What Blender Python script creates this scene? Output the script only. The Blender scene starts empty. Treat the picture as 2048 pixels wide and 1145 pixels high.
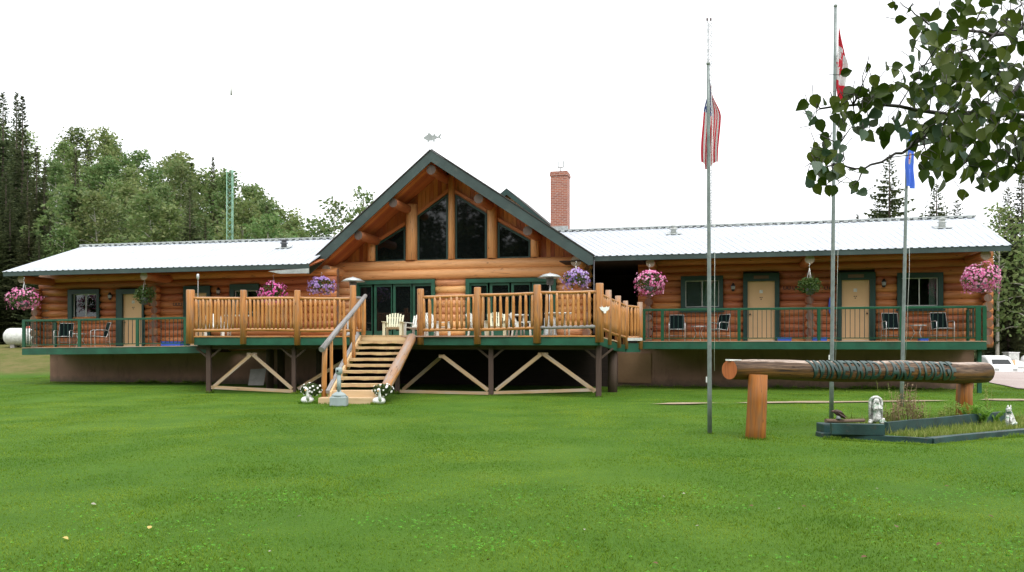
import bpy, bmesh, math, random
import numpy as np
from mathutils import Vector, Matrix, noise
R = math.radians
random.seed(11)
RNG = np.random.default_rng(5)
SC = bpy.context.scene
COL = SC.collection
V = Vector
F, HY, ZC = 1594.0, 685.0, 1.6          # lens in photo pixels, horizon row, eye height


def at(x, y, d):
    return V(((x - 1024) / F * d, d, ZC + (HY - y) / F * d))


def gd(y, z=0.0):
    """distance of a ground point seen on row y"""
    return (ZC - z) * F / (y - HY)


def gat(x, y, z=0.0):
    d = gd(y, z)
    return V(((x - 1024) / F * d, d, z))


class Frame:
    """a vertical plane the building follows: s along it, k away from the viewer, z up"""
    def __init__(s, deg, c, slope=0.0, sref=0.0):
        s.th = R(deg)
        s.a, s.c = math.tan(s.th), c
        s.u = V((math.cos(s.th), -math.sin(s.th), 0))
        s.n = V((math.sin(s.th), math.cos(s.th), 0))
        s.o = s.n * (c * math.cos(s.th))
        s.slope, s.sref = slope, sref

    def P(s, S, k, z):
        return s.o + s.u * S + s.n * k + V((0, 0, z + s.slope * (S - s.sref)))

    def hit(s, x, y, k=0.0):
        t = (x - 1024) / F
        d = (s.c + k / math.cos(s.th)) / (1 + s.a * t)
        return at(x, y, d)

    def sx(s, x, k=0.0):
        return s.u.dot(s.hit(x, HY, k))

    def zy(s, x, y, k=0.0):
        return s.hit(x, y, k).z


class MB:
    def __init__(s):
        s.v, s.f, s.uv, s.m, s.sm = [], [], [], [], []

    def face(s, pts, uv=None, mat=0, smooth=False):
        i = len(s.v)
        s.v += [tuple(p) for p in pts]
        s.f.append(list(range(i, i + len(pts))))
        s.uv.append(uv or [(0, 0)] * len(pts))
        s.m.append(mat)
        s.sm.append(smooth)

    def box8(s, c, mat=0):
        """c: 8 corners, index bits x,y,z"""
        i = len(s.v)
        s.v += [tuple(p) for p in c]
        cx = (V(c[1]) - V(c[0])).length
        cy = (V(c[2]) - V(c[0])).length
        cz = (V(c[4]) - V(c[0])).length
        L = (cx, cy, cz)
        o = (random.random() * 9, random.random() * 9)
        for q, (a, b) in (((0, 4, 6, 2), (1, 2)), ((1, 3, 7, 5), (1, 2)), ((0, 1, 5, 4), (0, 2)), ((2, 6, 7, 3), (0, 2)),
                          ((0, 2, 3, 1), (0, 1)), ((4, 5, 7, 6), (0, 1))):
            uvs = []
            for k in q:
                bits = (k & 1, (k >> 1) & 1, (k >> 2) & 1)
                p = (bits[a] * L[a], bits[b] * L[b])
                if L[b] > L[a]:
                    p = (p[1], p[0])
                uvs.append((p[0] + o[0], p[1] + o[1]))
            s.f.append([i + k for k in q])
            s.uv.append(uvs)
            s.m.append(mat)
            s.sm.append(False)

    def obox(s, c, ax, ay, az, mat=0):
        """centre + half axes"""
        c = V(c)
        s.box8([c + ax * (1 if k & 1 else -1) + ay * (1 if k & 2 else -1) + az * (1 if k & 4 else -1) for k in range(8)], mat)

    def box(s, x0, x1, y0, y1, z0, z1, mat=0):
        s.box8([(x1 if k & 1 else x0, y1 if k & 2 else y0, z1 if k & 4 else z0) for k in range(8)], mat)

    def fbox(s, fr, s0, s1, k0, k1, z0, z1, mat=0, flat=False):
        sm = (s0 + s1) / 2
        pts = []
        for k in range(8):
            S = s1 if k & 1 else s0
            p = fr.P(S, k1 if k & 2 else k0, z1 if k & 4 else z0)
            if flat:
                p.z -= fr.slope * (S - fr.sref)
            pts.append(p)
        s.box8(pts, mat)

    def beam(s, p0, p1, w, h, mat=0, up=V((0, 0, 1))):
        p0, p1 = V(p0), V(p1)
        d = (p1 - p0)
        l = d.length
        d.normalize()
        side = d.cross(up)
        if side.length < 1e-4:
            side = d.cross(V((1, 0, 0)))
        side.normalize()
        u2 = side.cross(d).normalized()
        s.obox((p0 + p1) / 2, d * l / 2, side * w / 2, u2 * h / 2, mat)

    def path(s, pts, rad, n=10, mat=0, cap=True, capmat=None, wob=0.0, smooth=True):
        pts = [V(p) for p in pts]
        if not hasattr(rad, '__len__'):
            rad = [rad] * len(pts)
        o = (random.random() * 50, random.random() * 50)
        base = len(s.v)
        L = 0
        ls = []
        ref = None
        ph = random.random() * 9
        for i, p in enumerate(pts):
            t = (pts[min(i + 1, len(pts) - 1)] - pts[max(i - 1, 0)])
            t.normalize()
            if ref is None:
                ref = V((0, 0, 1)) if abs(t.z) < 0.9 else V((0, 1, 0))
            a = (ref - t * ref.dot(t))
            if a.length < 1e-4:
                a = t.orthogonal()
            a.normalize()
            b = t.cross(a)
            ref = a
            if i:
                L += (p - pts[i - 1]).length
            ls.append(L)
            for j in range(n):
                an = 2 * math.pi * j / n + math.pi / n
                r = rad[i] * (1 + (wob * noise.noise((L * 1.7 + ph, math.cos(an) * .8, math.sin(an) * .8 + ph)) if wob else 0))
                s.v.append(tuple(p + (a * math.cos(an) + b * math.sin(an)) * r))
        rm = sum(rad) / len(rad)
        for i in range(len(pts) - 1):
            for j in range(n):
                j2 = (j + 1) % n
                s.f.append([base + i * n + j, base + i * n + j2, base + (i + 1) * n + j2, base + (i + 1) * n + j])
                v0, v1 = rm * 2 * math.pi * j / n, rm * 2 * math.pi * (j + 1) / n
                s.uv.append([(ls[i] + o[0], v0 + o[1]), (ls[i] + o[0], v1 + o[1]), (ls[i + 1] + o[0], v1 + o[1]), (ls[i + 1] + o[0], v0 + o[1])])
                s.m.append(mat)
                s.sm.append(smooth)
        if cap:
            for ring, rev in ((0, True), (len(pts) - 1, False)):
                idx = [base + ring * n + j for j in range(n)]
                if rev:
                    idx = idx[::-1]
                s.f.append(idx)
                s.uv.append([(o[0] + 0.4 * rm * math.cos(6.283 * j / n), o[1] + rm * math.sin(6.283 * j / n)) for j in range(n)])
                s.m.append(mat if capmat is None else capmat)
                s.sm.append(False)

    def tube(s, p0, p1, r0, r1=None, n=10, seg=1, mat=0, capmat=None, wob=0.0, bow=0.0):
        p0, p1 = V(p0), V(p1)
        r1 = r0 if r1 is None else r1
        b = V((random.uniform(-1, 1), random.uniform(-1, 1), random.uniform(-1, 1))) * bow
        pts = [p0.lerp(p1, i / seg) + b * math.sin(math.pi * i / seg) for i in range(seg + 1)]
        s.path(pts, [r0 + (r1 - r0) * i / seg for i in range(seg + 1)], n, mat, True, capmat, wob)

    def prism(s, poly, ext, mat=0):
        """poly: list of Vectors (a flat outline), pushed along ext"""
        poly = [V(p) for p in poly]
        ext = V(ext)
        e0 = (poly[1] - poly[0]).normalized()
        nn = ext.normalized()
        e1 = nn.cross(e0)
        U = lambda p: ((p - poly[0]).dot(e0), (p - poly[0]).dot(e1))
        q = [p + ext for p in poly]
        s.face(poly[::-1], [U(p) for p in poly[::-1]], mat)
        s.face(q, [U(p) for p in q], mat)
        for i in range(len(poly)):
            j = (i + 1) % len(poly)
            l = (poly[j] - poly[i]).length
            s.face([poly[i], poly[j], q[j], q[i]], [(0, 0), (l, 0), (l, ext.length), (0, ext.length)], mat)

    def lathe(s, prof, n=16, c=(0, 0, 0), mat=0, sx=1, sy=1):
        c = V(c)
        base = len(s.v)
        for (r, z) in prof:
            for j in range(n):
                an = 2 * math.pi * j / n
                s.v.append((c.x + r * math.cos(an) * sx, c.y + r * math.sin(an) * sy, c.z + z))
        for i in range(len(prof) - 1):
            for j in range(n):
                j2 = (j + 1) % n
                s.f.append([base + i * n + j, base + i * n + j2, base + (i + 1) * n + j2, base + (i + 1) * n + j])
                s.uv.append([(j / n, i), (j / n + 1 / n, i), (j / n + 1 / n, i + 1), (j / n, i + 1)])
                s.m.append(mat)
                s.sm.append(True)
        for ring, rev in ((0, True), (len(prof) - 1, False)):
            if prof[ring][0] > 1e-4:
                idx = [base + ring * n + j for j in range(n)]
                s.f.append(idx[::-1] if rev else idx)
                s.uv.append([(0, 0)] * n)
                s.m.append(mat)
                s.sm.append(False)

    def blob(s, c, rx, ry, rz, n=10, m=7, mat=0, rot=None, wob=0.0):
        c = V(c)
        base = len(s.v)
        ph = random.random() * 9
        for i in range(m + 1):
            t = math.pi * i / m
            for j in range(n):
                an = 2 * math.pi * j / n
                p = V((math.sin(t) * math.cos(an), math.sin(t) * math.sin(an), -math.cos(t)))
                w = 1 + (wob * noise.noise(p * 1.6 + V((ph, ph, 0))) if wob else 0)
                p = V((p.x * rx, p.y * ry, p.z * rz)) * w
                if rot is not None:
                    p = rot @ p
                s.v.append(tuple(c + p))
        for i in range(m):
            for j in range(n):
                j2 = (j + 1) % n
                s.f.append([base + i * n + j, base + i * n + j2, base + (i + 1) * n + j2, base + (i + 1) * n + j])
                s.uv.append([(0, 0)] * 4)
                s.m.append(mat)
                s.sm.append(True)

    def mesh(s, name, mats, org=V((0, 0, 0))):
        me = bpy.data.meshes.new(name)
        me.from_pydata([(p[0] - org.x, p[1] - org.y, p[2] - org.z) for p in s.v], [], s.f)
        ul = me.uv_layers.new(name='UVMap')
        flat = [c for f in s.uv for uv in f for c in uv]
        ul.data.foreach_set('uv', flat)
        me.polygons.foreach_set('material_index', s.m)
        me.polygons.foreach_set('use_smooth', s.sm)
        for m in (mats if isinstance(mats, (list, tuple)) else [mats]):
            me.materials.append(m)
        me.update()
        return me

    def build(s, name, mats, parent=None, label=None, bevel=0.0, local=False):
        """ONE object from what was collected; world coordinates unless the thing is built at the origin"""
        if parent is not None:
            org = ORG.get(parent.name, V((0, 0, 0)))
        elif local:
            org = V((0, 0, 0))
        else:
            a = np.array(s.v)
            org = V(((a[:, 0].min() + a[:, 0].max()) / 2, (a[:, 1].min() + a[:, 1].max()) / 2, a[:, 2].min()))
        o = bpy.data.objects.new(name, s.mesh(name, mats, org))
        COL.objects.link(o)
        if parent is not None:
            o.parent = parent
            ORG[o.name] = org
        else:
            o.location = org
            ORG[o.name] = org
        if label:
            o['label'] = label
        if bevel:
            b = o.modifiers.new('bevel', 'BEVEL')
            b.width, b.segments, b.limit_method = bevel, 2, 'ANGLE'
        return o


ORG = {}


def tag(o, label=None, cat=None, group=None, kind=None):
    for k, v in (('label', label), ('category', cat), ('group', group), ('kind', kind)):
        if v:
            o[k] = v
    return o


def thing(name, label, cat, loc=(0, 0, 0), rz=0.0, group=None):
    o = bpy.data.objects.new(name, None)
    o.empty_display_size = .2
    o.location = loc
    o.rotation_euler = (0, 0, rz)
    COL.objects.link(o)
    ORG[o.name] = V(loc)
    return tag(o, label, cat, group)


def put(name, me, parent, loc=(0, 0, 0), rot=(0, 0, 0), sc=(1, 1, 1)):
    """one more object on shared mesh data; loc in world coordinates"""
    o = bpy.data.objects.new(name, me)
    COL.objects.link(o)
    org = ORG.get(parent.name, V((0, 0, 0))) if parent is not None else V((0, 0, 0))
    o.location = V(loc) - org
    o.rotation_euler = rot
    o.scale = sc
    if parent is not None:
        o.parent = parent
        ORG[o.name] = org
    return o


def dup(root, loc, rz=0.0, label=None, group=None, sc=None):
    r = root.copy()
    COL.objects.link(r)
    r.location = loc
    r.rotation_euler = (0, 0, rz)
    if sc:
        r.scale = (sc, sc, sc) if not hasattr(sc, '__len__') else sc
    if label:
        r['label'] = label
    if group:
        r['group'] = group
    for ch in list(root.children):
        c = ch.copy()
        COL.objects.link(c)
        c.parent = r
        for g in list(ch.children):
            d = g.copy()
            COL.objects.link(d)
            d.parent = c
    return r


# ---------------------------------------------------------------- materials
class NT:
    def __init__(s, name):
        s.mat = bpy.data.materials.new(name)
        s.mat.use_nodes = True
        s.t = s.mat.node_tree
        s.n = s.t.nodes
        s.b = s.n['Principled BSDF']

    def new(s, typ, **kw):
        nd = s.n.new(typ)
        for k, v in kw.items():
            if k in nd.inputs:
                nd.inputs[k].default_value = v
            else:
                setattr(nd, k, v)
        return nd

    def l(s, a, b):
        s.t.links.new(a, b)

    def coord(s, kind='Object', scale=(1, 1, 1)):
        c = s.new('ShaderNodeTexCoord')
        m = s.new('ShaderNodeMapping')
        m.inputs['Scale'].default_value = scale
        s.l(c.outputs[kind], m.inputs['Vector'])
        return m.outputs['Vector']

    def noise(s, vec, scale, detail=4, rough=.55, dist=0.0):
        nd = s.new('ShaderNodeTexNoise')
        nd.inputs['Scale'].default_value = scale
        nd.inputs['Detail'].default_value = detail
        nd.inputs['Roughness'].default_value = rough
        nd.inputs['Distortion'].default_value = dist
        if vec is not None:
            s.l(vec, nd.inputs['Vector'])
        return nd.outputs['Fac']

    def ramp(s, fac, stops):
        r = s.new('ShaderNodeValToRGB')
        e = r.color_ramp.elements
        while len(e) > 1:
            e.remove(e[-1])
        e[0].position = stops[0][0]
        c = stops[0][1]
        e[0].color = (*c, 1) if hasattr(c, '__len__') else (c, c, c, 1)
        for p, c in stops[1:]:
            x = e.new(p)
            x.color = (*c, 1) if hasattr(c, '__len__') else (c, c, c, 1)
        s.l(fac, r.inputs['Fac'])
        return r.outputs['Color']

    def mix(s, fac, a, b, typ='MIX'):
        m = s.new('ShaderNodeMix', data_type='RGBA', blend_type=typ)
        for sock, val in ((m.inputs[0], fac), (m.inputs[6], a), (m.inputs[7], b)):
            if isinstance(val, (int, float)):
                sock.default_value = val if sock.type == 'VALUE' else (val, val, val, 1)
            elif isinstance(val, (tuple, list)):
                sock.default_value = (*val, 1) if len(val) == 3 else val
            else:
                s.l(val, sock)
        return m.outputs[2]

    def math(s, op, a, b=0.0, clamp=False):
        m = s.new('ShaderNodeMath', operation=op, use_clamp=clamp)
        for sock, val in ((m.inputs[0], a), (m.inputs[1], b)):
            if isinstance(val, (int, float)):
                sock.default_value = val
            else:
                s.l(val, sock)
        return m.outputs[0]

    def bump(s, h, strength=.3, dist=.02):
        b = s.new('ShaderNodeBump')
        b.inputs['Strength'].default_value = strength
        b.inputs['Distance'].default_value = dist
        s.l(h, b.inputs['Height'])
        s.l(b.outputs['Normal'], s.b.inputs['Normal'])

    def island(s):
        return s.new('ShaderNodeNewGeometry').outputs['Random Per Island']

    def done(s, col=None, rough=.6, metal=0.0, spec=.5):
        if col is not None:
            if isinstance(col, (tuple, list)):
                s.b.inputs['Base Color'].default_value = (*col, 1)
            else:
                s.l(col, s.b.inputs['Base Color'])
        if isinstance(rough, (int, float)):
            s.b.inputs['Roughness'].default_value = rough
        else:
            s.l(rough, s.b.inputs['Roughness'])
        s.b.inputs['Metallic'].default_value = metal
        s.b.inputs['Specular IOR Level'].default_value = spec
        return s.mat


def paint(name, col, rough=.5, var=.25, scale=3.0, metal=0.0, bump=.0, dirt=None, spec=.5):
    t = NT(name)
    v = t.coord('Object')
    f = t.noise(v, scale, 5, .6)
    c = t.mix(t.ramp(f, [(.3, 0.0), (.7, 1.0)]), tuple(x * (1 - var) for x in col), tuple(min(1, x * (1 + var * .6)) for x in col))
    if dirt:
        f2 = t.noise(v, scale * 2.3, 6, .7)
        c = t.mix(t.ramp(f2, [(.56, 0.0), (.72, .8)]), c, dirt)
    if bump:
        t.bump(t.noise(v, scale * 12, 4), bump, .01)
    return t.done(c, rough, metal, spec)


def wood(name, light, mid, dark, gray=None, grayamt=0.0, knots=.5, rough=.5, grain=1.0, islevar=.3, top=0.0, topcol=(.3, .27, .24), bump=.35, spec=.4, check=.0):
    """grain runs along U (metres)"""
    t = NT(name)
    v = t.coord('UV', (1.2 * grain, 26 * grain, 1))
    f = t.noise(v, 1.0, 6, .62, .6)
    big = t.noise(t.coord('UV', (.9, 3.5, 1)), 1.0, 3)
    c = t.ramp(f, [(.28, dark), (.47, mid), (.72, light)])
    c = t.mix(t.ramp(big, [(.35, 0.0), (.7, .55)]), c, mid)
    isl = t.island()
    hs = t.new('ShaderNodeHueSaturation')
    t.l(t.math('ADD', t.math('MULTIPLY', isl, islevar * 2), 1 - islevar), hs.inputs['Value'])
    t.l(t.math('ADD', t.math('MULTIPLY', isl, .025), .488), hs.inputs['Hue'])
    t.l(c, hs.inputs['Color'])
    c = hs.outputs['Color']
    if knots:
        vo = t.new('ShaderNodeTexVoronoi')
        t.l(t.coord('UV', (1.3, 3.6, 1)), vo.inputs['Vector'])
        vo.inputs['Scale'].default_value = 1.5
        vo.inputs['Randomness'].default_value = 1.0
        k = t.ramp(vo.outputs['Distance'], [(.045, knots), (.11, 0.0)])
        c = t.mix(k, c, tuple(x * .28 for x in dark))
    if gray:
        g = t.noise(t.coord('UV', (.8, 7, 1)), 1.3, 5, .65)
        lo = .72 - grayamt * .5
        c = t.mix(t.ramp(g, [(lo - .08, 0.0), (lo + .12, .9)]), c, gray)
    if top:
        ge = t.new('ShaderNodeNewGeometry')
        sp = t.new('ShaderNodeSeparateXYZ')
        t.l(ge.outputs['Normal'], sp.inputs[0])
        nz = t.math('ADD', sp.outputs['Z'], t.math('MULTIPLY', t.math('SUBTRACT', t.noise(t.coord('UV', (1.2, 9, 1)), 1.2, 5), .5), .9))
        c = t.mix(t.ramp(nz, [(.35, 0.0), (.75, top)]), c, topcol)
    if check:
        ck = t.noise(t.coord('UV', (.55, 17, 1)), 1.0, 2, .4, .3)
        band = t.ramp(ck, [(.488, 0.0), (.499, check), (.503, check), (.514, 0.0)])
        wh = t.noise(t.coord('UV', (.5, 2.2, 1)), 1.0, 2)
        c = t.mix(t.math('MULTIPLY', band, t.ramp(wh, [(.48, 0.0), (.56, 1.0)])), c, tuple(x * .12 for x in dark))
    t.bump(f, bump, .008)
    return t.done(c, rough, 0.0, spec)


M = {}
M['log'] = wood('shaded_varnished_log', (.54, .205, .080), (.42, .143, .050), (.21, .064, .022), gray=(.24, .11, .06), grayamt=.12, knots=.8, rough=.5, islevar=.26, check=.85)  # wing logs darker than the gable's: eave shade put into the tone
M['log_light'] = wood('honey_log', (.74, .40, .19), (.63, .31, .13), (.40, .16, .06), gray=(.36, .17, .08), grayamt=.06, knots=.95, rough=.45, islevar=.18, check=.8)
M['log_end'] = wood('log_end_grain', (.26, .115, .06), (.19, .08, .042), (.09, .042, .024), gray=(.20, .155, .13), grayamt=.4, knots=0, rough=.75)
M['log_end_pale'] = wood('weathered_log_end', (.42, .34, .27), (.33, .255, .19), (.19, .13, .09), knots=0, rough=.8)
M['soffit'] = wood('soffit_board', (.56, .20, .072), (.45, .145, .046), (.26, .078, .024), knots=.6, rough=.5, islevar=.3)
M['purlin'] = wood('purlin_log_wood', (.34, .11, .04), (.26, .08, .026), (.17, .05, .016), knots=.6, rough=.55, check=.8)
M['purlin_end'] = wood('purlin_end_grain', (.115, .085, .07), (.085, .06, .05), (.045, .033, .028), knots=0, rough=.85)
M['board'] = wood('gable_board', (.50, .18, .066), (.40, .125, .040), (.24, .068, .02), knots=.6, rough=.5, islevar=.3)
M['rail'] = wood('peeled_rail_wood', (.56, .27, .080), (.43, .175, .044), (.19, .066, .016), gray=(.30, .19, .11), grayamt=.28, knots=.85, rough=.6, islevar=.36, top=.6, topcol=(.40, .29, .20), check=.7)
M['post'] = wood('peeled_post_wood', (.52, .24, .068), (.39, .150, .038), (.17, .058, .015), gray=(.26, .15, .085), grayamt=.34, knots=.95, rough=.6, islevar=.25, top=.8, topcol=(.33, .26, .21), check=.9)
M['old_rail'] = wood('grey_handrail_wood', (.31, .305, .30), (.23, .22, .215), (.12, .11, .10), gray=(.28, .19, .11), grayamt=.15, knots=.5, rough=.75, check=.8)
M['stringer'] = wood('stair_log', (.54, .26, .09), (.42, .18, .054), (.20, .08, .026), gray=(.34, .29, .26), grayamt=.42, knots=.9, rough=.6, top=.55, topcol=(.26, .21, .18), check=.9)
M['tread'] = wood('painted_tread', (.62, .47, .285), (.55, .40, .225), (.40, .27, .14), knots=.25, rough=.6, islevar=.08)
M['floor'] = wood('deck_board', (.50, .33, .22), (.40, .25, .16), (.25, .15, .09), gray=(.42, .36, .31), grayamt=.3, knots=.4, rough=.55, islevar=.25)
M['brace'] = wood('brace_wood', (.46, .32, .19), (.36, .23, .12), (.19, .11, .05), gray=(.36, .30, .25), grayamt=.4, knots=.6, rough=.8)
M['brown_post'] = wood('brown_stained_post', (.10, .065, .048), (.075, .046, .034), (.04, .024, .018), knots=.3, rough=.75)
M['sign_log'] = wood('sign_log_wood', (.40, .22, .085), (.25, .115, .03), (.08, .038, .014), gray=(.30, .20, .12), grayamt=.35, knots=.6, rough=.65, top=1.0, topcol=(.46, .38, .32), bump=.7)
M['sign_end'] = wood('sign_log_end', (.50, .15, .045), (.40, .105, .03), (.22, .055, .02), knots=0, rough=.7)
M['sign_post'] = wood('sign_post_wood', (.38, .135, .018), (.28, .086, .010), (.09, .025, .005), gray=(.17, .09, .04), grayamt=.36, knots=1.0, rough=.65, bump=.7, check=.95)
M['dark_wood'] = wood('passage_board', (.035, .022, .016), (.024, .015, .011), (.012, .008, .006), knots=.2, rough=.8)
M['rough_log'] = wood('bare_log', (.20, .14, .10), (.13, .085, .06), (.06, .04, .03), knots=.4, rough=.85)
M['green'] = paint('green_trim_paint', (.012, .085, .048), .45, .35, 2.0, dirt=(.03, .06, .045))
M['fascia'] = paint('slate_green_fascia_paint', (.036, .060, .056), .5, .3, 1.6, dirt=(.07, .085, .075))
M['frame'] = paint('dark_green_frame_paint', (.010, .042, .034), .45, .3, 2.5)
M['bed_paint'] = paint('blue_green_timber_paint', (.015, .052, .050), .5, .5, 3.0, bump=.4, dirt=(.07, .05, .035))
M['railing'] = paint('green_metal_paint', (.009, .075, .036), .35, .25, 3.0)
M['tan'] = paint('tan_door_paint', (.66, .43, .225), .55, .08, 1.2)
M['beige'] = paint('beige_stringer_paint', (.62, .44, .24), .6, .12, 3.0)
M['stucco'] = paint('brown_stucco', (.215, .115, .078), .9, .22, 1.4, bump=.3, dirt=(.13, .075, .05))
M['panel'] = paint('plywood_panel', (.27, .16, .085), .85, .2, 1.5)
M['white'] = paint('white_paint', (.80, .80, .78), .45, .06, 3.0)
M['dull_white'] = paint('weathered_white_paint', (.58, .59, .56), .5, .25, 6.0, dirt=(.24, .30, .24))
M['cream'] = paint('cream_resin', (.58, .57, .40), .5, .05, 2.0)
M['resin'] = paint('white_resin', (.62, .63, .58), .5, .05, 2.0)
M['grey'] = paint('grey_metal', (.34, .36, .36), .45, .15, 4.0)
M['bin_grey'] = paint('grey_green_plastic', (.30, .36, .36), .5, .15, 4.0)
M['pole'] = paint('dull_galvanised_pole', (.20, .235, .225), .45, .3, 5.0, metal=.25)
M['galv'] = paint('galvanised_metal', (.47, .50, .49), .38, .25, 8.0, metal=.5)
M['silver'] = paint('silver_tube', (.62, .63, .62), .3, .08, 4.0, metal=.6)
M['sling'] = paint('dark_teal_sling', (.007, .013, .014), .95, .2, 20.0, spec=.05)
M['black'] = paint('black_metal', (.012, .012, .012), .45, .2, 5.0)
M['dark_metal'] = paint('dark_flue_metal', (.10, .10, .11), .5, .3, 6.0)
M['blue'] = paint('blue_plastic', (.03, .09, .50), .45, .12, 4.0)
M['red'] = paint('faded_red_paint', (.55, .10, .06), .5, .2, 4.0)
M['bronze'] = paint('weathered_bronze', (.075, .038, .03), .6, .4, 9.0)
M['terracotta'] = paint('terracotta', (.42, .16, .075), .8, .2, 8.0)
M['orange'] = paint('orange_beak', (.55, .30, .10), .5, .1, 5.0)
M['asphalt'] = paint('old_concrete', (.32, .30, .28), .9, .25, 3.0, bump=.4)
M['rubber'] = paint('tyre_rubber', (.02, .02, .02), .8, .2, 5.0)


def leafmat(name, c1, c2, c3, rough=.5, trans=.25, objvar=.0, spec=.3):
    t = NT(name)
    i = t.island()
    c = t.ramp(i, [(0.0, c1), (.5, c2), (1.0, c3)])
    if objvar:
        oi = t.new('ShaderNodeObjectInfo')
        hs = t.new('ShaderNodeHueSaturation')
        t.l(t.math('ADD', t.math('MULTIPLY', oi.outputs['Random'], .05), .475), hs.inputs['Hue'])
        rnd2 = t.math('FRACT', t.math('MULTIPLY', oi.outputs['Random'], 7.31))
        t.l(t.math('ADD', t.math('MULTIPLY', rnd2, objvar * 2), 1 - objvar), hs.inputs['Value'])
        t.l(c, hs.inputs['Color'])
        c = hs.outputs['Color']
    t.done(c, rough, 0.0, spec)
    if trans:
        tr = t.new('ShaderNodeBsdfTranslucent')
        t.l(c, tr.inputs['Color'])
        mx = t.new('ShaderNodeMixShader')
        mx.inputs[0].default_value = trans
        t.l(t.b.outputs[0], mx.inputs[1])
        t.l(tr.outputs[0], mx.inputs[2])
        t.l(mx.outputs[0], t.n['Material Output'].inputs['Surface'])
    return t.mat


M['aspen'] = leafmat('aspen_foliage', (.100, .170, .050), (.155, .225, .070), (.225, .265, .105), objvar=.22, trans=.45)  # lightened: thin haze over the far trees is put into the leaf colour
M['spruce'] = leafmat('spruce_needles', (.060, .080, .038), (.092, .112, .050), (.130, .148, .066), rough=.8, trans=.30, objvar=.22, spec=.15)  # needles lightened as well, haze put into their colour
M['bark_pale'] = paint('aspen_bark', (.42, .40, .33), .8, .3, 5.0, dirt=(.07, .06, .05))
M['bark'] = paint('spruce_bark', (.10, .075, .06), .9, .3, 6.0)
M['twig'] = paint('wet_twig_bark', (.030, .022, .018), .6, .4, 20.0)
M['near_leaf'] = leafmat('near_aspen_leaf', (.022, .044, .004), (.040, .070, .006), (.082, .108, .013), rough=.45, trans=.30, spec=.2)
M['leaf_back'] = leafmat('pale_leaf_underside', (.05, .09, .055), (.09, .14, .09), (.16, .20, .16), rough=.6, trans=.15, spec=.2)
M['basket_green'] = leafmat('basket_foliage', (.030, .065, .012), (.055, .10, .02), (.09, .135, .032), trans=.3)
M['pink'] = leafmat('pink_petal', (.62, .10, .30), (.74, .22, .44), (.85, .50, .66), trans=.3)
M['magenta'] = leafmat('magenta_petal', (.62, .05, .30), (.72, .12, .42), (.82, .36, .58), trans=.3)
M['purple'] = leafmat('purple_petal', (.24, .14, .44), (.38, .24, .56), (.58, .46, .68), trans=.3)
M['white_petal'] = leafmat('white_petal', (.75, .75, .72), (.82, .82, .8), (.85, .85, .8), trans=.2)
M['yellow_petal'] = leafmat('yellow_petal', (.7, .5, .03), (.75, .55, .05), (.8, .6, .08), trans=.2)
M['fern'] = leafmat('fresh_fern', (.09, .21, .015), (.13, .28, .022), (.19, .34, .04), trans=.35)
M['dry'] = leafmat('dry_stalk', (.16, .10, .05), (.22, .15, .08), (.30, .22, .12), trans=.1)
M['weed'] = leafmat('weed_grass', (.13, .20, .025), (.20, .26, .045), (.32, .33, .10), trans=.3)


def glass():
    t = NT('window_glass')
    n = t.n
    tr = t.new('ShaderNodeBsdfTransparent')
    tr.inputs[0].default_value = (.75, .82, .80, 1)
    gl = t.new('ShaderNodeBsdfGlossy')
    gl.inputs['Roughness'].default_value = .02
    gl.inputs['Color'].default_value = (.95, 1, .98, 1)
    fr = t.new('ShaderNodeFresnel')
    fr.inputs['IOR'].default_value = 1.75
    mx = t.new('ShaderNodeMixShader')
    t.l(fr.outputs[0], mx.inputs[0])
    t.l(tr.outputs[0], mx.inputs[1])
    t.l(gl.outputs[0], mx.inputs[2])
    t.l(mx.outputs[0], n['Material Output'].inputs['Surface'])
    return t.mat


M['glass'] = glass()
t = NT('dark_room_glass')
vv = t.coord('Object')
t.bump(t.noise(vv, 1.2, 2), .03, .02)
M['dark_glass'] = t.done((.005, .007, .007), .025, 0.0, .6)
M['curtain'] = paint('pale_curtain', (.50, .60, .52), .85, .1, 4.0)
M['screen'] = paint('grey_insect_screen', (.20, .20, .20), .8, .1, 4.0)
M['room'] = paint('dim_room_wall', (.10, .09, .08), .9, .1, 2.0)

t = NT('white_metal_roofing')
v = t.coord('Object', (1, 1, 1))
f = t.noise(v, 1.1, 5, .65)
c = t.mix(t.ramp(f, [(.35, 0.0), (.7, 1.0)]), (.40, .43, .475), (.50, .53, .57))
f2 = t.noise(t.coord('Object', (6, 1.2, 1.2)), 1.5, 5, .7)
c = t.mix(t.ramp(f2, [(.66, 0.0), (.76, .55)]), c, (.30, .32, .35))
M['roof'] = t.done(c, .5, .0, .3)

t = NT('brown_shingles')
f = t.noise(t.coord('Object'), 8, 4)
M['shingle'] = t.done(t.ramp(f, [(.3, (.03, .028, .026)), (.7, (.07, .062, .055))]), .9)

t = NT('chimney_brick')
v = t.coord('UV')
br = t.new('ShaderNodeTexBrick')
br.offset = .5
t.l(v, br.inputs['Vector'])
br.inputs['Scale'].default_value = 1.0
br.inputs['Brick Width'].default_value = .21
br.inputs['Row Height'].default_value = .075
br.inputs['Mortar Size'].default_value = .009
br.inputs['Mortar Smooth'].default_value = .3
br.inputs['Bias'].default_value = -.1
br.inputs['Color1'].default_value = (.36, .12, .07, 1)
br.inputs['Color2'].default_value = (.24, .08, .055, 1)
br.inputs['Mortar'].default_value = (.42, .33, .28, 1)
f = t.noise(v, 9, 5, .7)
c = t.mix(t.ramp(f, [(.63, 0.0), (.67, .9)]), br.outputs['Color'], (.75, .70, .66))
t.bump(br.outputs['Fac'], -.4, .01)
M['brick'] = t.done(c, .85)

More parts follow.
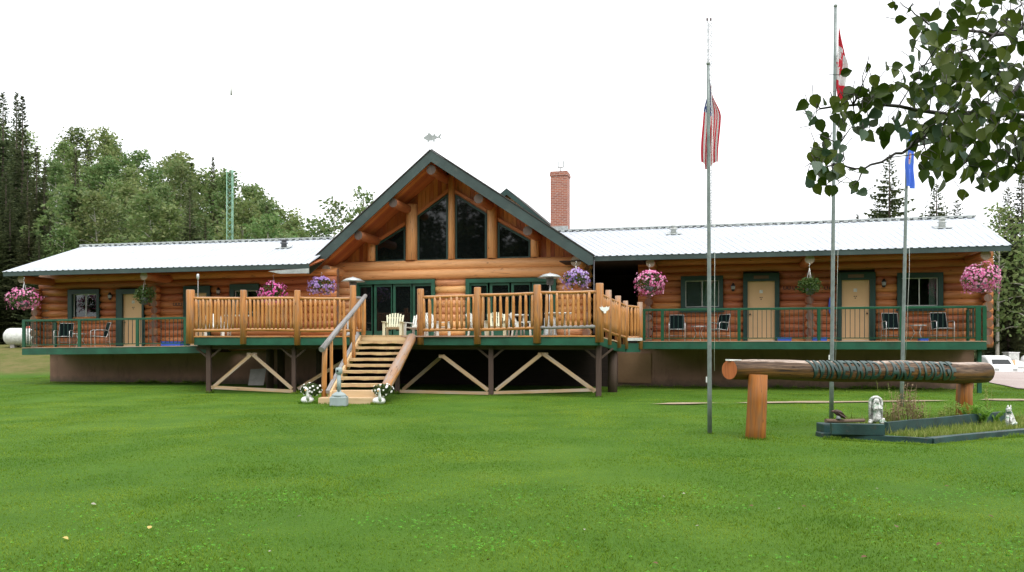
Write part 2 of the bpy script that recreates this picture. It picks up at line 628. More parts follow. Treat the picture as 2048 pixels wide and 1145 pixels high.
# the carved sign log: pale and grey on top, dark streaks below, amber underside
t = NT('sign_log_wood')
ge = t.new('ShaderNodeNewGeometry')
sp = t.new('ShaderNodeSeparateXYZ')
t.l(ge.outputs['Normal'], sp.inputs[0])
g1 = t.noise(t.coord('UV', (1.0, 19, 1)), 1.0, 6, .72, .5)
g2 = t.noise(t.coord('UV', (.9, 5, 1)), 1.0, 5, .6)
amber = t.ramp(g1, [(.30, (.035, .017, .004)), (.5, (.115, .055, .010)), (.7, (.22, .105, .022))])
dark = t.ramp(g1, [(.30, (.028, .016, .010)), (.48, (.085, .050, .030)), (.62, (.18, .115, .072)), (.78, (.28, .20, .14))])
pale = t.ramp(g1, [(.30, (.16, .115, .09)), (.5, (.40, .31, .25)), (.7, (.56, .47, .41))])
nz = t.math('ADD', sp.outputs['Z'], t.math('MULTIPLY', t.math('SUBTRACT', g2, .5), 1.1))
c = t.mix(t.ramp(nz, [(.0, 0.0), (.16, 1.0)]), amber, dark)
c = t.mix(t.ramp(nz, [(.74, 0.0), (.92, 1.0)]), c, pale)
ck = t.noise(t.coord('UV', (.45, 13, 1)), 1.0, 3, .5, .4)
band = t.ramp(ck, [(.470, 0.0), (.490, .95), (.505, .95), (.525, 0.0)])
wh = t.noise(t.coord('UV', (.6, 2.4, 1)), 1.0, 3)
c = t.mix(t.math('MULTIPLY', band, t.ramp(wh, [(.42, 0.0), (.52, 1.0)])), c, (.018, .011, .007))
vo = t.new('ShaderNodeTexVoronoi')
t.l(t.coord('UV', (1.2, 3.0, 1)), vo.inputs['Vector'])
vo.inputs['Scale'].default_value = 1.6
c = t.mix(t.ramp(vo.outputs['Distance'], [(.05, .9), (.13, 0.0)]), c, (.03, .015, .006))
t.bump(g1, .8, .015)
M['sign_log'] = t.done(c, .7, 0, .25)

t = NT('mossy_weathered_plaster')
v = t.coord('Object')
f = t.noise(v, 26, 5, .7)
f2 = t.noise(v, 11, 5, .7)
c = t.ramp(f, [(.36, (.14, .13, .11)), (.46, (.48, .48, .45)), (.58, (.74, .74, .71))])
c = t.mix(t.ramp(f2, [(.50, 0.0), (.60, .85)]), c, (.12, .24, .14))
t.bump(f, .5, .01)
M['mossy'] = t.done(c, .7)

t = NT('splashed_brown_stucco')
v = t.coord('Object')
f = t.noise(v, 1.4, 5, .6)
c = t.mix(t.ramp(f, [(.3, 0.0), (.7, 1.0)]), (.26, .148, .105), (.33, .19, .135))
f2 = t.noise(t.coord('Object', (1, 1, .25)), 4.5, 6, .7)
c = t.mix(t.ramp(f2, [(.55, 0.0), (.72, .6)]), c, (.13, .078, .055))
sp = t.new('ShaderNodeSeparateXYZ')
t.l(v, sp.inputs[0])
hz = t.math('ADD', sp.outputs['Z'], t.math('MULTIPLY', t.math('SUBTRACT', t.noise(v, 6, 5, .7), .5), .35))
c = t.mix(t.ramp(hz, [(.05, .85), (.30, 0.0)]), c, (.10, .085, .055))
t.bump(t.noise(v, 16, 4), .3, .01)
M['stucco'] = t.done(c, .9)
# ---------------------------------------------------------------- camera, light
cam = bpy.data.cameras.new('camera')
cam.sensor_width = 36.0
cam.lens = 36.0 * F / 2048
cam.shift_y = (HY - 572.5) / 2048
cam.clip_start, cam.clip_end = .05, 3000
co = bpy.data.objects.new('camera', cam)
co.location = (0, 0, ZC)
co.rotation_euler = (R(90), 0, 0)
COL.objects.link(co)
SC.camera = co

w = bpy.data.worlds.new('World')
SC.world = w
w.use_nodes = True
wn, wl = w.node_tree.nodes, w.node_tree.links
sky = wn.new('ShaderNodeTexSky')
sky.sky_type = 'NISHITA'
sky.sun_disc = False
SUN_EL, SUN_AZ = R(58), R(160)
sky.sun_elevation = SUN_EL
sky.sun_rotation = SUN_AZ
sky.air_density, sky.dust_density, sky.ozone_density = 1.0, 6.0, 1.0
hs = wn.new('ShaderNodeHueSaturation')
hs.inputs['Saturation'].default_value = .10
wl.new(sky.outputs[0], hs.inputs['Color'])
mxs = wn.new('ShaderNodeMix')
mxs.data_type = 'RGBA'
mxs.inputs[0].default_value = .6
mxs.inputs[7].default_value = (9.5, 9.7, 10.0, 1)      # even cloud cover
wl.new(hs.outputs[0], mxs.inputs[6])
bg = wn['Background']
wl.new(mxs.outputs[2], bg.inputs['Color'])
bg.inputs['Strength'].default_value = .12
sl = bpy.data.lights.new('sun', 'SUN')
sl.energy, sl.angle, sl.color = .8, R(40), (1.0, .97, .92)
so = bpy.data.objects.new('sun', sl)
# direction towards the sun: behind the viewer, high
sd = V((math.sin(SUN_AZ) * math.cos(SUN_EL), math.cos(SUN_AZ) * math.cos(SUN_EL), math.sin(SUN_EL)))
so.rotation_euler = sd.to_track_quat('Z', 'Y').to_euler()
so.location = (0, -10, 40)
COL.objects.link(so)
vs = SC.view_settings
vs.view_transform, vs.look, vs.gamma, vs.use_curve_mapping = 'Standard', 'None', 1.0, False
vs.exposure = .95
SC.cycles.max_bounces = 8
SC.cycles.transparent_max_bounces = 16
SC.cycles.use_denoising = True

# ---------------------------------------------------------------- ground
def sstep(a, b, x):
    t = min(1, max(0, (x - a) / (b - a)))
    return t * t * (3 - 2 * t)


SKY = [(-400, 150), (-60, 215), (0, 232), (60, 262), (110, 262), (165, 240), (215, 250), (260, 292), (300, 305), (350, 300), (400, 325), (430, 338), (470, 345),
       (510, 355), (560, 395), (600, 455), (640, 470)]


def skyline(px):
    for (a, b), (c, d) in zip(SKY, SKY[1:]):
        if a <= px <= c:
            return b + (d - b) * (px - a) / (c - a)
    return SKY[0][1] if px < SKY[0][0] else SKY[-1][1]


def gz(x, y):
    z = .03 * noise.noise((x * .11, y * .11, 3)) + .012 * noise.noise((x * .5, y * .5, 8))
    z *= sstep(2, 7, y)
    t = x / max(y, 8.0)
    px = 1024 + F * t
    # the rough bank and the wooded hill on the left
    left = sstep(-.22, -.50, t) * sstep(33, 36, y)
    z += left * 1.45 * sstep(36, 47, y)
    hl = min(1, max(0, (640 - px) / 640)) ** .9 * sstep(48, 100, y)
    z += 14.5 * min(hl, 1.05)
    # the yard falls away on the right beyond the road
    z -= 1.05 * sstep(.50, .58, t) * sstep(41, 60, y)
    return z


def gridmesh(name, xs, ys, fz, mat, kind='structure', dz=0.0):
    vv = [(x, y, fz(x, y) + dz) for y in ys for x in xs]
    n = len(xs)
    ff = [(j * n + i, j * n + i + 1, (j + 1) * n + i + 1, (j + 1) * n + i) for j in range(len(ys) - 1) for i in range(n - 1)]
    me = bpy.data.meshes.new(name)
    me.from_pydata(vv, [], ff)
    me.polygons.foreach_set('use_smooth', [True] * len(ff))
    me.materials.append(mat)
    o = bpy.data.objects.new(name, me)
    COL.objects.link(o)
    o['kind'] = kind
    return o


t = NT('mown_lawn')
v = t.coord('Object')
big = t.noise(v, .16, 4, .6)
mid = t.noise(t.coord('Object', (1, 1.0, 1)), .9, 5, .6)
fine = t.noise(t.coord('Object', (1, .8, 1)), 34, 4, .75)
c = t.mix(t.ramp(big, [(.35, 0.0), (.65, 1.0)]), (.060, .140, .011), (.095, .180, .017))
c = t.mix(t.ramp(mid, [(.40, 0.0), (.62, .55)]), c, (.048, .118, .010))
c = t.mix(t.ramp(mid, [(.22, .5), (.36, 0.0)]), c, (.14, .19, .03))
c = t.mix(t.ramp(fine, [(.34, .6), (.48, 0.0)]), c, (.045, .11, .010))
c = t.mix(t.ramp(fine, [(.58, 0.0), (.75, .4)]), c, (.14, .23, .03))
sp = t.new('ShaderNodeSeparateXYZ')
t.l(v, sp.inputs[0])
# rough dry grass on the bank, forest floor further up
edge = t.math('ADD', sp.outputs['Y'], t.math('MULTIPLY', t.math('SUBTRACT', mid, .5), 2.2))
rough = t.ramp(t.math('DIVIDE', edge, 100), [(.372, 0.0), (.385, 1.0)])
dry = t.mix(t.ramp(t.noise(v, 1.3, 5, .7), [(.35, 0.0), (.65, 1.0)]), (.085, .105, .020), (.155, .135, .050))
c = t.mix(rough, c, dry)
floor = t.ramp(t.math('DIVIDE', edge, 100), [(.50, 0.0), (.56, 1.0)])
c = t.mix(floor, c, t.mix(t.ramp(mid, [(.4, 0.0), (.6, 1.0)]), (.025, .035, .012), (.05, .06, .02)))
t.bump(fine, .8, .04)
M['lawn'] = t.done(c, .9, 0, .15)

xs = [-700, -400, -250, -180, -140] + [x * 2.0 for x in range(-60, 31)] + [80, 110, 150, 220, 350, 700]
ys = [-400, -200, -100, -60, -30, -12, -4, 0] + [i * .75 for i in range(2, 70)] + [52 + 2 * i for i in range(0, 40)] + [140, 170, 220, 300, 500, 900]
gridmesh('lawn', xs, ys, gz, M['lawn'])

# gravel road on the right
t = NT('pinkish_gravel')
v = t.coord('Object')
f = t.noise(v, 22, 5, .8)
f2 = t.noise(t.coord('Object', (.3, 1.2, 1)), .8, 4)
c = t.mix(t.ramp(f, [(.35, 0.0), (.65, 1.0)]), (.24, .185, .165), (.42, .35, .32))
c = t.mix(t.ramp(f2, [(.4, 0.0), (.62, .5)]), c, (.48, .42, .40))
t.bump(f, .5, .02)
M['gravel'] = t.done(c, .95)
def road_edge(y):
    """left edge of the gravel: swings in from the right, then runs back beside the lodge"""
    if y < 26:
        return 16.9 + (26 - y) * .9
    if y < 32:
        return 16.9 + (y - 26) * .36
    if y < 42:
        return 19.06 + (y - 32) * .56
    return 24.66 + (y - 42) * .585


vv, ff = [], []
rows = 44
for i in range(rows + 1):
    y = 20 + (i / rows) ** 1.4 * 150
    xl = road_edge(y) + .22 * noise.noise((y * .8, 1, 2))
    xr = xl + 30 + y * .6
    for j in range(9):
        x = xl + (xr - xl) * (j / 8) ** 1.6
        vv.append((x, y, gz(x, y) + .03))
for i in range(rows):
    for j in range(8):
        a = i * 9 + j
        ff.append((a, a + 1, a + 10, a + 9))
me = bpy.data.meshes.new('gravel_road')
me.from_pydata(vv, [], ff)
me.polygons.foreach_set('use_smooth', [True] * len(ff))
me.materials.append(M['gravel'])
o = bpy.data.objects.new('gravel_road', me)
COL.objects.link(o)
o['kind'] = 'structure'

# worn dirt strips crossing the lawn, bare earth along the foundation
t = NT('bare_dirt')
v = t.coord('Object')
f = t.noise(v, 14, 5, .8)
c = t.ramp(f, [(.3, (.18, .14, .08)), (.55, (.33, .26, .17)), (.75, (.46, .38, .27))])
t.bump(f, .5, .02)
M['dirt'] = t.done(c, .95)


def strip(name, pts, wdt, dz=.028, mat='dirt'):
    vv, ff = [], []
    for i, p in enumerate(pts):
        p = V(p)
        tg = (V(pts[min(i + 1, len(pts) - 1)]) - V(pts[max(i - 1, 0)])).normalized()
        nn = V((-tg.y, tg.x, 0))
        e = min(1, min(i, len(pts) - 1 - i) / 4)
        wv = wdt * e * max(.02, .62 + 1.1 * noise.noise((p.x * .8, p.y * .8, 1)))
        for sgn in (-1, 1):
            q = p + nn * sgn * (wv + .12 * wdt * noise.noise((p.x * 3, p.y * 3, sgn)))
            vv.append((q.x, q.y, gz(q.x, q.y) + dz))
    for i in range(len(pts) - 1):
        ff.append((2 * i, 2 * i + 1, 2 * i + 3, 2 * i + 2))
    me = bpy.data.meshes.new(name)
    me.from_pydata(vv, [], ff)
    me.materials.append(M[mat])
    o = bpy.data.objects.new(name, me)
    COL.objects.link(o)
    o['kind'] = 'structure'
    return o


def dense(a, b, n=60):
    return [V(a).lerp(V(b), i / n) for i in range(n + 1)]


PATHS = [(gat(1300, 811), gat(1900, 804), .21), (gat(1955, 802), gat(2200, 801), .26)]
strip('dirt_path', dense(gat(1300, 811), gat(1900, 804), 70), .26)
strip('dirt_path', dense(gat(1955, 802), gat(2200, 801), 40), .36)
# ---------------------------------------------------------------- trees
def leaf_tris(mb_v, mb_f, c, size, flat=0.0):
    a = V((random.gauss(0, 1), random.gauss(0, 1), random.gauss(0, 1) * (1 - flat))).normalized()
    b = a.orthogonal().normalized()
    b.rotate(Matrix.Rotation(random.random() * 6.28, 3, a))
    i = len(mb_v)
    mb_v += [tuple(c + a * size), tuple(c + b * size * .55), tuple(c - a * size), tuple(c - b * size * .55)]
    mb_f.append((i, i + 1, i + 2, i + 3))


def rawmesh(name, vv, ff, mat, smooth=False):
    me = bpy.data.meshes.new(name)
    me.from_pydata(vv, [], ff)
    me.materials.append(mat)
    if smooth:
        me.polygons.foreach_set('use_smooth', [True] * len(ff))
    me.update()
    return me


def aspen_meshes(h, seed, nl=2400, slim=1.0, base=.30):
    random.seed(seed)
    tr = MB()
    lean = V((random.uniform(-.4, .4), random.uniform(-.4, .4), 0))
    pts = [V((0, 0, -.4)) + lean * (i / 7) ** 2 + V((0, 0, (h * .93 + .4) * i / 7)) for i in range(8)]
    tr.path(pts, [h * .0125 * (1 - .85 * i / 7) for i in range(8)], 7)
    vv, ff = [], []
    ncl = 34
    for k in range(ncl):
        u = (k + random.random()) / ncl
        z = h * (base + (1 - base) * u)
        prof = math.sin(math.pi * min(1, (u * .86 + .13))) ** .75
        rr = h * .155 * slim * prof * random.uniform(.35, 1.05)
        an = k * 2.4 + random.uniform(-.5, .5)
        p0 = V((0, 0, z - h * .05)) + lean * (z / h) ** 2
        c = p0 + V((math.cos(an) * rr, math.sin(an) * rr, h * .04 + random.uniform(-.2, .3)))
        if k % 2 == 0:
            tr.path([p0, p0.lerp(c, .55) + V((0, 0, .12)), c], [h * .0042, h * .003, h * .0012], 4)
        cr = h * random.uniform(.045, .085)
        for q in range(nl // ncl):
            d = V((random.gauss(0, 1), random.gauss(0, 1), random.gauss(0, .8)))
            d = d.normalized() * cr * random.random() ** .45
            leaf_tris(vv, ff, c + d, random.uniform(.08, .20))
    # topmost shoots
    for q in range(70):
        u = random.random()
        leaf_tris(vv, ff, lean + V((random.gauss(0, .22), random.gauss(0, .22), h * (.92 + .09 * u))), random.uniform(.06, .12))
    return tr.mesh('trunk', M['bark_pale']), rawmesh('crown', vv, ff, M['aspen'])


def spruce_meshes(h, seed, spread=.15, dens=1.0, spire=.25, gap=1.0):
    random.seed(seed)
    tr = MB()
    tr.path([V((0, 0, -.4)), V((0, 0, h * .5)), V((0, 0, h))], [h * .013, h * .008, .012], 7)
    vv, ff = [], []
    z = h * .05
    while z < h * .992:
        u = z / h
        L = h * spread * ((1 - u) ** .82) * (1 if u < 1 - spire else .75) + .07
        nb = max(4, int(random.choice((8, 9, 10)) * dens * (1 - .35 * u)))
        a0 = random.random() * 6.283
        for b in range(nb):
            an = a0 + 6.283 * b / nb + random.uniform(-.3, .3)
            l = L * random.uniform(.5, 1.15)
            droop = random.uniform(.18, .50) * (1.15 - u)
            dr = V((math.cos(an), math.sin(an), 0))
            sd_ = V((-dr.y, dr.x, 0))
            n = max(2, int(l / .22))
            zz = z + random.uniform(-.12, .12)
            for q in range(1, n + 1):
                f = q / n
                c = V((0, 0, zz)) + dr * l * f + V((0, 0, -droop * l * f + .25 * l * f * f * f))
                sz = (.13 + .34 * (1 - f * .7)) * min(1, .30 + l * .5)
                for sgn in (-1, 1):
                    i = len(vv)
                    tip = c + dr * sz * random.uniform(.5, 1.0) + sd_ * sgn * sz * random.uniform(.7, 1.25) + V((0, 0, random.uniform(-.35, .02) * sz))
                    vv += [tuple(c - dr * sz * .45), tuple(c + dr * sz * .55 + V((0, 0, .03))), tuple(tip)]
                    ff.append((i, i + 1, i + 2))
                i = len(vv)
                vv += [tuple(c - dr * sz * .55), tuple(c + dr * sz * .6), tuple(c + dr * sz * .2 + sd_ * random.uniform(-.2, .2) * sz + V((0, 0, -sz * random.uniform(.5, 1.1))))]
                ff.append((i, i + 1, i + 2))
        z += gap * h * random.uniform(.011, .019) * (1.25 - .55 * u)
    return tr.mesh('trunk', M['bark']), rawmesh('crown', vv, ff, M['spruce'])


ASP = [aspen_meshes(12, 20 + i, 3000, random.uniform(.85, 1.25), .22 + .05 * (i % 3)) for i in range(6)]
SPR = [spruce_meshes(14, 50 + i, (.105, .13, .17, .09)[i], 1.0) for i in range(4)]
THIN = aspen_meshes(10, 77, 900, 1.1, .25)
random.seed(3)


def tree(name, meshes, loc, h, h0, label, cat='tree', group=None, wide=1.0):
    r = thing(name, label, cat, loc, random.random() * 6.28, group)
    s = h / h0
    r.scale = (s * wide, s * wide, s)
    for nm, me in zip(('trunk', 'crown'), meshes):
        c = bpy.data.objects.new(nm, me)
        COL.objects.link(c)
        c.parent = r
    return r


def tree_top(name, meshes, px, ytop, d, h0, label, group=None, wide=1.0, cat='tree', zmin=None):
    p = at(px, ytop, d)
    z0 = gz(p.x, p.y)
    return tree(name, meshes, (p.x, p.y, z0 - .1), p.z - z0 + .1, h0, label, cat, group, wide)


# the wooded hillside
G = 'trees of the wooded hill behind the left wing'
rows = [(52, 2.4), (58, 2.3), (65, 2.4), (73, 2.5), (82, 2.7), (91, 2.8), (100, 3.0)]
for ri, (d, step) in enumerate(rows):
    x = -.74 * d
    while x < -.245 * d:
        xx, yy = x + random.uniform(-.9, .9), d + random.uniform(-2.5, 2.5)
        px = 1024 + F * xx / yy
        top = skyline(px)
        zt = ZC + (HY - top) / F * yy
        z0 = gz(xx, yy)
        room = zt - z0
        if px < 625 and room > 3.0 and not (px < 95 and yy < 68):
            if ri >= 5:
                h = room * random.uniform(.86, 1.0)
            elif px < 60 and ri < 2:
                h = min(room * .8, random.uniform(6, 9))
            else:
                h = min(room * random.uniform(.8, 1.0), random.uniform(8.5, 13.5) * (1 if ri > 1 else .8))
            if random.random() < .16 and h > 6:
                tree('spruce_tree', SPR[random.randrange(4)], (xx, yy, z0 - .1), h, 14,
                     'dark green spruce standing among the leafy trees of the wooded hill', 'tree', G, 1.0)
            else:
                tree('aspen_tree', ASP[random.randrange(6)], (xx, yy, z0 - .1), h, 12,
                     'leafy green aspen in the dense wood on the hill behind the lodge', 'tree', G, random.uniform(1.0, 1.4) * (1 if h > 8 else 1.2))
        x += step * random.uniform(.75, 1.2)
# spruces that stand out at the left
for (px, yt, d, wd, lab) in ((45, 188, 60, .85, 'tallest thin spruce with a bare needle-like spire at the left of the wood'),
                             (33, 182, 62, .8, 'thin spire-topped spruce just left of its taller twin in the wood'),
                             (6, 183, 66, 1.0, 'dark spruce with a broad bushy tip at the left edge of the wood'),
                             (73, 290, 58, .88, 'narrow dark spruce right of the two spires, shorter than both'),
                             (151, 300, 56, .85, 'short dark column-shaped spruce standing alone before the bright aspens'),
                             (426, 312, 92, .8, 'spruce whose dark tip pokes out beside the lattice tower'),
                             (20, 400, 53, 1.3, 'broad dark spruce behind the hanging basket at the left roof corner'),
                             (58, 420, 52, 1.25, 'bushy dark spruce above the left end of the metal roof'),
                             (212, 405, 57, 1.1, 'small dark spruce half hidden among aspens above the left roof')):
    tree_top('spruce_tree', SPR[1 if wd < .9 else 2], px, yt, d, 14, lab, None, wd)
for (px, yt, d, wd) in ((-30, 330, 56, 1.2), (12, 345, 57, 1.25), (88, 350, 58, 1.05), (55, 330, 59, 1.1), (-60, 300, 60, 1.2), (100, 440, 54, 1.3), (130, 455, 55, 1.2), (-5, 420, 52, 1.3), (78, 470, 51, 1.4), (182, 440, 58, 1.2), (345, 420, 66, 1.1), (300, 400, 70, 1.0), (250, 430, 62, 1.15)):
    tree_top('spruce_tree', SPR[2], px, yt, d, 14, 'dark spruce in the shaded group at the left foot of the wooded hill', 'dark spruces at the foot of the hill', wd)
for (px, yt, d, lab) in ((-8, 560, 50, 'low bushy spruce at the left edge behind the white tank'), (34, 575, 51, 'low bushy spruce right behind the white tank')):
    tree_top('spruce_tree', SPR[2], px, yt, d, 14, lab, None, 2.3)
# pale trees showing over the roof beside the gable
for (px, yt, d, wd, lab) in ((664, 405, 62, 1.2, 'thin pale-leaved tree over the roof left of the gable'),
                             (718, 386, 64, .95, 'sparse tree rising right behind the left slope of the gable'),
                             (636, 452, 66, 1.5, 'low rounded tree at the foot of the wooded hill by the gable')):
    tree_top('aspen_tree', THIN if yt < 440 else ASP[1], px, yt, d, 10 if yt < 440 else 12, lab, None, wd)
# spruces behind the right wing
SPB = spruce_meshes(14, 90, .25, .9, .12, 1.2)
for (px, yt, d, m, wd, lab) in ((1779, 308, 62, SPB, 1.12, 'tall open-branched spruce over the right roof beside the blue flag'),
                                (1755, 398, 64, SPB, .9, 'small spruce tucked left of the tall open-branched spruce'),
                                (1873, 366, 66, SPB, 1.15, 'medium spruce over the right roof between flag and leafy branch'),
                                (1914, 397, 70, SPB, 1.0, 'small spruce tip nearest the right end of the roof ridge'),
                                (1715, 428, 80, SPR[0], .9, 'tiny spruce tip just showing over the right roof ridge'),
                                (2016, 372, 70, SPB, .95, 'brownish spruce right of the lodge reaching into the aspen leaves'),
                                (2044, 330, 78, SPR[2], 1.1, 'tall spruce cut by the right edge behind the lodge corner'),
                                (2010, 505, 74, SPR[2], 1.5, 'bushy green spruce close behind the right corner of the lodge'),
                                (2050, 470, 76, SPR[2], 1.5, 'dense dark spruce above the white trailer at the right edge')):
    tree_top('spruce_tree', m, px, yt, d, 14, lab, None, wd)
for (px, yt, d, lab) in ((1994, 418, 68, 'thin leafy tree beside the brownish spruce right of the lodge'),
                         (2062, 420, 66, 'leafy tree at the right edge behind the dense spruces')):
    tree_top('aspen_tree', THIN, px, yt, d, 10, lab, None, 1.1)
for i, (px, d) in enumerate(((2100, 82), (2180, 80), (2270, 84), (2000, 90), (2070, 92), (2140, 88), (1975, 95), (1945, 90))):
    tree_top('spruce_tree', SPR[2], px, 470 + 12 * (i % 3), d, 14, 'spruce in the dark belt beyond the parked trailer', 'spruces beyond the gravel yard', 1.6)

# the forest across the clearing behind the viewer: what the windows mirror
av, af, off = [], [], 0
def crown_arrays(me):
    a = np.empty(len(me.vertices) * 3, 'f4')
    me.vertices.foreach_get('co', a)
    l = np.empty(len(me.loops), 'i4')
    me.loops.foreach_get('vertex_index', l)
    return a.reshape(-1, 3), l, len(me.polygons), len(me.loops) // max(1, len(me.polygons))
parts = []
for k in range(92):
    me = (SPR + ASP[:2])[k % 6][1]
    a, l, npoly, nside = crown_arrays(me)
    s_ = random.uniform(1.3, 2.1)
    x, y = -64 + (k % 46) * 2.8 + random.uniform(-1, 1), -34 - random.uniform(0, 10) - (12 if k > 45 else 0)
    a = a * np.array([s_ * 1.7, s_ * 1.7, s_]) + np.array([x, y, -.2])
    av.append(a)
    q = (l + off).reshape(-1, nside)
    off += len(a)
    af += q.tolist()
vv = np.concatenate(av)
me = bpy.data.meshes.new('treeline')
me.from_pydata(vv.tolist(), [], af)
me.materials.append(M['spruce'])
o = bpy.data.objects.new('treeline', me)
COL.objects.link(o)
tag(o, 'dark belt of spruces closing the far side of the clearing', 'trees', None, 'stuff')
# ================================================================= the lodge
RW = Frame(14.0, 28.12)
LW = Frame(8.0, 27.05, .0115)
LW.sref = LW.sx(225)
lodge = thing('log_lodge', 'long log lodge with green-trimmed front gable, two white-roofed wings and tall windows', 'lodge', (0, 31, 0))

ZFR, ZFL, ZFC = 1.63, 1.43, 1.80
COURSE = .275


def log_wall(name, fr, s0, s1, k, z0, z1, holes, mat, course=COURSE, r=None, parent=lodge, endmat='log_end'):
    """round logs lying on each other, left open at holes (sa, sb, za, zb)"""
    mb = MB()
    n = int(round((z1 - z0) / course))
    for i in range(n):
        zc = z0 + (i + .5) * (z1 - z0) / n
        rr = (r or course * .56)
        cuts = sorted([(a, b) for a, b, za, zb in holes if za < zc < zb])
        segs, cur = [], s0
        for a, b in cuts:
            if a > cur:
                segs.append((cur, min(a, s1)))
            cur = max(cur, b)
        if cur < s1:
            segs.append((cur, s1))
        for a, b in segs:
            if b - a < .05:
                continue
            ra, rb = rr * random.uniform(.90, 1.12), rr * random.uniform(.90, 1.12)
            p0, p1 = fr.P(a, k + random.uniform(-.012, .012), zc), fr.P(b, k + random.uniform(-.012, .012), zc)
            mb.tube(p0, p1, ra, rb, 14, max(2, int((b - a) / .8)), 0, 1, .09, .006)
    # dark chinking set back behind the logs
    cz = sorted(set([z0, z1] + [z for h in holes for z in h[2:] if z0 < z < z1]))
    for za, zb in zip(cz, cz[1:]):
        zc = (za + zb) / 2
        cuts = sorted([(a, b) for a, b, ya, yb in holes if ya < zc < yb])
        cur = s0 + .02
        for a, b in cuts + [(s1 - .02, s1)]:
            if a > cur:
                mb.fbox(fr, cur, a, k + .05, k + .10, za, zb, 2)
            cur = max(cur, b)
    return mb.build(name, [M[mat], M[endmat], M['dark_wood']], parent)


def window(fr, x0, x1, y0, y1, ix0, ix1, iy0, iy1, k, curtain=None, screen=None):
    """outer frame and inner pane rows in photo pixels, on the wall plane k"""
    s0, s1, i0, i1 = fr.sx(x0, k), fr.sx(x1, k), fr.sx(ix0, k), fr.sx(ix1, k)
    xm = (x0 + x1) / 2
    sl = fr.slope * ((s0 + s1) / 2 - fr.sref)
    z1, z0, j1, j0 = fr.zy(xm, y0, k) - sl, fr.zy(xm, y1, k) - sl, fr.zy(xm, iy0, k) - sl, fr.zy(xm, iy1, k) - sl
    mb = MB()
    mb.fbox(fr, s0, s1, k - .20, k + .1, j1, z1)
    mb.fbox(fr, s0, s1, k - .20, k + .1, z0, j0)
    mb.fbox(fr, s0, i0, k - .197, k + .1, j0, j1)
    mb.fbox(fr, i1, s1, k - .197, k + .1, j0, j1)
    f = mb.build('window', M['frame'], lodge)
    mb = MB()
    mb.fbox(fr, s0 - .05, s1 + .05, k - .24, k - .201, z0 - .03, z0 + .025)
    mb.build('sill', M['frame'], f)
    mb = MB()
    w = .028
    mid = (i0 + i1) / 2
    for a, b, kk in ((i0, i0 + w, 0), (i1 - w, i1, 0), (mid - w / 2, mid + w / 2, -.004)):
        mb.fbox(fr, a, b, k - .07 + kk, k - .04, j0, j1)
    mb.fbox(fr, i0 + w, i1 - w, k - .068, k - .042, j0, j0 + w)
    mb.fbox(fr, i0 + w, i1 - w, k - .068, k - .042, j1 - w, j1)
    mb.build('sash', M['dull_white'], f)
    mb = MB()
    mb.fbox(fr, i0 + .01, i1 - .01, k - .055, k - .051, j0 + .01, j1 - .01)
    mb.build('pane', M['glass'], f)
    mb = MB()
    mb.fbox(fr, s0, s1, k + .9, k + .95, z0 - .2, z1 + .2)
    mb.fbox(fr, s0 - .04, s0, k + .11, k + .95, z0 - .2, z1 + .2)
    mb.fbox(fr, s1, s1 + .04, k + .11, k + .95, z0 - .2, z1 + .2)
    mb.fbox(fr, s0, s1, k + .11, k + .9, z1 + .1, z1 + .15)
    mb.fbox(fr, s0, s1, k + .11, k + .9, z0 - .15, z0 - .1)
    mb.build('room_lining', M['room'], f)
    if curtain:
        mb = MB()
        for a, b in curtain:
            a2, b2 = i0 + (i1 - i0) * a, i0 + (i1 - i0) * b
            n = max(4, int((b2 - a2) / .05))
            for q in range(n):
                sa, sb = a2 + (b2 - a2) * q / n, a2 + (b2 - a2) * (q + 1) / n
                ka, kb = (k + .10 + .018 * math.sin(q * 1.9), k + .10 + .018 * math.sin((q + 1) * 1.9))
                mb.face([fr.P(sa, ka, j0 + .02), fr.P(sb, kb, j0 + .02), fr.P(sb, kb, j1), fr.P(sa, ka, j1)], smooth=True)
        mb.build('curtain', M['curtain'], f)
    if screen:
        mb = MB()
        mb.fbox(fr, i0 + (i1 - i0) * screen[0], i0 + (i1 - i0) * screen[1], k - .03, k - .025, j0 + .01, j1 - .01)
        mb.build('screen', M['screen'], f)
    return (s0, s1, z0, z1)


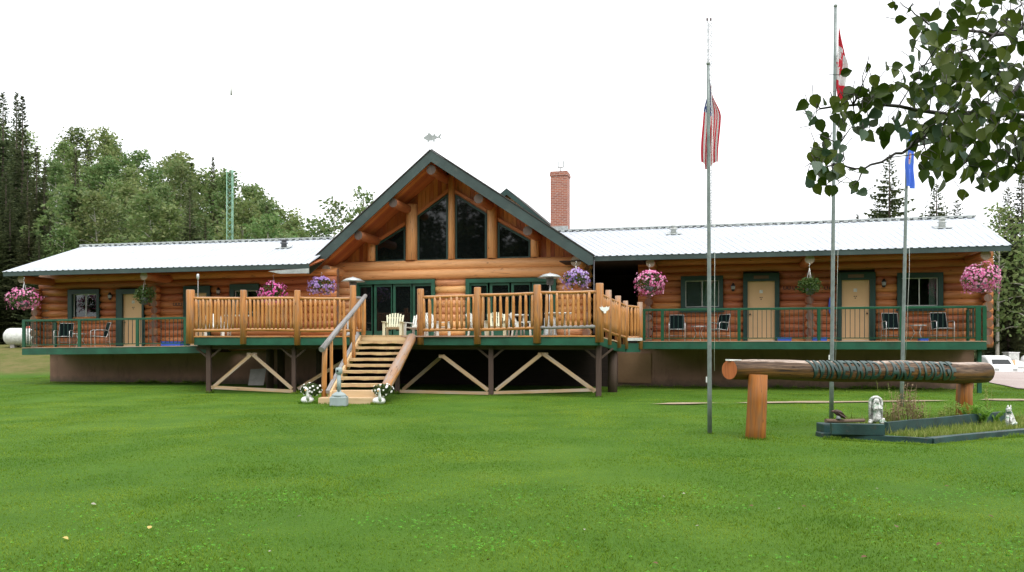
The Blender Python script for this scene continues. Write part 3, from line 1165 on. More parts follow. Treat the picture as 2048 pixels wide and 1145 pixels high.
def door(fr, x0, x1, y0, ix0, ix1, iy0, zf, k, knob_right=False, sign=True, plaque=True, dark=False):
    s0, s1, i0, i1 = fr.sx(x0, k), fr.sx(x1, k), fr.sx(ix0, k), fr.sx(ix1, k)
    xm = (x0 + x1) / 2
    sl = fr.slope * ((s0 + s1) / 2 - fr.sref)
    z1, j1 = fr.zy(xm, y0, k) - sl, fr.zy(xm, iy0, k) - sl
    mb = MB()
    mb.fbox(fr, i0, i1, k - .09, k - .04, zf + .02, j1)
    d = mb.build('door', M['tan'] if not dark else M['frame'], lodge)
    mb = MB()
    mb.fbox(fr, s0, s1, k - .20, k + .1, j1 + .002, z1)
    mb.fbox(fr, s0, i0 - .002, k - .197, k + .1, zf, j1)
    mb.fbox(fr, i1 + .002, s1, k - .197, k + .1, zf, j1)
    mb.build('frame', M['frame'], d)
    mb = MB()
    ks = (i1 - .08) if knob_right else (i0 + .08)
    p = fr.P(ks, k - .09, zf + .95)
    mb.path([p, p - fr.n * .05, p - fr.n * .06], [.012, .012, .03], 8)
    mb.path([p - fr.n * .06, p - fr.n * .085], [.032, .022], 8)
    mb.build('knob', M['black'], d)
    mb = MB()
    mb.fbox(fr, i0 - .02, i1 + .02, k - .14, k - .091, zf - .01, zf + .03)
    mb.build('threshold', M['dull_white'], d)
    if sign:
        mb = MB()
        c = (i0 + i1) / 2
        mb.fbox(fr, c - .25, c + .25, k - .225, k - .203, (j1 + z1) / 2 - .055, (j1 + z1) / 2 + .055)
        mb.build('name_board', M['rough_log'], d)
    if plaque:
        mb = MB()
        c = (i0 + i1) / 2
        mb.fbox(fr, c - .055, c + .055, k - .10, k - .0905, zf + 1.69, zf + 1.80)
        mb.build('door_plate', M['dull_white'], d)
        mb = MB()
        for dx, dz in ((-.03, .06), (.03, .06), (0, .0)):
            mb.fbox(fr, c + dx - .02, c + dx + .02, k - .097, k - .091, zf + 1.46 + dz, zf + 1.49 + dz)
        mb.build('peg', M['bronze'], d)
    return (s0, s1, zf - .1, z1)


KW = 2.0
# ---- right wing
holes = [window(RW, 1362, 1446, 553, 624, 1371, 1438, 562, 615, KW, [(.5, .98)], (.03, .48)),
         window(RW, 1792, 1883.5, 546.6, 621, 1801, 1874, 556.5, 612.5, KW, [(.80, .98)]),
         door(RW, 1486, 1558, 548, 1495, 1549, 563.4, ZFR, KW),
         door(RW, 1673, 1749, 546, 1682, 1737.5, 561, ZFR, KW, True)]
sR0, sRp, sR1 = RW.sx(1186, KW), RW.sx(1277, KW), RW.sx(1984, KW)
log_wall('wall', RW, sRp, sR1, KW, ZFR - .18, 4.62, holes, 'log')
# gable end and back of the right wing
mb = MB()
for i in range(11):
    z = ZFR - .05 + i * .27
    mb.tube(RW.P(sR1 - .25, KW - .1, z + .13), RW.P(sR1 - .25, KW + 8, z + .13), .155, .15, 10, 6, 0, 1, .06)
mb.build('wall', [M['log'], M['log_end']], lodge)
mb = MB()
mb.fbox(RW, sRp, sR1 - .45, KW + 7.7, KW + 7.9, .0, 4.5)
mb.build('wall', M['stucco'], lodge)
# open passage between gable and wing: dark boards inside
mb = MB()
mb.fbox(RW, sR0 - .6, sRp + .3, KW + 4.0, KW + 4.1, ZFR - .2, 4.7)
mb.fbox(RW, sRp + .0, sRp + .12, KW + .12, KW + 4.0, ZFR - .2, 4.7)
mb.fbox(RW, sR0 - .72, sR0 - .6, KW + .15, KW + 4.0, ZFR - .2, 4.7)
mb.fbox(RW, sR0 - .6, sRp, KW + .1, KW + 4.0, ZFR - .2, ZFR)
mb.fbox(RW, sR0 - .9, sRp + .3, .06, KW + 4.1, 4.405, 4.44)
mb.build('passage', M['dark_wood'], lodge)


def end_column(fr, S, z0, n, course, k, r=.145, reach=.42, mat='log'):
    """ends of the crossing logs, one over the other"""
    mb = MB()
    for i in range(n):
        z = z0 + (i + .5) * course
        rr = r * random.uniform(.88, 1.04)
        mb.tube(fr.P(S + random.uniform(-.02, .02), k - reach * random.uniform(.85, 1.1), z), fr.P(S, k + .2, z), rr, rr, 14, 2, 0, 1, .06)
    return mb.build('crossing_log_ends', [M[mat], M['log_end']], lodge)


def eave_log(fr, S, z, k0, r=.15, mat='log'):
    mb = MB()
    mb.tube(fr.P(S, k0, z), fr.P(S, KW + .3, z), r, r * 1.05, 14, 3, 0, 1, .05)
    return mb.build('eave_log', [M[mat], M['log_end_pale']], lodge)


for px in (1299, 1617, 1968):
    S = RW.sx(px, KW)
    end_column(RW, S, ZFR - .1, 9, .275, KW)
    eave_log(RW, RW.sx(px + 2, .3), 4.30, .22)
# ---- left wing
z1w = 4.28
holes = [window(LW, 142, 204, 580, 640, 150, 199, 589, 638, KW, [(.5, .98)], (.03, .48)),
         door(LW, 238, 293, 579.5, 250, 289, 589, ZFL, KW, sign=False),
         door(LW, 372, 425, 573, 383, 418, 587, ZFL, KW, True, sign=False),
         window(LW, 464, 522, 569, 632, 472, 519, 582, 626, KW, [(.02, .5)])]
sL0, sL1 = LW.sx(83, KW), LW.sx(676, KW)
log_wall('wall', LW, sL0, sL1, KW, ZFL - .18, z1w, holes, 'log')
mb = MB()
for i in range(10):
    z = ZFL - .05 + i * .27
    mb.tube(LW.P(sL0 + .25, KW - .1, z + .13), LW.P(sL0 + .25, KW + 7, z + .13), .155, .15, 10, 6, 0, 1, .06)
mb.build('wall', [M['log'], M['log_end']], lodge)
for px in (82, 319):
    S = LW.sx(px, KW)
    end_column(LW, S, ZFL - .1, 9, .27, KW)
    eave_log(LW, LW.sx(px - (38 if px < 100 else 30), .3), 4.02, .25)

# ---- foundations
mb = MB()
mb.fbox(LW, LW.sx(100, KW + .1), LW.sx(640, KW), KW + .1, KW + .4, -.4, ZFL - .15)
mb.fbox(LW, LW.sx(100, KW + .1), LW.sx(100, KW + .1) + .3, KW + .4, KW + 6.8, -.4, ZFL - .15)
mb.build('foundation_wall', M['stucco'], lodge)
mb = MB()
mb.fbox(RW, RW.sx(640, KW), RW.sx(1950, KW), KW + .1, KW + .4, -.4, ZFR - .15)
mb.fbox(RW, RW.sx(1950, KW) - .3, RW.sx(1950, KW), KW + .4, KW + 7.8, -.4, ZFR - .15)
mb.build('foundation_wall', M['stucco'], lodge)
mb = MB()
mb.fbox(RW, RW.sx(1236, KW), RW.sx(1302, KW), KW + .05, KW + .097, .12, 1.20)
mb.build('crawl_space_hatch', M['panel'], lodge)


# ---- metal roofs of the wings: ribbed sheets
def ribbed(fr, s0, s1, r0, r1, k0, z0, k1, z1, name='roof'):
    """eave line from s0..s1 at (k0,z0) rising to a ridge from r0..r1 at (k1,z1)"""
    mb = MB()
    n = int((s1 - s0) / .23)
    prof = ((0, 0), (.60, 0), (.68, .022), (.92, .022), (1.0, 0))
    cols = []
    for i in range(n):
        for (f, h) in prof[:-1]:
            cols.append(((i + f) / n, h))
    cols.append((1.0, 0))
    for (f0, h0), (f1, h1) in zip(cols, cols[1:]):
        a0, a1 = fr.P(s0 + (s1 - s0) * f0, k0, z0 + h0), fr.P(s0 + (s1 - s0) * f1, k0, z0 + h1)
        b0, b1 = fr.P(r0 + (r1 - r0) * f0, k1, z1 + h0), fr.P(r0 + (r1 - r0) * f1, k1, z1 + h1)
        mb.face([a0, a1, b1, b0])
        mb.face([a1 - V((0, 0, .012)), a0 - V((0, 0, .012)), b0 - V((0, 0, .012)), b1 - V((0, 0, .012))])
        mb.face([a0 - V((0, 0, .012)), a1 - V((0, 0, .012)), a1, a0])
    # back slope and ridge cap
    e = 2 * k1 - k0
    mb.face([fr.P(r0, k1, z1), fr.P(r1, k1, z1), fr.P(s1, e, z0), fr.P(s0, e, z0)])
    o = mb.build(name, M['roof'], lodge)
    mb = MB()
    m = int((r1 - r0) / .3)
    mb.fbox(fr, r0, r1, k1 - .16, k1 + .16, z1 + .028, z1 + .075)
    for i in range(m):
        a = r0 + (r1 - r0) * i / m
        mb.fbox(fr, a, a + .15, k1 - .20, k1 - .161, z1 - .03, z1 + .06)
    mb.build('ridge_cap', M['galv'], o)
    return o


# right
KR = 5.4
zRe, zRr = 4.56, 6.20
se0, se1 = RW.sx(1183, 0), RW.sx(2024, 0)
sr0, sr1 = RW.sx(1095, KR), RW.sx(1950, KR)
ribbed(RW, se0, se1, sr0, sr1, -.02, zRe, KR, zRr)
mb = MB()
mb.fbox(RW, se0, se1 - .02, .0, .045, zRe - .17, zRe - .005)
mb.build('fascia_board', M['fascia'], lodge)
mb = MB()
mb.prism([RW.P(se1 - .02, .05, zRe - .01), RW.P(sr1 - .02, KR, zRr - .01), RW.P(sr1 - .02, KR, zRr - .2), RW.P(se1 - .02, .05, zRe - .18)], RW.u * -.045)
mb.build('fascia_board', M['fascia'], lodge)
mb = MB()
mb.face([RW.P(se0, .05, zRe - .1), RW.P(se1 - .1, .05, zRe - .1), RW.P(se1 - .1, KW + .2, zRe + .48), RW.P(se0, KW + .2, zRe + .48)])
mb.face([RW.P(se0, .05, zRe - .06), RW.P(se0, KW + .2, zRe + .52), RW.P(se1 - .1, KW + .2, zRe + .52), RW.P(se1 - .1, .05, zRe - .06)])
mb.build('soffit', M['soffit'], lodge)
# gable-end infill
mb = MB()
mb.prism([RW.P(sR1 - .3, KW, 4.5), RW.P(sR1 - .3, KR, 6.0), RW.P(sR1 - .3, 2 * KR - KW, 4.5)], RW.u * -.1)
mb.build('gable_infill', M['board'], lodge)
# left
zLe, zLr = 4.28, 5.88
le0, le1 = LW.sx(5, 0), LW.sx(618, 0)
lr0, lr1 = LW.sx(165, KR), LW.sx(690, KR)
ribbed(LW, le0, le1, lr0, lr1, -.02, zLe, KR, zLr)
mb = MB()
mb.fbox(LW, le0 + .02, le1, .0, .045, zLe - .17, zLe - .005)
mb.build('fascia_board', M['fascia'], lodge)
mb = MB()
mb.prism([LW.P(le0 + .02, .05, zLe - .01), LW.P(lr0 + .02, KR, zLr - .01), LW.P(lr0 + .02, KR, zLr - .2), LW.P(le0 + .02, .05, zLe - .18)], LW.u * .045)
mb.build('fascia_board', M['fascia'], lodge)
mb = MB()
mb.face([LW.P(le0 + .1, .05, zLe - .1), LW.P(le1, .05, zLe - .1), LW.P(le1, KW + .2, zLe + .46), LW.P(le0 + .1, KW + .2, zLe + .46)])
mb.face([LW.P(le0 + .1, .05, zLe - .06), LW.P(le0 + .1, KW + .2, zLe + .5), LW.P(le1, KW + .2, zLe + .5), LW.P(le1, .05, zLe - .06)])
mb.build('soffit', M['soffit'], lodge)
mb = MB()
mb.prism([LW.P(sL0 + .3, KW, 4.2), LW.P(sL0 + .3, KR, 5.7), LW.P(sL0 + .3, 2 * KR - KW, 4.2)], LW.u * .1)
mb.build('gable_infill', M['board'], lodge)
# light flashing piece tucked under the left eave beside the gable
mb = MB()
mb.prism([LW.hit(536, 543, -.06), LW.hit(556, 541, -.06), LW.hit(618, 537, -.06), LW.hit(618, 547, -.06), LW.hit(560, 548, -.06)], LW.n * .02)
mb.build('flashing', M['galv'], lodge)

# ---- the gabled middle
KWC = 1.5
KG = -.30
gp, gl, gr = RW.hit(862, 301, KG), RW.hit(613, 531, KG), RW.hit(1185.5, 511, KG)
DEP = 11.0


def slope_dir(a, b):
    return (b - a).normalized()


def side_roof(foot, name='roof'):
    d = (foot - gp).normalized()
    nrm = d.cross(RW.n)
    if nrm.z < 0:
        nrm = -nrm
    mb = MB()
    b = RW.n * DEP
    lift = nrm * .05
    mb.prism([gp + lift - RW.n * .03, foot + lift - RW.n * .03, foot + lift * .3 - RW.n * .03, gp + lift * .3 - RW.n * .03], b)
    o = mb.build('roof', M['shingle'], lodge)
    # fascia
    mb = MB()
    th = .33
    drop = V((0, 0, -1)) * th * 1.22
    q = foot + nrm * -(th * .62)
    mb.prism([gp, foot, foot + V((0, 0, -.31)), foot + V((0, 0, -.31)) - d * .10 + V((0, 0, -.1)) * 0 - nrm * .10, gp + drop], RW.n * .055)
    mb.build('fascia_board', M['fascia'], lodge)
    # soffit boards along the slope underside: each board runs with the slope
    mb = MB()
    nb = 17
    for i in range(nb):
        k0, k1 = .06 + i * 1.85 / nb, .06 + (i + 1) * 1.85 / nb - .006
        a0, a1 = gp + RW.n * k0 + V((0, 0, -.22)), gp + RW.n * k1 + V((0, 0, -.22))
        f0, f1 = foot + RW.n * k0 - nrm * .17, foot + RW.n * k1 - nrm * .17
        dz = V((0, 0, .03))
        mb.box8([a0, f0, a1, f1, a0 + dz, f0 + dz, a1 + dz, f1 + dz])
    mb.build('soffit', M['soffit'], lodge)
    return nrm


side_roof(gl)
side_roof(gr)
# purlin logs with their weathered ends
for (x, y, r) in ((862, 340, .175), (786, 406, .165), (957, 398, .17), (716.5, 471, .165), (1055, 462, .165)):
    c = RW.hit(x, y, KG + .12)
    mb = MB()
    mb.tube(c, c + RW.n * 2.2, r, r * 1.04, 18, 3, 0, 1, .04)
    mb.build('purlin_log', [M['purlin'], M['purlin_end']], lodge)
for (x, y) in ((652, 541), (1152, 523)):
    c = RW.hit(x, y, .1)
    mb = MB()
    mb.tube(c, c + RW.n * 1.8, .19, .19, 16, 3, 0, 1, .04)
    mb.build('plate_log', [M['log_light'], M['log_end_pale']], lodge)
# gable wall above the beam
KB = 1.55
wl_, wr_ = RW.hit(655, 523, KB), RW.hit(1168, 520, KB)
zb = 1.6 + (685 - 522) / 1594 * RW.hit(862, 522, KB).y
top = gp + RW.n * (KB - KG)
fl, fr_ = gl + RW.n * (KB - KG), gr + RW.n * (KB - KG)


def on_slope(px, k, drop=.30):
    """z under the roof at a photo column on plane k"""
    S = RW.sx(px, k)
    Sp, Sl, Sr = RW.u.dot(gp), RW.u.dot(gl), RW.u.dot(gr)
    if S < Sp:
        z = gp.z + (gl.z - gp.z) * (Sp - S) / (Sp - Sl)
    else:
        z = gp.z + (gr.z - gp.z) * (S - Sp) / (Sr - Sp)
    return z - drop


mb = MB()
Sw0, Sw1, Sp = RW.sx(628, KB), RW.sx(1180, KB), RW.u.dot(gp)
nbd = int((Sw1 - Sw0) / .16)
for i in range(nbd):
    a, b = Sw0 + (Sw1 - Sw0) * i / nbd, Sw0 + (Sw1 - Sw0) * (i + 1) / nbd - .008
    pa, pb = (1024 + F * RW.P(a, KB, 0).x / RW.P(a, KB, 0).y), (1024 + F * RW.P(b, KB, 0).x / RW.P(b, KB, 0).y)
    za, zc = on_slope(pa, KB, .21), on_slope(pb, KB, .21)
    if min(za, zc) < zb + .05:
        continue
    mb.box8([RW.P(a, KB, zb), RW.P(b, KB, zb), RW.P(a, KB + .05, zb), RW.P(b, KB + .05, zb), RW.P(a, KB, za), RW.P(b, KB, zc), RW.P(a, KB + .05, za), RW.P(b, KB + .05, zc)])
mb.build('gable_wall', M['board'], lodge)
# posts between the windows
for (x0, x1) in ((735, 750), (811.5, 834), (896, 909.5), (974, 994), (1061, 1078)):
    a, b = RW.sx(x0, 1.4), RW.sx(x1, 1.4)
    z1 = min(on_slope(x0, 1.4, .26), on_slope(x1, 1.4, .26))
    mb = MB()
    c = (a + b) / 2
    r = (b - a) / 2
    mb.path([RW.P(c, 1.43, zb + .02), RW.P(c, 1.43, (zb + z1) / 2), RW.P(c, 1.43, z1)], [r * 1.0, r * .98, r * .97], 16, 0, True, None, .03)
    mb.build('gable_post', M['log_light'], lodge)
# raking trim over the windows
for (x0, y0, x1, y1, h) in ((752, 480, 811, 443, 7), (835, 424, 896, 378, 7), (910, 379, 973, 418, 7), (995, 435, 1061, 472, 7)):
    mb = MB()
    mb.prism([RW.hit(x0, y0, 1.43), RW.hit(x1, y1, 1.43), RW.hit(x1, y1 + h, 1.43), RW.hit(x0, y0 + h, 1.43)], RW.n * .10)
    mb.build('rake_trim', M['board'], lodge)
# tall gable windows
for poly in ([(751, 525), (811, 523), (811, 452.6), (751, 489)], [(834.5, 523), (896, 522), (896, 388), (834.5, 431.6)],
             [(910, 521), (973.5, 521), (973.5, 427.6), (910, 388.5)], [(995, 518.5), (1061, 517), (1061, 481), (995, 444)]):
    pts = [RW.hit(x, y, 1.45) for x, y in poly]
    cen = sum(pts, V((0, 0, 0))) / len(pts)
    inner = []
    for i, p in enumerate(pts):
        e0 = (pts[i] - pts[i - 1]).normalized()
        e1 = (pts[(i + 1) % len(pts)] - pts[i]).normalized()
        n0, n1 = RW.n.cross(e0), RW.n.cross(e1)
        if n0.dot(cen - p) < 0:
            n0 = -n0
        if n1.dot(cen - p) < 0:
            n1 = -n1
        bis = (n0 + n1)
        bis = bis / bis.dot(n0)
        inner.append(p + bis * .075)
    mb = MB()
    for i in range(len(pts)):
        j = (i + 1) % len(pts)
        mb.prism([pts[i], pts[j], inner[j], inner[i]], RW.n * .08)
    f = mb.build('gable_window', M['frame'], lodge)
    mb = MB()
    mb.prism([p + RW.n * .03 for p in inner], RW.n * .01)
    mb.build('pane', M['dark_glass'], f)
# beams and log wall below
mb = MB()
S0, S1 = RW.sx(632, KWC), RW.sx(1182, KWC)
zbeam = zb
mb.tube(RW.P(S0, KWC - .06, zbeam - .19), RW.P(S1, KWC - .06, zbeam - .19), .205, .20, 18, 14, 0, 1, .05)
mb.build('beam_log', [M['log_light'], M['log_end_pale']], lodge)
mb = MB()
mb.tube(RW.P(S0, KWC - .08, zbeam - .53), RW.P(S1, KWC - .08, zbeam - .53), .20, .21, 18, 14, 0, 1, .05)
mb.build('beam_log', [M['log_light'], M['log_end_pale']], lodge)


def patio_doors(x0, x1, y0, panels, k, zf):
    s0, s1 = RW.sx(x0, k), RW.sx(x1, k)
    z1 = RW.zy((x0 + x1) / 2, y0, k)
    w = .15
    mb = MB()
    mb.fbox(RW, s0, s1, k - .2, k + .08, z1 - w, z1)
    mb.fbox(RW, s0, s0 + w, k - .197, k + .08, zf, z1 - w)
    mb.fbox(RW, s1 - w, s1, k - .197, k + .08, zf, z1 - w)
    f = mb.build('patio_door', M['green'], lodge)
    for a, b in panels:
        a, b = RW.sx(a, k), RW.sx(b, k)
        mb = MB()
        st = .10
        mb.fbox(RW, a - st, a, k - .10, k - .03, zf + .02, z1 - w - .002)
        mb.fbox(RW, b, b + st * .0 + .03, k - .10, k - .03, zf + .02, z1 - w - .002)
        mb.fbox(RW, a, b, k - .098, k - .032, zf + .02, zf + .24)
        mb.fbox(RW, a, b, k - .098, k - .032, z1 - w - .10, z1 - w - .003)
        mb.build('door_leaf', M['green'], f)
        mb = MB()
        mb.fbox(RW, a, b, k - .07, k - .06, zf + .24, z1 - w - .10)
        mb.build('pane', M['dark_glass'], f)
    return (s0, s1, zf - .1, z1)


holes = [patio_doors(714, 873, 561, [(722, 745), (755, 784), (793, 823), (832, 864)], KWC, ZFC),
         patio_doors(934, 1114, 557.5, [(944, 975), (986, 1018), (1029, 1060), (1070, 1102)], KWC, ZFC)]
log_wall('wall', RW, S0 + .1, S1 - .05, KWC, ZFC - .2, zbeam - .72, holes, 'log_light', .27)
end_column(RW, S0 + .25, ZFC, 10, .30, KWC, .17, .35, 'log')
end_column(RW, S1 - .12, ZFC, 9, .30, KWC, .16, .35, 'log_light')
# dark log side wall of the gable bay where it meets the left wing
mb = MB()
for i in range(11):
    z = ZFC + .1 + i * .27
    mb.tube(RW.P(S0 + .2, KWC, z), RW.P(S0 + .2, KWC + 3, z), .15, .15, 10, 3, 0, 1, .06)
mb.build('wall', [M['log'], M['log_end']], lodge)
# rear gable showing over the front roof
KQ = 11.0
pk, pr, pl = RW.hit(1013, 378, KQ), RW.hit(1108, 458, KQ), RW.hit(918, 458, KQ)
mb = MB()
for foot in (pr, pl):
    mb.prism([pk, foot, foot + V((0, 0, -.26)), pk + V((0, 0, -.29))], RW.n * .06)
mb.build('fascia_board', M['frame'], lodge)
mb = MB()
for foot in (pr, pl):
    mb.prism([pk + V((0, 0, .03)), foot + V((0, 0, .03)), foot + V((0, 0, -.02)), pk + V((0, 0, -.02))], RW.n * 5 + V((0, 0, 0)))
mb.build('roof', M['shingle'], lodge)
mb = MB()
mb.prism([pk + V((0, 0, -.1)) + RW.n * .4, pr + V((0, 0, -.06)) + RW.n * .4, pr + V((0, 0, -3)) + RW.n * .4, pl + V((0, 0, -3)) + RW.n * .4, pl + V((0, 0, -.06)) + RW.n * .4], RW.n * .08)
mb.build('gable_infill', M['log_light'], lodge)
# downpipe at the right foot of the gable
mb = MB()
p = RW.hit(1188, 521, .0)
mb.tube(p, V((p.x, p.y, 1.9)), .022, .022, 8)
mb.build('downpipe', M['dark_metal'], lodge)

# ---- chimney
KC = 6.3
a, b = RW.sx(1101, KC), RW.sx(1134, KC)
zt = RW.zy(1118, 346, KC)
mb = MB()
w = b - a


def brickbox(mb, s0, s1, k0, k1, z0, z1):
    c = [RW.P(s1 if q & 1 else s0, k1 if q & 2 else k0, z1 if q & 4 else z0) for q in range(8)]
    for q, l in (((0, 1, 5, 4), s1 - s0), ((1, 3, 7, 5), k1 - k0), ((3, 2, 6, 7), s1 - s0), ((2, 0, 4, 6), k1 - k0)):
        mb.face([c[i] for i in q], [(0, z0), (l, z0), (l, z1), (0, z1)])
    mb.face([c[4], c[5], c[7], c[6]], [(0, 0), (s1 - s0, 0), (s1 - s0, k1 - k0), (0, k1 - k0)])
    mb.face([c[0], c[2], c[3], c[1]], [(0, 0), (0, k1 - k0), (s1 - s0, k1 - k0), (s1 - s0, 0)])


brickbox(mb, a, b, KC, KC + w, 4.5, zt - .12)
ch = mb.build('chimney', M['brick'], lodge)
mb = MB()
brickbox(mb, a - .03, b + .03, KC - .03, KC + w + .03, zt - .12, zt)
brickbox(mb, a - .01, b + .01, KC - .01, KC + w + .01, zt, zt + .07)
mb.build('chimney_cap', M['brick'], ch)
mb = MB()
c = RW.P((a + b) / 2 + .02, KC + w / 2, zt + .07)
mb.tube(c, c + V((0, 0, .22)), .025, .025, 8)
mb.beam(c + V((0, 0, .24)) - RW.u * .13, c + V((0, 0, .24)) + RW.u * .13, .05, .04)
for sg in (-1, 1):
    mb.beam(c + RW.u * .115 * sg + V((0, 0, .26)), c + RW.u * .115 * sg + V((0, 0, .50)), .045, .045)
mb.build('flue_bracket', M['grey'], ch)
mb = MB()
mb.fbox(RW, a - .06, b + .05, KC - .12, KC - .035, 5.9, 6.55)
mb.build('flashing', M['galv'], ch)


# ---- roof vents
def roof_vent(fr, px, py, k, big, mat):
    S = fr.sx(px, k)
    tz = (zRr - zRe) / KR if fr is RW else (zLr - zLe) / KR
    z = (zRe if fr is RW else zLe) + (k) * tz + .02
    c = fr.P(S, k, z)
    mb = MB()
    mb.lathe([(.11, -.1), (.11, .16), (.16, .17), (.16, .20), (.10, .21), (.10, .27), (.17, .28), (.17, .31), (.02, .34)], 14, c)
    o = mb.build('roof_vent', M[mat], lodge)
    mb = MB()
    mb.box8([fr.P(S + a_ * .28, k + b_ * .22, z + b_ * .22 * tz + h_) for h_ in (.012, .035) for b_ in (-1, 1) for a_ in (-1, 1)])
    mb.build('base_flashing', M['galv'], o)
    return o


roof_vent(LW, 568, 493, 3.4, 1, 'dark_metal')
roof_vent(RW, 1347, 468, 3.9, 1, 'dull_white')
roof_vent(RW, 1884, 452, 3.4, 1, 'dull_white')


# ---- wall lamps and horseshoes
def wall_lamp(fr, px, py):
    c = fr.hit(px, py, KW - .17)
    mb = MB()
    mb.lathe([(.02, .17), (.075, .08), (.08, .06), (.055, -.10), (.03, -.13)], 8, c - fr.n * .06)
    mb.beam(c + V((0, 0, .02)), c + fr.n * .12 + V((0, 0, .02)), .04, .10)
    o = mb.build('wall_lamp', M['black'], lodge)
    mb = MB()
    mb.lathe([(.062, -.06), (.080, .055)], 8, c - fr.n * .062)
    mb.build('lamp_glass', M['grey'], o)


for px, py in ((221.6, 594), (438, 584)):
    wall_lamp(LW, px, py)
for px, py in ((1466, 576), (1767, 568)):
    wall_lamp(RW, px, py)
for fr, lst in ((LW, (300, 305.5, 311, 349, 355, 361)), (RW, (1570, 1578, 1588, 1596, 1652, 1662))):
    for x in lst:
        c = fr.hit(x, 609 if fr is LW else 576, KW - .17)
        mb = MB()
        pts = [c + fr.u * math.cos(R(a_)) * .055 + V((0, 0, math.sin(R(a_)) * .06)) for a_ in range(-240, 61, 30)]
        mb.path(pts, .012, 5)
        mb.build('horseshoe', M['black'], lodge)
# blue oval hung on the wall
mb = MB()
c = RW.hit(1661, 612, KW - .2)
mb.blob(c, .07, .03, .30, 12, 8)
mb.build('wall_ornament', M['blue'], lodge)

# ---- weathervane fish (its rod stands in the gable peak)
fish = thing('fish_weathervane', 'flat grey metal fish with fins standing over the gable peak', 'weathervane', tuple(gp + RW.n * .6))
c = RW.hit(864, 274.5, KG + .6)
out = [(-20, 1), (-15, 4), (-10, 6), (-10, 10), (-8, 11), (-7, 7), (2, 6), (3, 10), (6, 9), (5, 5), (10, 3), (14, 2), (18, 6), (19.5, 6), (17.5, 0), (19.5, -5), (17, -5), (13, 0),
       (8, -2), (6, -6), (3, -6), (3, -3), (-1, -4), (-4, -8), (-8, -9), (-9, -6), (-14, -3), (-17, -1)]
sc = RW.hit(862, 300, KG).y / F
mb = MB()
poly = [c + RW.u * x * sc - V((0, 0, 1)) * y * sc for x, y in out]
mb.prism(poly[::-1], RW.n * .03)
mb.build('fish', M['grey'], fish)
mb = MB()
q = gp + RW.n * .6
mb.tube(V((c.x, c.y + .015, q.z - .05)), V((c.x, c.y + .015, c.z - .1)), .02, .014, 6)
mb.build('rod', M['grey'], fish)
# dark sheet added behind the glass doors to block sky showing through gaps
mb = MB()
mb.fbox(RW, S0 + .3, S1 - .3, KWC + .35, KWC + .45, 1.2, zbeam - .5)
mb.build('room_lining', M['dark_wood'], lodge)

# ================================================================= front deck
DL = Frame(6.0, 23.83)
DR = Frame(14.0, 23.54)
ZF = 1.80
deck = thing('front_deck', 'raised front deck with peeled-log railing and green fascia on dark posts', 'deck', tuple(DL.P(DL.sx(560), 2, 0)))
CFL, CSL, CSR, CFR = DL.hit(374, HY), DL.hit(716, HY), DR.hit(834, HY), DR.hit(1199, HY)
SIDE = [at(1199, HY, CFR.y), at(1217, HY, 24.1), at(1236, HY, 25.3), at(1251, HY, 26.3), at(1280, HY, 26.75)]
for p in [CFL, CSL, CSR, CFR] + SIDE:
    p.z = 0
BL, BR = LW.P(LW.sx(374, 0), 0.1, 0), RW.P(RW.sx(1190, KW) - .1, KW - .1, 0)
BL.z = 0
BC = RW.P(S0, KWC + .05, 0)
BR2 = V((SIDE[3].x - .45, SIDE[3].y + .1, 0))


def flat(p, z):
    return V((p.x, p.y, z))


# floor boards: strips running along the front, left and right half
mb = MB()
nb = 26
for (A, B, C, D) in ((CFL, flat((CSL + CSR) / 2, 0), BC, flat(BL, 0)), (flat((CSL + CSR) / 2, 0), CFR, BR, BC)):
    for i in range(nb):
        f0, f1 = i / nb, (i + 1) / nb - .0012
        q = [A.lerp(D, f0), B.lerp(C, f0), A.lerp(D, f1), B.lerp(C, f1)]
        mb.box8([flat(p, z) for z in (ZF - .04, ZF) for p in q])
mb.build('floor', M['floor'], deck)
mb = MB()
mb.prism([flat(CFR, ZF - .06), flat(SIDE[1], ZF - .12), flat(SIDE[2], ZF - .2), flat(BR2, ZF - .2), flat(BR, ZF - .06)], V((0, 0, .04)))
mb.build('floor', M['floor'], deck)
# fascia boards
for (fr, x0, x1) in ((DL, 389, 716), (DR, 832, 1197)):
    mb = MB()
    mb.fbox(fr, fr.sx(x0), fr.sx(x1), -.045, 0, ZF - .29, ZF - .045)
    mb.build('fascia_board', M['green'], deck, bevel=.006)
    mb = MB()
    mb.fbox(fr, fr.sx(x0), fr.sx(x1), -.07, -.001, ZF - .043, ZF - .004)
    mb.build('edge_board', M['rail'], deck)
zz = [ZF - .005, ZF - .10, ZF - .22, ZF - .25]
for i in range(3):
    mb = MB()
    a, b = SIDE[i], SIDE[i + 1]
    mb.prism([flat(a, zz[i] - .03), flat(b, zz[i + 1] - .03), flat(b, zz[i + 1] - .27), flat(a, zz[i] - .27)], V((-.05, .012, 0)))
    mb.build('fascia_board', M['green'], deck)
# dark joists under the floor
mb = MB()
for fr, x0, x1 in ((DL, 395, 715), (DR, 720, 1195)):
    for k in (.3, 2.2, 4.2):
        mb.fbox(fr, fr.sx(x0, k), fr.sx(x1, k), k, k + .12, ZF - .42, ZF - .26)
mb.build('joist_beam', M['brown_post'], deck)
mb = MB()
mb.box8([flat(p, z) for z in (ZF - .25, ZF - .045) for p in (CFL + V((.1, .12, 0)), (CSL + CSR) / 2 + V((0, .12, 0)), BL, BC)])
mb.box8([flat(p, z) for z in (ZF - .25, ZF - .045) for p in ((CSL + CSR) / 2 + V((0, .12, 0)), CFR + V((-.1, .12, 0)), BC, BR)])
mb.build('joists', M['brown_post'], deck)

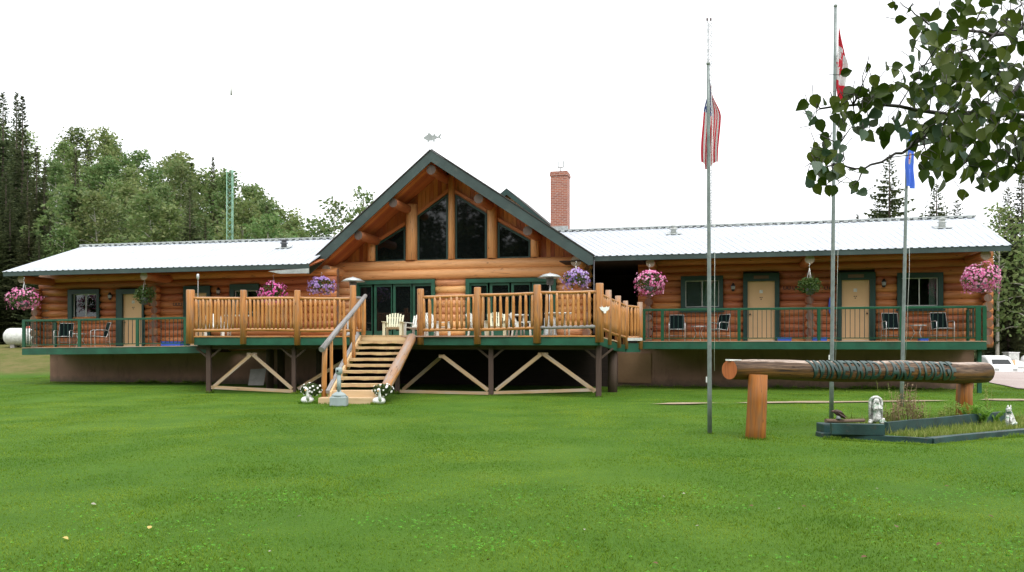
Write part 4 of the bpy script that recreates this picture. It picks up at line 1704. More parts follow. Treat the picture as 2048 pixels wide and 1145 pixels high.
# railing: posts
POST = {}
def rail_post(fr, px, wpx, ytop, ybot, k=-.03):
    c = fr.hit(px, HY, k)
    r = wpx / 2 / F * c.y
    z1, z0 = at(px, ytop, c.y).z, at(px, ybot, c.y).z
    mb = MB()
    mb.path([V((c.x, c.y, z0)), V((c.x + random.uniform(-.01, .01), c.y, (z0 + z1) / 2)), V((c.x, c.y, z1 - .012)), V((c.x, c.y, z1))], [r * 1.03, r, r * .96, r * .88], 14, 0, True, None, .06)
    o = mb.build('rail_post', M['post'], deck)
    POST[px] = (c, r)
    return c


for px, wpx, yt, yb in ((381, 17, 580, 688), (487, 13, 580.5, 689), (595, 13, 581, 691), (706, 13, 571, 691)):
    rail_post(DL, px, wpx, yt, yb)
for px, wpx, yt, yb in ((841, 14, 578, 690), (955, 14.5, 575, 689), (1074.5, 16, 570, 687), (1199, 17, 567, 685)):
    rail_post(DR, px, wpx, yt, yb)


def baluster_mesh(i):
    random.seed(400 + i)
    mb = MB()
    pts = [V((random.uniform(-.006, .006), random.uniform(-.006, .006), z)) for z in (0, .25, .5, .75, 1.0)]
    pts[0].x = pts[-1].x = 0
    rr = random.uniform(.040, .054)
    mb.path(pts, [rr * .85, rr * random.uniform(.9, 1.1), rr * random.uniform(.95, 1.1), rr, rr * .82], 9, 0, True, None, .08)
    return mb.mesh('baluster', M['rail'])


BAL = [baluster_mesh(i) for i in range(5)]


def rail_section(p0, p1, z0t, z1t, z0b, z1b, n, mats=('rail', 'rail'), r=.052, skip=()):
    """two round rails and n balusters between two posts; z at each end for top and bottom rail"""
    for a, b, m in ((z0t, z1t, mats[0]), (z0b, z1b, mats[1])):
        mb = MB()
        mb.tube(flat(p0, a), flat(p1, b), r, r * random.uniform(.85, 1.1), 10, 6, 0, None, .08, .012)
        mb.build('rail', M[m], deck)
    for i in range(n):
        f = (i + .75 + random.uniform(-.1, .1)) / (n + .5)
        zt, zb_ = z0t + (z1t - z0t) * f, z0b + (z1b - z0b) * f
        put('baluster', BAL[random.randrange(5)], deck, flat(p0.lerp(p1, f), zb_ + .01), (random.uniform(-.012, .012), random.uniform(-.025, .025), random.random() * 6),
            (1, 1, zt - zb_ - .02))


def zrow(p, y):
    return ZC + (HY - y) / F * p.y


for (a, b, yt0, yt1, yb0, yb1, n) in ((381, 487, 597, 597.5, 661, 660, 14), (487, 595, 598, 597, 660, 661, 13), (595, 706, 597, 598, 661.5, 661.5, 11),
                                      (841, 955, 595.5, 592, 660.5, 659.5, 10), (955, 1074.5, 591, 587, 660, 656, 9), (1074.5, 1199, 586, 584, 655.5, 653, 11)):
    p0, p1 = POST[a][0], POST[b][0]
    rail_section(p0, p1, zrow(p0, yt0), zrow(p1, yt1), zrow(p0, yb0), zrow(p1, yb1), n, ('rail', 'old_rail') if a == 1074.5 else ('rail', 'rail'))
# short return of the railing at the head of the stairs
p0 = POST[706][0]
p1 = at(727, HY, p0.y + .9)
mb = MB()
mb.tube(flat(p1, 1.55), flat(p1, zrow(p1, 596)), .065, .06, 10, 3, 0, None, .06)
mb.build('rail_post', M['post'], deck)
rail_section(p0, p1, zrow(p0, 596), zrow(p1, 597), zrow(p0, 661), zrow(p1, 662), 3, ('old_rail', 'rail'), .045)
# side railing stepping down to the right porch
sp = []
for (p, yt, yb, wpx) in ((SIDE[1], 580.7, 690, 13), (SIDE[2], 592, 696, 12.5), (SIDE[3], 602, 698, 10.5), (SIDE[4], 604.7, 699, 11.5)):
    r = wpx / 2 / F * p.y
    mb = MB()
    mb.path([flat(p, zrow(p, yb)), flat(p, zrow(p, (yt + yb) / 2)), flat(p, zrow(p, yt))], [r * 1.02, r, r * .95], 12, 0, True, None, .06)
    mb.build('rail_post', M['rough_log' if False else 'post'], deck)
    sp.append(p)
chain = [POST[1199][0]] + sp
tops = [588, 598, 606, 613, 616]
bots = [656, 664, 671, 675, 675]
for i, n in ((0, 7), (1, 7), (2, 5), (3, 4)):
    a, b = chain[i], chain[i + 1]
    rail_section(a, b, zrow(a, tops[i]), zrow(b, tops[i + 1]), zrow(a, bots[i]), zrow(b, bots[i + 1]), n, r=.045)
mb = MB()
a, b = sp[2], sp[3]
mb.beam(flat(a, 1.70), flat(b, 1.70), .2, .1)
mb.build('step', M['dull_white'], deck)
mb = MB()
mb.beam(flat(a, 1.42), flat(b, 1.42), .05, .3)
mb.build('fascia_board', M['green'], deck)
# white moose-antler plate on the corner post
mb = MB()
c = at(1209, 620, CFR.y - .16)
s_ = CFR.y / F
out = [(-10, 6), (-6, 5), (-5, 8), (-3, 5), (0, 5), (2, 5), (4, 7), (6, 5), (10, 7), (9, 1), (6, -2), (4, -3), (3, -7), (-1, -7), (-2, -3), (-5, -2), (-8, 1)]
mb.prism([c + V((x * s_, 0, y * s_)) for x, y in out], V((0, .05, 0)))
orn = mb.build('moose_ornament', M['white'])
tag(orn, 'small white antlered moose head fixed to the corner deck post', 'ornament')

# posts and braces under the deck
def sup(fr, px, wpx, ybot, k=.30):
    c = fr.hit(px, HY, k)
    w_ = wpx / F * c.y
    mb = MB()
    mb.box(c.x - w_ / 2, c.x + w_ / 2, c.y - w_ / 2, c.y + w_ / 2, -.15, ZF - .28)
    mb.build('support_post', M['brown_post'], deck, bevel=.01)
    for sg in (-1, 1):
        mb = MB()
        mb.beam(flat(c, 1.08), flat(c + fr.u * .42 * sg, 1.42), .045, .06)
        mb.build('knee_brace', M['brown_post'], deck)
    return c


pa = sup(DL, 418, 9, 785)
pb = sup(DL, 588, 8, 787)
pc = sup(DR, 795, 9, 790, .35)
pd = sup(DR, 982, 10, 797)
pe = sup(DR, 1197, 11, 797)


def frame_bay(fr, pts, k, mat='brace'):
    """pts: list of photo polylines, each one timber"""
    for (x0, y0, x1, y1, h) in pts:
        a, b = fr.hit(x0, y0, k), fr.hit(x1, y1, k)
        mb = MB()
        mb.beam(a, b, .045, h)
        mb.build('brace', M[mat], deck)


frame_bay(DL, [(424, 777, 502, 710, .10), (506, 710, 584, 778, .10), (423, 775, 586, 783, .10)], .22)
frame_bay(DL, [(494, 709, 514, 709, .09)], .275)
frame_bay(DR, [(885, 712, 976, 781, .11), (992, 781, 1082, 709, .11), (1088, 709, 1190, 783, .11), (800, 783, 977, 787, .09), (988, 786, 1192, 780, .09)], .22)
frame_bay(DR, [(878, 713, 890, 713, .1), (1076, 709, 1096, 709, .1)], .275)
frame_bay(DR, [(806, 780, 880, 716, .11)], 1.2)
frame_bay(DL, [(596, 778, 700, 715, .10)], .9)
# thick stained log prop at the right corner, dark inner props
mb = MB()
c = at(1225, HY, 25.6)
mb.tube(flat(c, -.1), flat(c, ZF - .36), .155, .15, 14, 2, 0, None, .03)
mb.build('log_prop', M['brown_post'], deck)
for px, d in ((540, 27.2), (562, 27.4), (640, 27.3)):
    mb = MB()
    c = at(px, HY, d)
    mb.tube(flat(c, -.1), flat(c, ZF - .3), .13, .13, 10, 1, 0, None, .04)
    mb.build('log_prop', M['brown_post'], deck)
# pale sheet leaning under the deck
mb = MB()
mb.box8([at(x, y, d) for x, y, d in ((496, 771, 26.3), (527, 771, 26.3), (496, 771, 26.34), (527, 771, 26.34), (501, 739, 26.7), (533, 737, 26.7), (501, 739, 26.74), (533, 737, 26.74))])
tag(mb.build('leaning_board', M['asphalt']), 'pale grey sheet leaning in the dark under the deck, left bay', 'board')
# dark back wall of the crawl space under the middle
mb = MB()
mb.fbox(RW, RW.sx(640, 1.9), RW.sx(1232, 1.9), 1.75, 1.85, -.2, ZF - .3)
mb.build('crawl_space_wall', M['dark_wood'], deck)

# ================================================================= stairs
st = thing('front_stairs', 'tan open-riser front stairs with a log stringer and one grey handrail', 'stairs', (-4.0, 22.4, 0))
DT, DB = 24.2, 20.55
XL0, XL1 = -4.66, -4.80      # left edge at top, at bottom
XR0, XR1 = -3.10, -3.42


def sxy(i, n=10.0):
    f = i / n
    return DT + (DB - DT) * f, XL0 + (XL1 - XL0) * f, XR0 + (XR1 - XR0) * f


for i in range(1, 9):
    y, xl, xr = sxy(i)
    z = ZF - i * .1636
    mb = MB()
    n = 10
    # front edge waney like a split log
    ed = [(-.045 - .02 * noise.noise((q * .6, i * 3.1, 1)), -.02 * noise.noise((q * .5, i * 2.2, 5))) for q in range(n + 1)]
    for q in range(n):
        xa, xb = xl + .06 + (xr - xl - .06) * q / n, xl + .06 + (xr - xl - .06) * (q + 1) / n
        (ya, za), (yb, zb_) = ed[q], ed[q + 1]
        mb.face([(xa, y + ya, z), (xb, y + yb, z), (xb, y + .30, z), (xa, y + .30, z)], [(xa, 0), (xb, 0), (xb, .3), (xa, .3)])
        mb.face([(xa, y + ya + .02, z - .075 + za), (xb, y + yb + .02, z - .075 + zb_), (xb, y + yb, z), (xa, y + ya, z)], [(xa, .4), (xb, .4), (xb, .5), (xa, .5)], 0, True)
        mb.face([(xa, y + .30, z - .075), (xb, y + .30, z - .075), (xb, y + yb + .02, z - .075 + zb_), (xa, y + ya + .02, z - .075 + za)])
        mb.face([(xb, y + .30, z - .075), (xa, y + .30, z - .075), (xa, y + .30, z), (xb, y + .30, z)])
    for xx in (xl + .06, xr):
        mb.face([(xx, y, z - .08), (xx, y, z), (xx, y + .3, z), (xx, y + .3, z - .075)])
    mb.build('tread', M['tread'], st)
# two box steps at the foot, top riser
for i, (x0, x1) in ((9, (-4.84, -3.42)), (10, (-5.0, -3.50))):
    y, xl, xr = sxy(i)
    z = ZF - i * .1636
    mb = MB()
    mb.box(x0, x1, y, y + .55, max(-.05, z - .17), z)
    mb.build('box_step', M['tread'], st, bevel=.008)
mb = MB()
mb.box(XL0 + .0, XR0, DT + .0, DT + .04, ZF - .2, ZF + .0)
mb.box(XL0, XR0, DT - .02, DT + .25, ZF + .001, ZF + .014)
mb.build('top_riser', M['tread'], st)
# left plank stringer with a grey slab on its edge
yb_, xb_, _ = sxy(9)
a, b = V((XL0 + .03, DT, ZF - .05)), V((XL1 + .03, DB + .30, .20))
mb = MB()
mb.prism([a + V((0, 0, .06)), b + V((0, -.0, .10)), b + V((0, 0, -.22)), a + V((0, 0, -.26))], V((.05, 0, 0)))
mb.build('stringer', M['beige'], st)
mb = MB()
mb.beam(a + V((-.05, 0, .06)), b + V((-.05, 0, .10)), .10, .09)
mb.build('edge_slab', M['old_rail'], st)
# right log stringer
a, b = at(824, 676, DT + .05), at(770, 779, DB + .35)
mb = MB()
mb.path([a, a.lerp(b, .2), a.lerp(b, .4), a.lerp(b, .65), a.lerp(b, .85), b], [.145, .138, .142, .15, .145, .132], 16, 0, True, 1, .10)
mb.build('log_stringer', [M['stringer'], M['log_end']], st)
# handrail, its posts
a, b = at(731, 592, DT - .05), at(643, 700, DB + .25)
mb = MB()
mb.path([a, a.lerp(b, .33) + V((0, 0, -.01)), a.lerp(b, .66) + V((0, 0, .01)), b], [.062, .066, .07, .075], 12, 0, True, None, .05)
mb.build('handrail', M['old_rail'], st)
for (f, ybot, wpx, lean) in ((.05, 668, 9, 0), (.32, 724, 7, 2), (.53, 754, 8, 3), (.93, 803, 11, -2), (.80, 790, 7, 1)):
    p = a.lerp(b, f)
    px = 1024 + F * p.x / p.y
    q = at(px + lean, ybot, p.y)
    mb = MB()
    r = wpx / 2 / F * p.y
    mb.tube(q, p + V((0, 0, -.03)), r, r * .9, 10, 3, 0, None, .08, .01)
    mb.build('handrail_post', M['rail'], st)

# ================================================================= porches of the wings
def porch(fr, x0, x1, zf, posts, lab, side, leg=None, ztop=1.10, bars=75):
    s0, s1 = fr.sx(x0), fr.sx(x1)
    p = thing('porch', lab, 'porch', tuple(fr.P((s0 + s1) / 2, 1, 0)))
    mb = MB()
    nb = 14
    for i in range(nb):
        k0, k1 = .03 + i * (KW + .0) / nb, .03 + (i + 1) * (KW + .0) / nb - .006
        mb.fbox(fr, s0, s1, k0, k1, zf - .04, zf)
    mb.build('floor', M['floor'], p)
    mb = MB()
    mb.fbox(fr, s0, s1, -.03, .028, zf - .26, zf - .012)
    mb.build('fascia_board', M['green'], p, bevel=.006)
    mb = MB()
    mb.fbox(fr, s0, s1, -.045, .0281, zf - .010, zf + .012)
    mb.build('edge_board', M['floor'], p)
    mb = MB()
    e = s0 if side < 0 else s1
    mb.fbox(fr, e - .03, e + .03, .03, KW, zf - .258, zf - .045)
    mb.build('fascia_board', M['green'], p)
    mb = MB()
    for i in range(14):
        S = s0 + .3 + (s1 - s0 - .6) * i / 13
        mb.fbox(fr, S - .04, S + .04, .03, KW + .1, zf - .25, zf - .045)
    mb.build('joists', M['brown_post'], p)
    # metal railing
    mb = MB()
    mb.fbox(fr, s0, s1, -.03, .03, zf + ztop - .075, zf + ztop)
    mb.build('top_rail', M['railing'], p, bevel=.008)
    mb = MB()
    mb.fbox(fr, s0, s1, -.018, .018, zf + .09, zf + .12)
    mb.build('bottom_rail', M['railing'], p)
    for px, wpx in posts:
        S = fr.sx(px)
        w2 = wpx / 2 / F * fr.hit(px, HY).y
        mb = MB()
        mb.fbox(fr, S - w2, S + w2, -.032, .032, zf - .01, zf + ztop - .052)
        mb.build('railing_post', M['railing'], p)
    bm_ = MB()
    bm_.box(-.009, .009, -.009, .009, 0, 1)
    bar = bm_.mesh('baluster', M['frame'])
    for i in range(bars):
        S = s0 + (s1 - s0) * (i + .5) / bars
        q = fr.P(S, 0, zf + .12)
        put('baluster', bar, p, q, (0, 0, -fr.th), (1, 1, ztop - .17))
    # side return to the wall
    mb = MB()
    e = s0 + .03 if side < 0 else s1 - .03
    mb.fbox(fr, e - .03, e + .03, .05, KW - .3, zf + ztop - .05, zf + ztop - .002)
    mb.build('top_rail', M['railing'], p)
    mb = MB()
    mb.fbox(fr, e - .018, e + .018, .05, KW - .3, zf + .09, zf + .12)
    mb.build('bottom_rail', M['railing'], p)
    mb = MB()
    mb.fbox(fr, e - .045, e + .045, KW - .36, KW - .27, zf - .01, zf + ztop - .06)
    mb.build('railing_post', M['railing'], p)
    for i in range(9):
        put('baluster', bar, p, fr.P(e, .2 + i * .17, zf + .12), (0, 0, -fr.th), (1, 1, ztop - .17))
    if leg:
        S = fr.sx(leg)
        mb = MB()
        mb.fbox(fr, S - .055, S + .055, .3, .41, -.2, zf - .25)
        mb.build('leg', M['green'], p)
    return p


porch(RW, 1284, 1972, ZFR, [(1288, 6), (1325, 6), (1478, 6), (1638, 6), (1802, 6), (1956, 9), (1969, 7)],
      'long raised porch with green metal railing along the right wing', 1, 1966, 1.10, 74)
porch(LW, 45, 418, ZFL, [(48, 6), (159, 6), (275, 6), (371, 6)], 'raised porch with green metal railing along the left wing', -1, None, 1.05, 46)
# ================================================================= porch furniture
def patio_chair():
    r = thing('patio_chair', 'x', 'chair', (0, 0, 0))
    mb = MB()
    for sx in (-.27, .27):
        mb.path([V((sx, -.24, 0)), V((sx, -.26, .42)), V((sx, -.25, .62)), V((sx, -.16, .655)), V((sx, .14, .645)), V((sx, .24, .60)), V((sx * .98, .29, 0))], .013, 7)
        mb.path([V((sx * .9, -.25, .42)), V((sx * .9, .17, .38)), V((sx * .9, .32, .93))], .012, 7)
    mb.tube(V((-.27, -.255, .42)), V((.27, -.255, .42)), .012, .012, 7)
    mb.tube(V((-.243, .32, .93)), V((.243, .32, .93)), .012, .012, 7)
    mb.tube(V((-.265, .275, .20)), V((.265, .275, .20)), .010, .010, 7)
    mb.build('frame', M['silver'], r)
    mb = MB()
    mb.box8([(x, y, z + dz) for dz in (-.005, .005) for (y, z) in ((-.25, .424), (.16, .388)) for x in (-.235, .235)])
    mb.build('seat', M['sling'], r)
    mb = MB()
    mb.box8([(x, y + dz, z) for (y, z) in ((.172, .395), (.315, .915)) for dz in (-.006, .004) for x in (-.235, .235)])
    mb.build('backrest', M['sling'], r)
    return r


def side_table():
    r = thing('side_table', 'x', 'table', (0, 0, 0))
    mb = MB()
    mb.lathe([(.25, .50), (.255, .505), (.255, .525), (.25, .53), (.0, .531)], 20)
    mb.build('tabletop', M['silver'], r)
    for k in range(3):
        a = k * 2.094 + .5
        mb = MB()
        d = V((math.cos(a), math.sin(a), 0))
        mb.path([d * .20 + V((0, 0, .5)), d * .09 + V((0, 0, .28)), d * .24], .012, 7)
        mb.build('leg', M['silver'], r)
    return r


G = 'sling chairs on the wing porches'
c0 = patio_chair()
spots = [(RW, 1354, 1.1, ZFR, .05, 'dark sling chair nearest the log-railed deck on the right porch'),
         (RW, 1437, 1.0, ZFR, -.75, 'dark sling chair turned sideways between table and first tan door, right porch'),
         (RW, 1785, 1.0, ZFR, .1, 'dark sling chair behind the blue-flag pole on the right porch'),
         (RW, 1884, 1.0, ZFR, .15, 'dark sling chair nearest the right end of the porch'),
         (LW, 128, 1.0, ZFL, .35, 'dark sling chair nearest the left end of the left porch'),
         (LW, 200, 1.0, ZFL, -.7, 'dark sling chair beside the tan door on the left porch')]
for i, (fr, px, k, zf, rz, lab) in enumerate(spots):
    p = fr.P(fr.sx(px, k), k, 0)
    p.z = zf + (fr.slope * (fr.sx(px, k) - fr.sref)) + .002
    if i == 0:
        c0.location = p
        c0.rotation_euler = (0, 0, rz - fr.th)
        tag(c0, lab, None, G)
    else:
        dup(c0, p, rz - fr.th, lab, G)
t0 = side_table()
for i, (fr, px, k, zf, lab) in enumerate(((RW, 1398, 1.05, ZFR, 'small round metal table between two sling chairs by the curtained window'),
                                          (RW, 1836, 1.05, ZFR, 'small round metal table between the two sling chairs nearest the right porch end'),
                                          (LW, 159, 1.1, ZFL, 'small round metal table between the sling chairs on the left porch'))):
    p = fr.P(fr.sx(px, k), k, 0)
    p.z = zf + (fr.slope * (fr.sx(px, k) - fr.sref)) + .002
    if i == 0:
        t0.location = p
        tag(t0, lab, None, 'tables on the wing porches')
    else:
        dup(t0, p, 0, lab, 'tables on the wing porches')


def tray(fr, x0, x1, k, zf, h, lab):
    s0, s1 = fr.sx(x0, k), fr.sx(x1, k)
    z = zf + fr.slope * ((s0 + s1) / 2 - fr.sref) + .002
    mb = MB()
    d = .34
    P = lambda S, K, zz: V((fr.P(S, K, 0).x, fr.P(S, K, 0).y, z + zz))
    mb.box8([P(S, K, zz) for zz in (0, .012) for K in (k, k + d) for S in (s0, s1)])
    for (a, b, ka, kb) in ((s0, s1, k, k + .015), (s0, s1, k + d - .015, k + d), (s0, s0 + .015, k + .0151, k + d - .0151), (s1 - .015, s1, k + .0151, k + d - .0151)):
        mb.box8([P(S, K, zz) for zz in (.0121, h) for K in (ka, kb) for S in (a, b)])
    mb.box8([P(S, K, zz) for zz in (h, h + .012) for K in (k - .02, k + d + .02) for S in (s0 - .02, s1 + .02)])
    o = mb.build('storage_bin', M['blue'])
    tag(o, lab, 'bin', 'blue bins on the porches')


tray(RW, 1556, 1583, .5, ZFR, .12, 'low blue bin beside the foot of the first tan door, right porch')
tray(RW, 1626, 1654, .5, ZFR, .12, 'low blue bin left of the flagpole before the second tan door')
tray(RW, 1841, 1857, .4, ZFR, .10, 'smallest blue bin, under the table near the right porch end')
tray(LW, 322, 360, .4, ZFL, .17, 'low blue bin on the left porch beside the log deck')


# white and cream resin chairs on the deck
def resin_chair(mat):
    r = thing('adirondack_chair', 'x', 'chair', (0, 0, 0))
    mb = MB()
    n = 7
    for i in range(n):
        x = -.24 + .48 * i / (n - 1)
        hh = .60 + .14 * math.cos((i - 3) / 3.0 * 1.25)
        wdt = .030
        xt = x * 1.18
        pts = [(x - wdt, .20, .30), (x + wdt, .20, .30), (xt + wdt, .44, .30 + hh * .86), (xt - wdt, .44, .30 + hh * .86)]
        nn = V((0, .02, 0))
        mb.prism([V(p) for p in pts], nn)
    for z, y in ((.45, .27), (.74, .385)):
        mb.beam(V((-.27, y + .03, z)), V((.27, y + .03, z)), .02, .05)
    mb.build('backrest', M[mat], r)
    mb = MB()
    for i in range(6):
        y0 = -.28 + .085 * i
        mb.box8([(x, y, .36 - (y + .28) * .16 + dz) for dz in (-.012, .012) for y in (y0, y0 + .075) for x in (-.25, .25)])
    mb.build('seat', M[mat], r)
    for sg in (-1, 1):
        mb = MB()
        mb.prism([V((sg * .30 - .06, -.36, .55)), V((sg * .30 + .06, -.36, .55)), V((sg * .31 + .05, .30, .53)), V((sg * .31 - .05, .30, .53))], V((0, 0, .025)))
        mb.build('armrest', M[mat], r)
        mb = MB()
        mb.box8([(sg * .29 + dx, y, z) for z, y_ in ((0, -.33), (.548, -.31)) for y in (y_, y_ + .05) for dx in (-.045, .045)])
        mb.build('leg', M[mat], r)
        mb = MB()
        mb.box8([(sg * .27 + dx, y, z) for z, y_ in ((0, .33), (.53, .26)) for y in (y_, y_ + .05) for dx in (-.04, .04)])
        mb.build('leg', M[mat], r)
    return r


ZD = ZF + .003
G = 'resin deck chairs'
cc, cw = resin_chair('cream'), resin_chair('resin')
first = {}
for (px, d, m, rz, lab, s_) in ((787, 25.6, 'c', .0, 'cream slatted deck chair at the head of the stairs facing the lawn', 1.0),
                                (832, 26.3, 'w', -.35, 'white slatted deck chair half hidden by the post right of the stairs', 1.0),
                                (874, 25.4, 'w', .9, 'white deck chair behind the rail left of the wall between the glass doors', 1.0),
                                (962, 25.4, 'w', 1.2, 'white deck chair half hidden behind the second post right of the stairs', 1.0),
                                (992, 24.7, 'c', .0, 'cream slatted deck chair framed between two posts before the right glass doors', 1.0),
                                (1048, 25.4, 'w', 1.3, 'white deck chair seen side-on left of the post by the patio heater', 1.0),
                                (428, 26.2, 'w', .4, 'white deck chair behind the leftmost log rail section', 1.0)):
    src = cc if m == 'c' else cw
    p = at(px, HY, d)
    if m not in first:
        first[m] = 1
        src.location = (p.x, p.y, ZD)
        src.rotation_euler = (0, 0, rz)
        tag(src, lab, None, G)
        src.scale = (.92, .92, .80)
    else:
        dup(src, (p.x, p.y, ZD), rz, lab, G)
# tables on the deck
def resin_table(px, d, lab):
    p = at(px, HY, d)
    r = thing('deck_table', lab, 'table', (p.x, p.y, ZD), .2, 'resin tables on the deck')
    ORG[r.name] = V((0, 0, 0))
    mb = MB()
    mb.lathe([(.0, .66), (.44, .66), (.45, .67), (.45, .695), (.44, .70), (.0, .701)], 20)
    mb.build('tabletop', M['resin'], r)
    for k in range(4):
        a = k * 1.571 + .78
        mb = MB()
        dd = V((math.cos(a), math.sin(a), 0))
        mb.tube(dd * .36, dd * .32 + V((0, 0, .66)), .028, .035, 8)
        mb.build('leg', M['resin'], r)


resin_table(1030, 26.0, 'round white table before the right glass doors behind the log rail')
resin_table(1118, 24.4, 'round white table behind the greyest rail section beside the patio heater')
resin_table(474, 26.6, 'round white table behind the left rail sections')


# patio heaters
def heater(px, ytop, wpx, d, lab):
    p = at(px, ytop, d)
    r = thing('patio_heater', lab, 'patio heater', (p.x, p.y, ZD), 0, 'patio heaters on the deck')
    ORG[r.name] = V((0, 0, 0))
    H_ = p.z - ZD
    w_ = wpx / 2 / F * d
    mb = MB()
    mb.lathe([(w_, H_ - .17), (w_ * .55, H_ - .075), (w_ * .2, H_ - .04), (.02, H_ - .03), (.0, H_)], 22)
    mb.lathe([(.0, H_ - .06), (w_ * .55, H_ - .095), (w_ * .98, H_ - .172)], 22)
    mb.build('reflector', M['galv'], r)
    mb = MB()
    mb.lathe([(.09, H_ - .40), (.11, H_ - .38), (.12, H_ - .12), (.10, H_ - .09)], 14)
    mb.build('burner', M['dark_metal'], r)
    mb = MB()
    mb.tube(V((0, 0, .5)), V((0, 0, H_ - .38)), .03, .03, 10)
    mb.build('pole', M['silver'], r)
    mb = MB()
    mb.lathe([(.23, .0), (.24, .03), (.20, .08), (.19, .55), (.12, .62), (.03, .64)], 16)
    mb.build('base', M['galv'], r)


heater(706, 553, 48, 25.6, 'mushroom patio heater behind the post at the head of the stairs')
heater(1100, 545, 52, 25.2, 'mushroom patio heater between the right glass doors and a purple basket')
# torch on the left of the deck
p = at(396, 548, 25.6)
r = thing('garden_torch', 'slim bamboo torch standing at the left end of the log deck', 'torch', (p.x, p.y, ZD))
ORG[r.name] = V((0, 0, 0))
mb = MB()
mb.tube(V((0, 0, 0)), V((0, 0, p.z - ZD - .2)), .014, .014, 7)
mb.build('pole', M['old_rail'], r)
mb = MB()
mb.lathe([(.02, p.z - ZD - .22), (.045, p.z - ZD - .12), (.04, p.z - ZD - .02), (.015, p.z - ZD)], 9)
mb.build('oil_can', M['galv'], r)


# ================================================================= hanging baskets
def leaf_quads(mb, c, size, mat=0):
    a = V((random.gauss(0, 1), random.gauss(0, 1), random.gauss(0, 1))).normalized()
    b = a.orthogonal().normalized()
    b.rotate(Matrix.Rotation(random.random() * 6.28, 3, a))
    mb.face([c + a * size, c + b * size * .6, c - a * size, c - b * size * .6], None, mat)


def petal(mb, c, out, size):
    """a small flower: five petals round a dished centre"""
    out = out.normalized()
    a = out.orthogonal().normalized()
    a.rotate(Matrix.Rotation(random.random() * 6.28, 3, out))
    b = out.cross(a)
    pts = []
    for k in range(5):
        t0 = k * 1.2566
        for f, rr in ((-.45, .86), (.0, 1.0), (.45, .86)):
            t1 = t0 + f
            pts.append(c + (a * math.cos(t1) + b * math.sin(t1)) * size * rr + out * size * .25)
    mb.face(pts)


def basket(px, py, wpx, hpx, d, kind, lab, hook, nf=320):
    c = at(px, py, d)
    rx, rz = wpx / 2 / F * d, hpx / 2 / F * d
    r = thing('hanging_basket', lab, 'hanging basket', (c.x, c.y, c.z - rz), 0, 'hanging baskets under the eaves')
    fo, fl_ = MB(), MB()
    shape = {'pink': (1, 1), 'magenta': (1, 1), 'purple': (1, 1), 'green': (1, 1)}
    n = 1100 if kind == 'green' else 750
    for i in range(n):
        v_ = V((random.gauss(0, 1), random.gauss(0, 1), random.gauss(0, 1))).normalized()
        q = random.random() ** .4
        lump = 1 + .22 * noise.noise(v_ * 2.2 + V((px * .01, 0, 0)))
        p = c + V((v_.x * rx, v_.y * rx, v_.z * rz)) * q * .93 * lump
        leaf_quads(fo, p, random.uniform(.022, .045) if kind != 'green' else random.uniform(.02, .05))
    if kind == 'green':
        for i in range(60):
            an = random.random() * 6.28
            l = rx * random.uniform(.9, 1.15)
            for q in range(5):
                f = q / 4
                leaf_quads(fo, c + V((math.cos(an) * l * f, math.sin(an) * l * f, rz * (.75 - f * f * random.uniform(.8, 1.6)))), .022)
    else:
        for i in range(int(nf * 1.45)):
            v_ = V((random.gauss(0, 1), random.gauss(0, 1), random.gauss(0, 1))).normalized()
            # the crown of leaves in the middle of the top stays bare
            if noise.noise(v_ * 1.8 + V((px * .013, 3, 1))) > .24:
                continue
            lump = 1 + .22 * noise.noise(v_ * 2.2 + V((px * .01, 0, 0)))
            p = c + V((v_.x * rx, v_.y * rx, v_.z * rz)) * random.uniform(.86, 1.06) * lump
            petal(fl_, p, v_ + V((0, -.3, 0)), random.uniform(.026, .043))
        for i in range(14):      # trailing strays
            an = random.random() * 6.28
            p = c + V((math.cos(an) * rx * .95, math.sin(an) * rx * .95, -rz * random.uniform(.6, 1.1)))
            petal(fl_, p, V((math.cos(an), math.sin(an) - .4, 0)), .03)
    fo.build('foliage', M['basket_green'], r)
    if fl_.f:
        fl_.build('blossoms', M[kind], r)
    mb = MB()
    mb.lathe([(.10, -rz * .95), (.13, -rz * .6), (.155, -rz * .3)], 14, c)
    mb.build('pot', M['terracotta'] if kind == 'purple' else M['dark_metal'], r)
    hk = at(px, hook, d)
    mb = MB()
    for k in range(3):
        a = k * 2.094 + .4
        mb.tube(c + V((math.cos(a) * .14, math.sin(a) * .14, -rz * .3)), V((c.x, c.y, hk.z - .12)), .005, .005, 5)
    mb.path([V((c.x, c.y, hk.z - .13)), V((c.x - .02, c.y, hk.z - .07)), V((c.x + .02, c.y, hk.z - .03)), V((c.x, c.y, hk.z + .02))], .007, 5)
    mb.build('hanger', M['white'] if kind == 'green' else M['silver'], r)
    return r


basket(48, 597, 62, 42, 29.6, 'pink', 'pink petunia basket at the far left corner of the lodge', 556, 330)
basket(289, 590, 42, 42, 29.4, 'green', 'green flowerless basket hanging before the left tan door', 552)
basket(547, 586, 56, 44, 28.6, 'magenta', 'bright pink basket above the second log rail section, left wing', 548, 300)
basket(643, 572, 55, 36, 28.7, 'purple', 'purple basket under the left foot of the gable', 546, 330)
basket(1152, 559, 56, 40, 26.6, 'purple', 'purple basket under the right foot of the gable', 524, 340)
basket(1299, 566, 62, 50, 26.9, 'pink', 'round pink basket beside the dark passage', 530, 420)
basket(1619, 571, 50, 40, 25.7, 'green', 'green flowerless basket hanging between the two right tan doors', 528)
basket(1962, 557, 72, 60, 24.6, 'pink', 'largest pink basket at the right corner of the lodge', 526, 460)

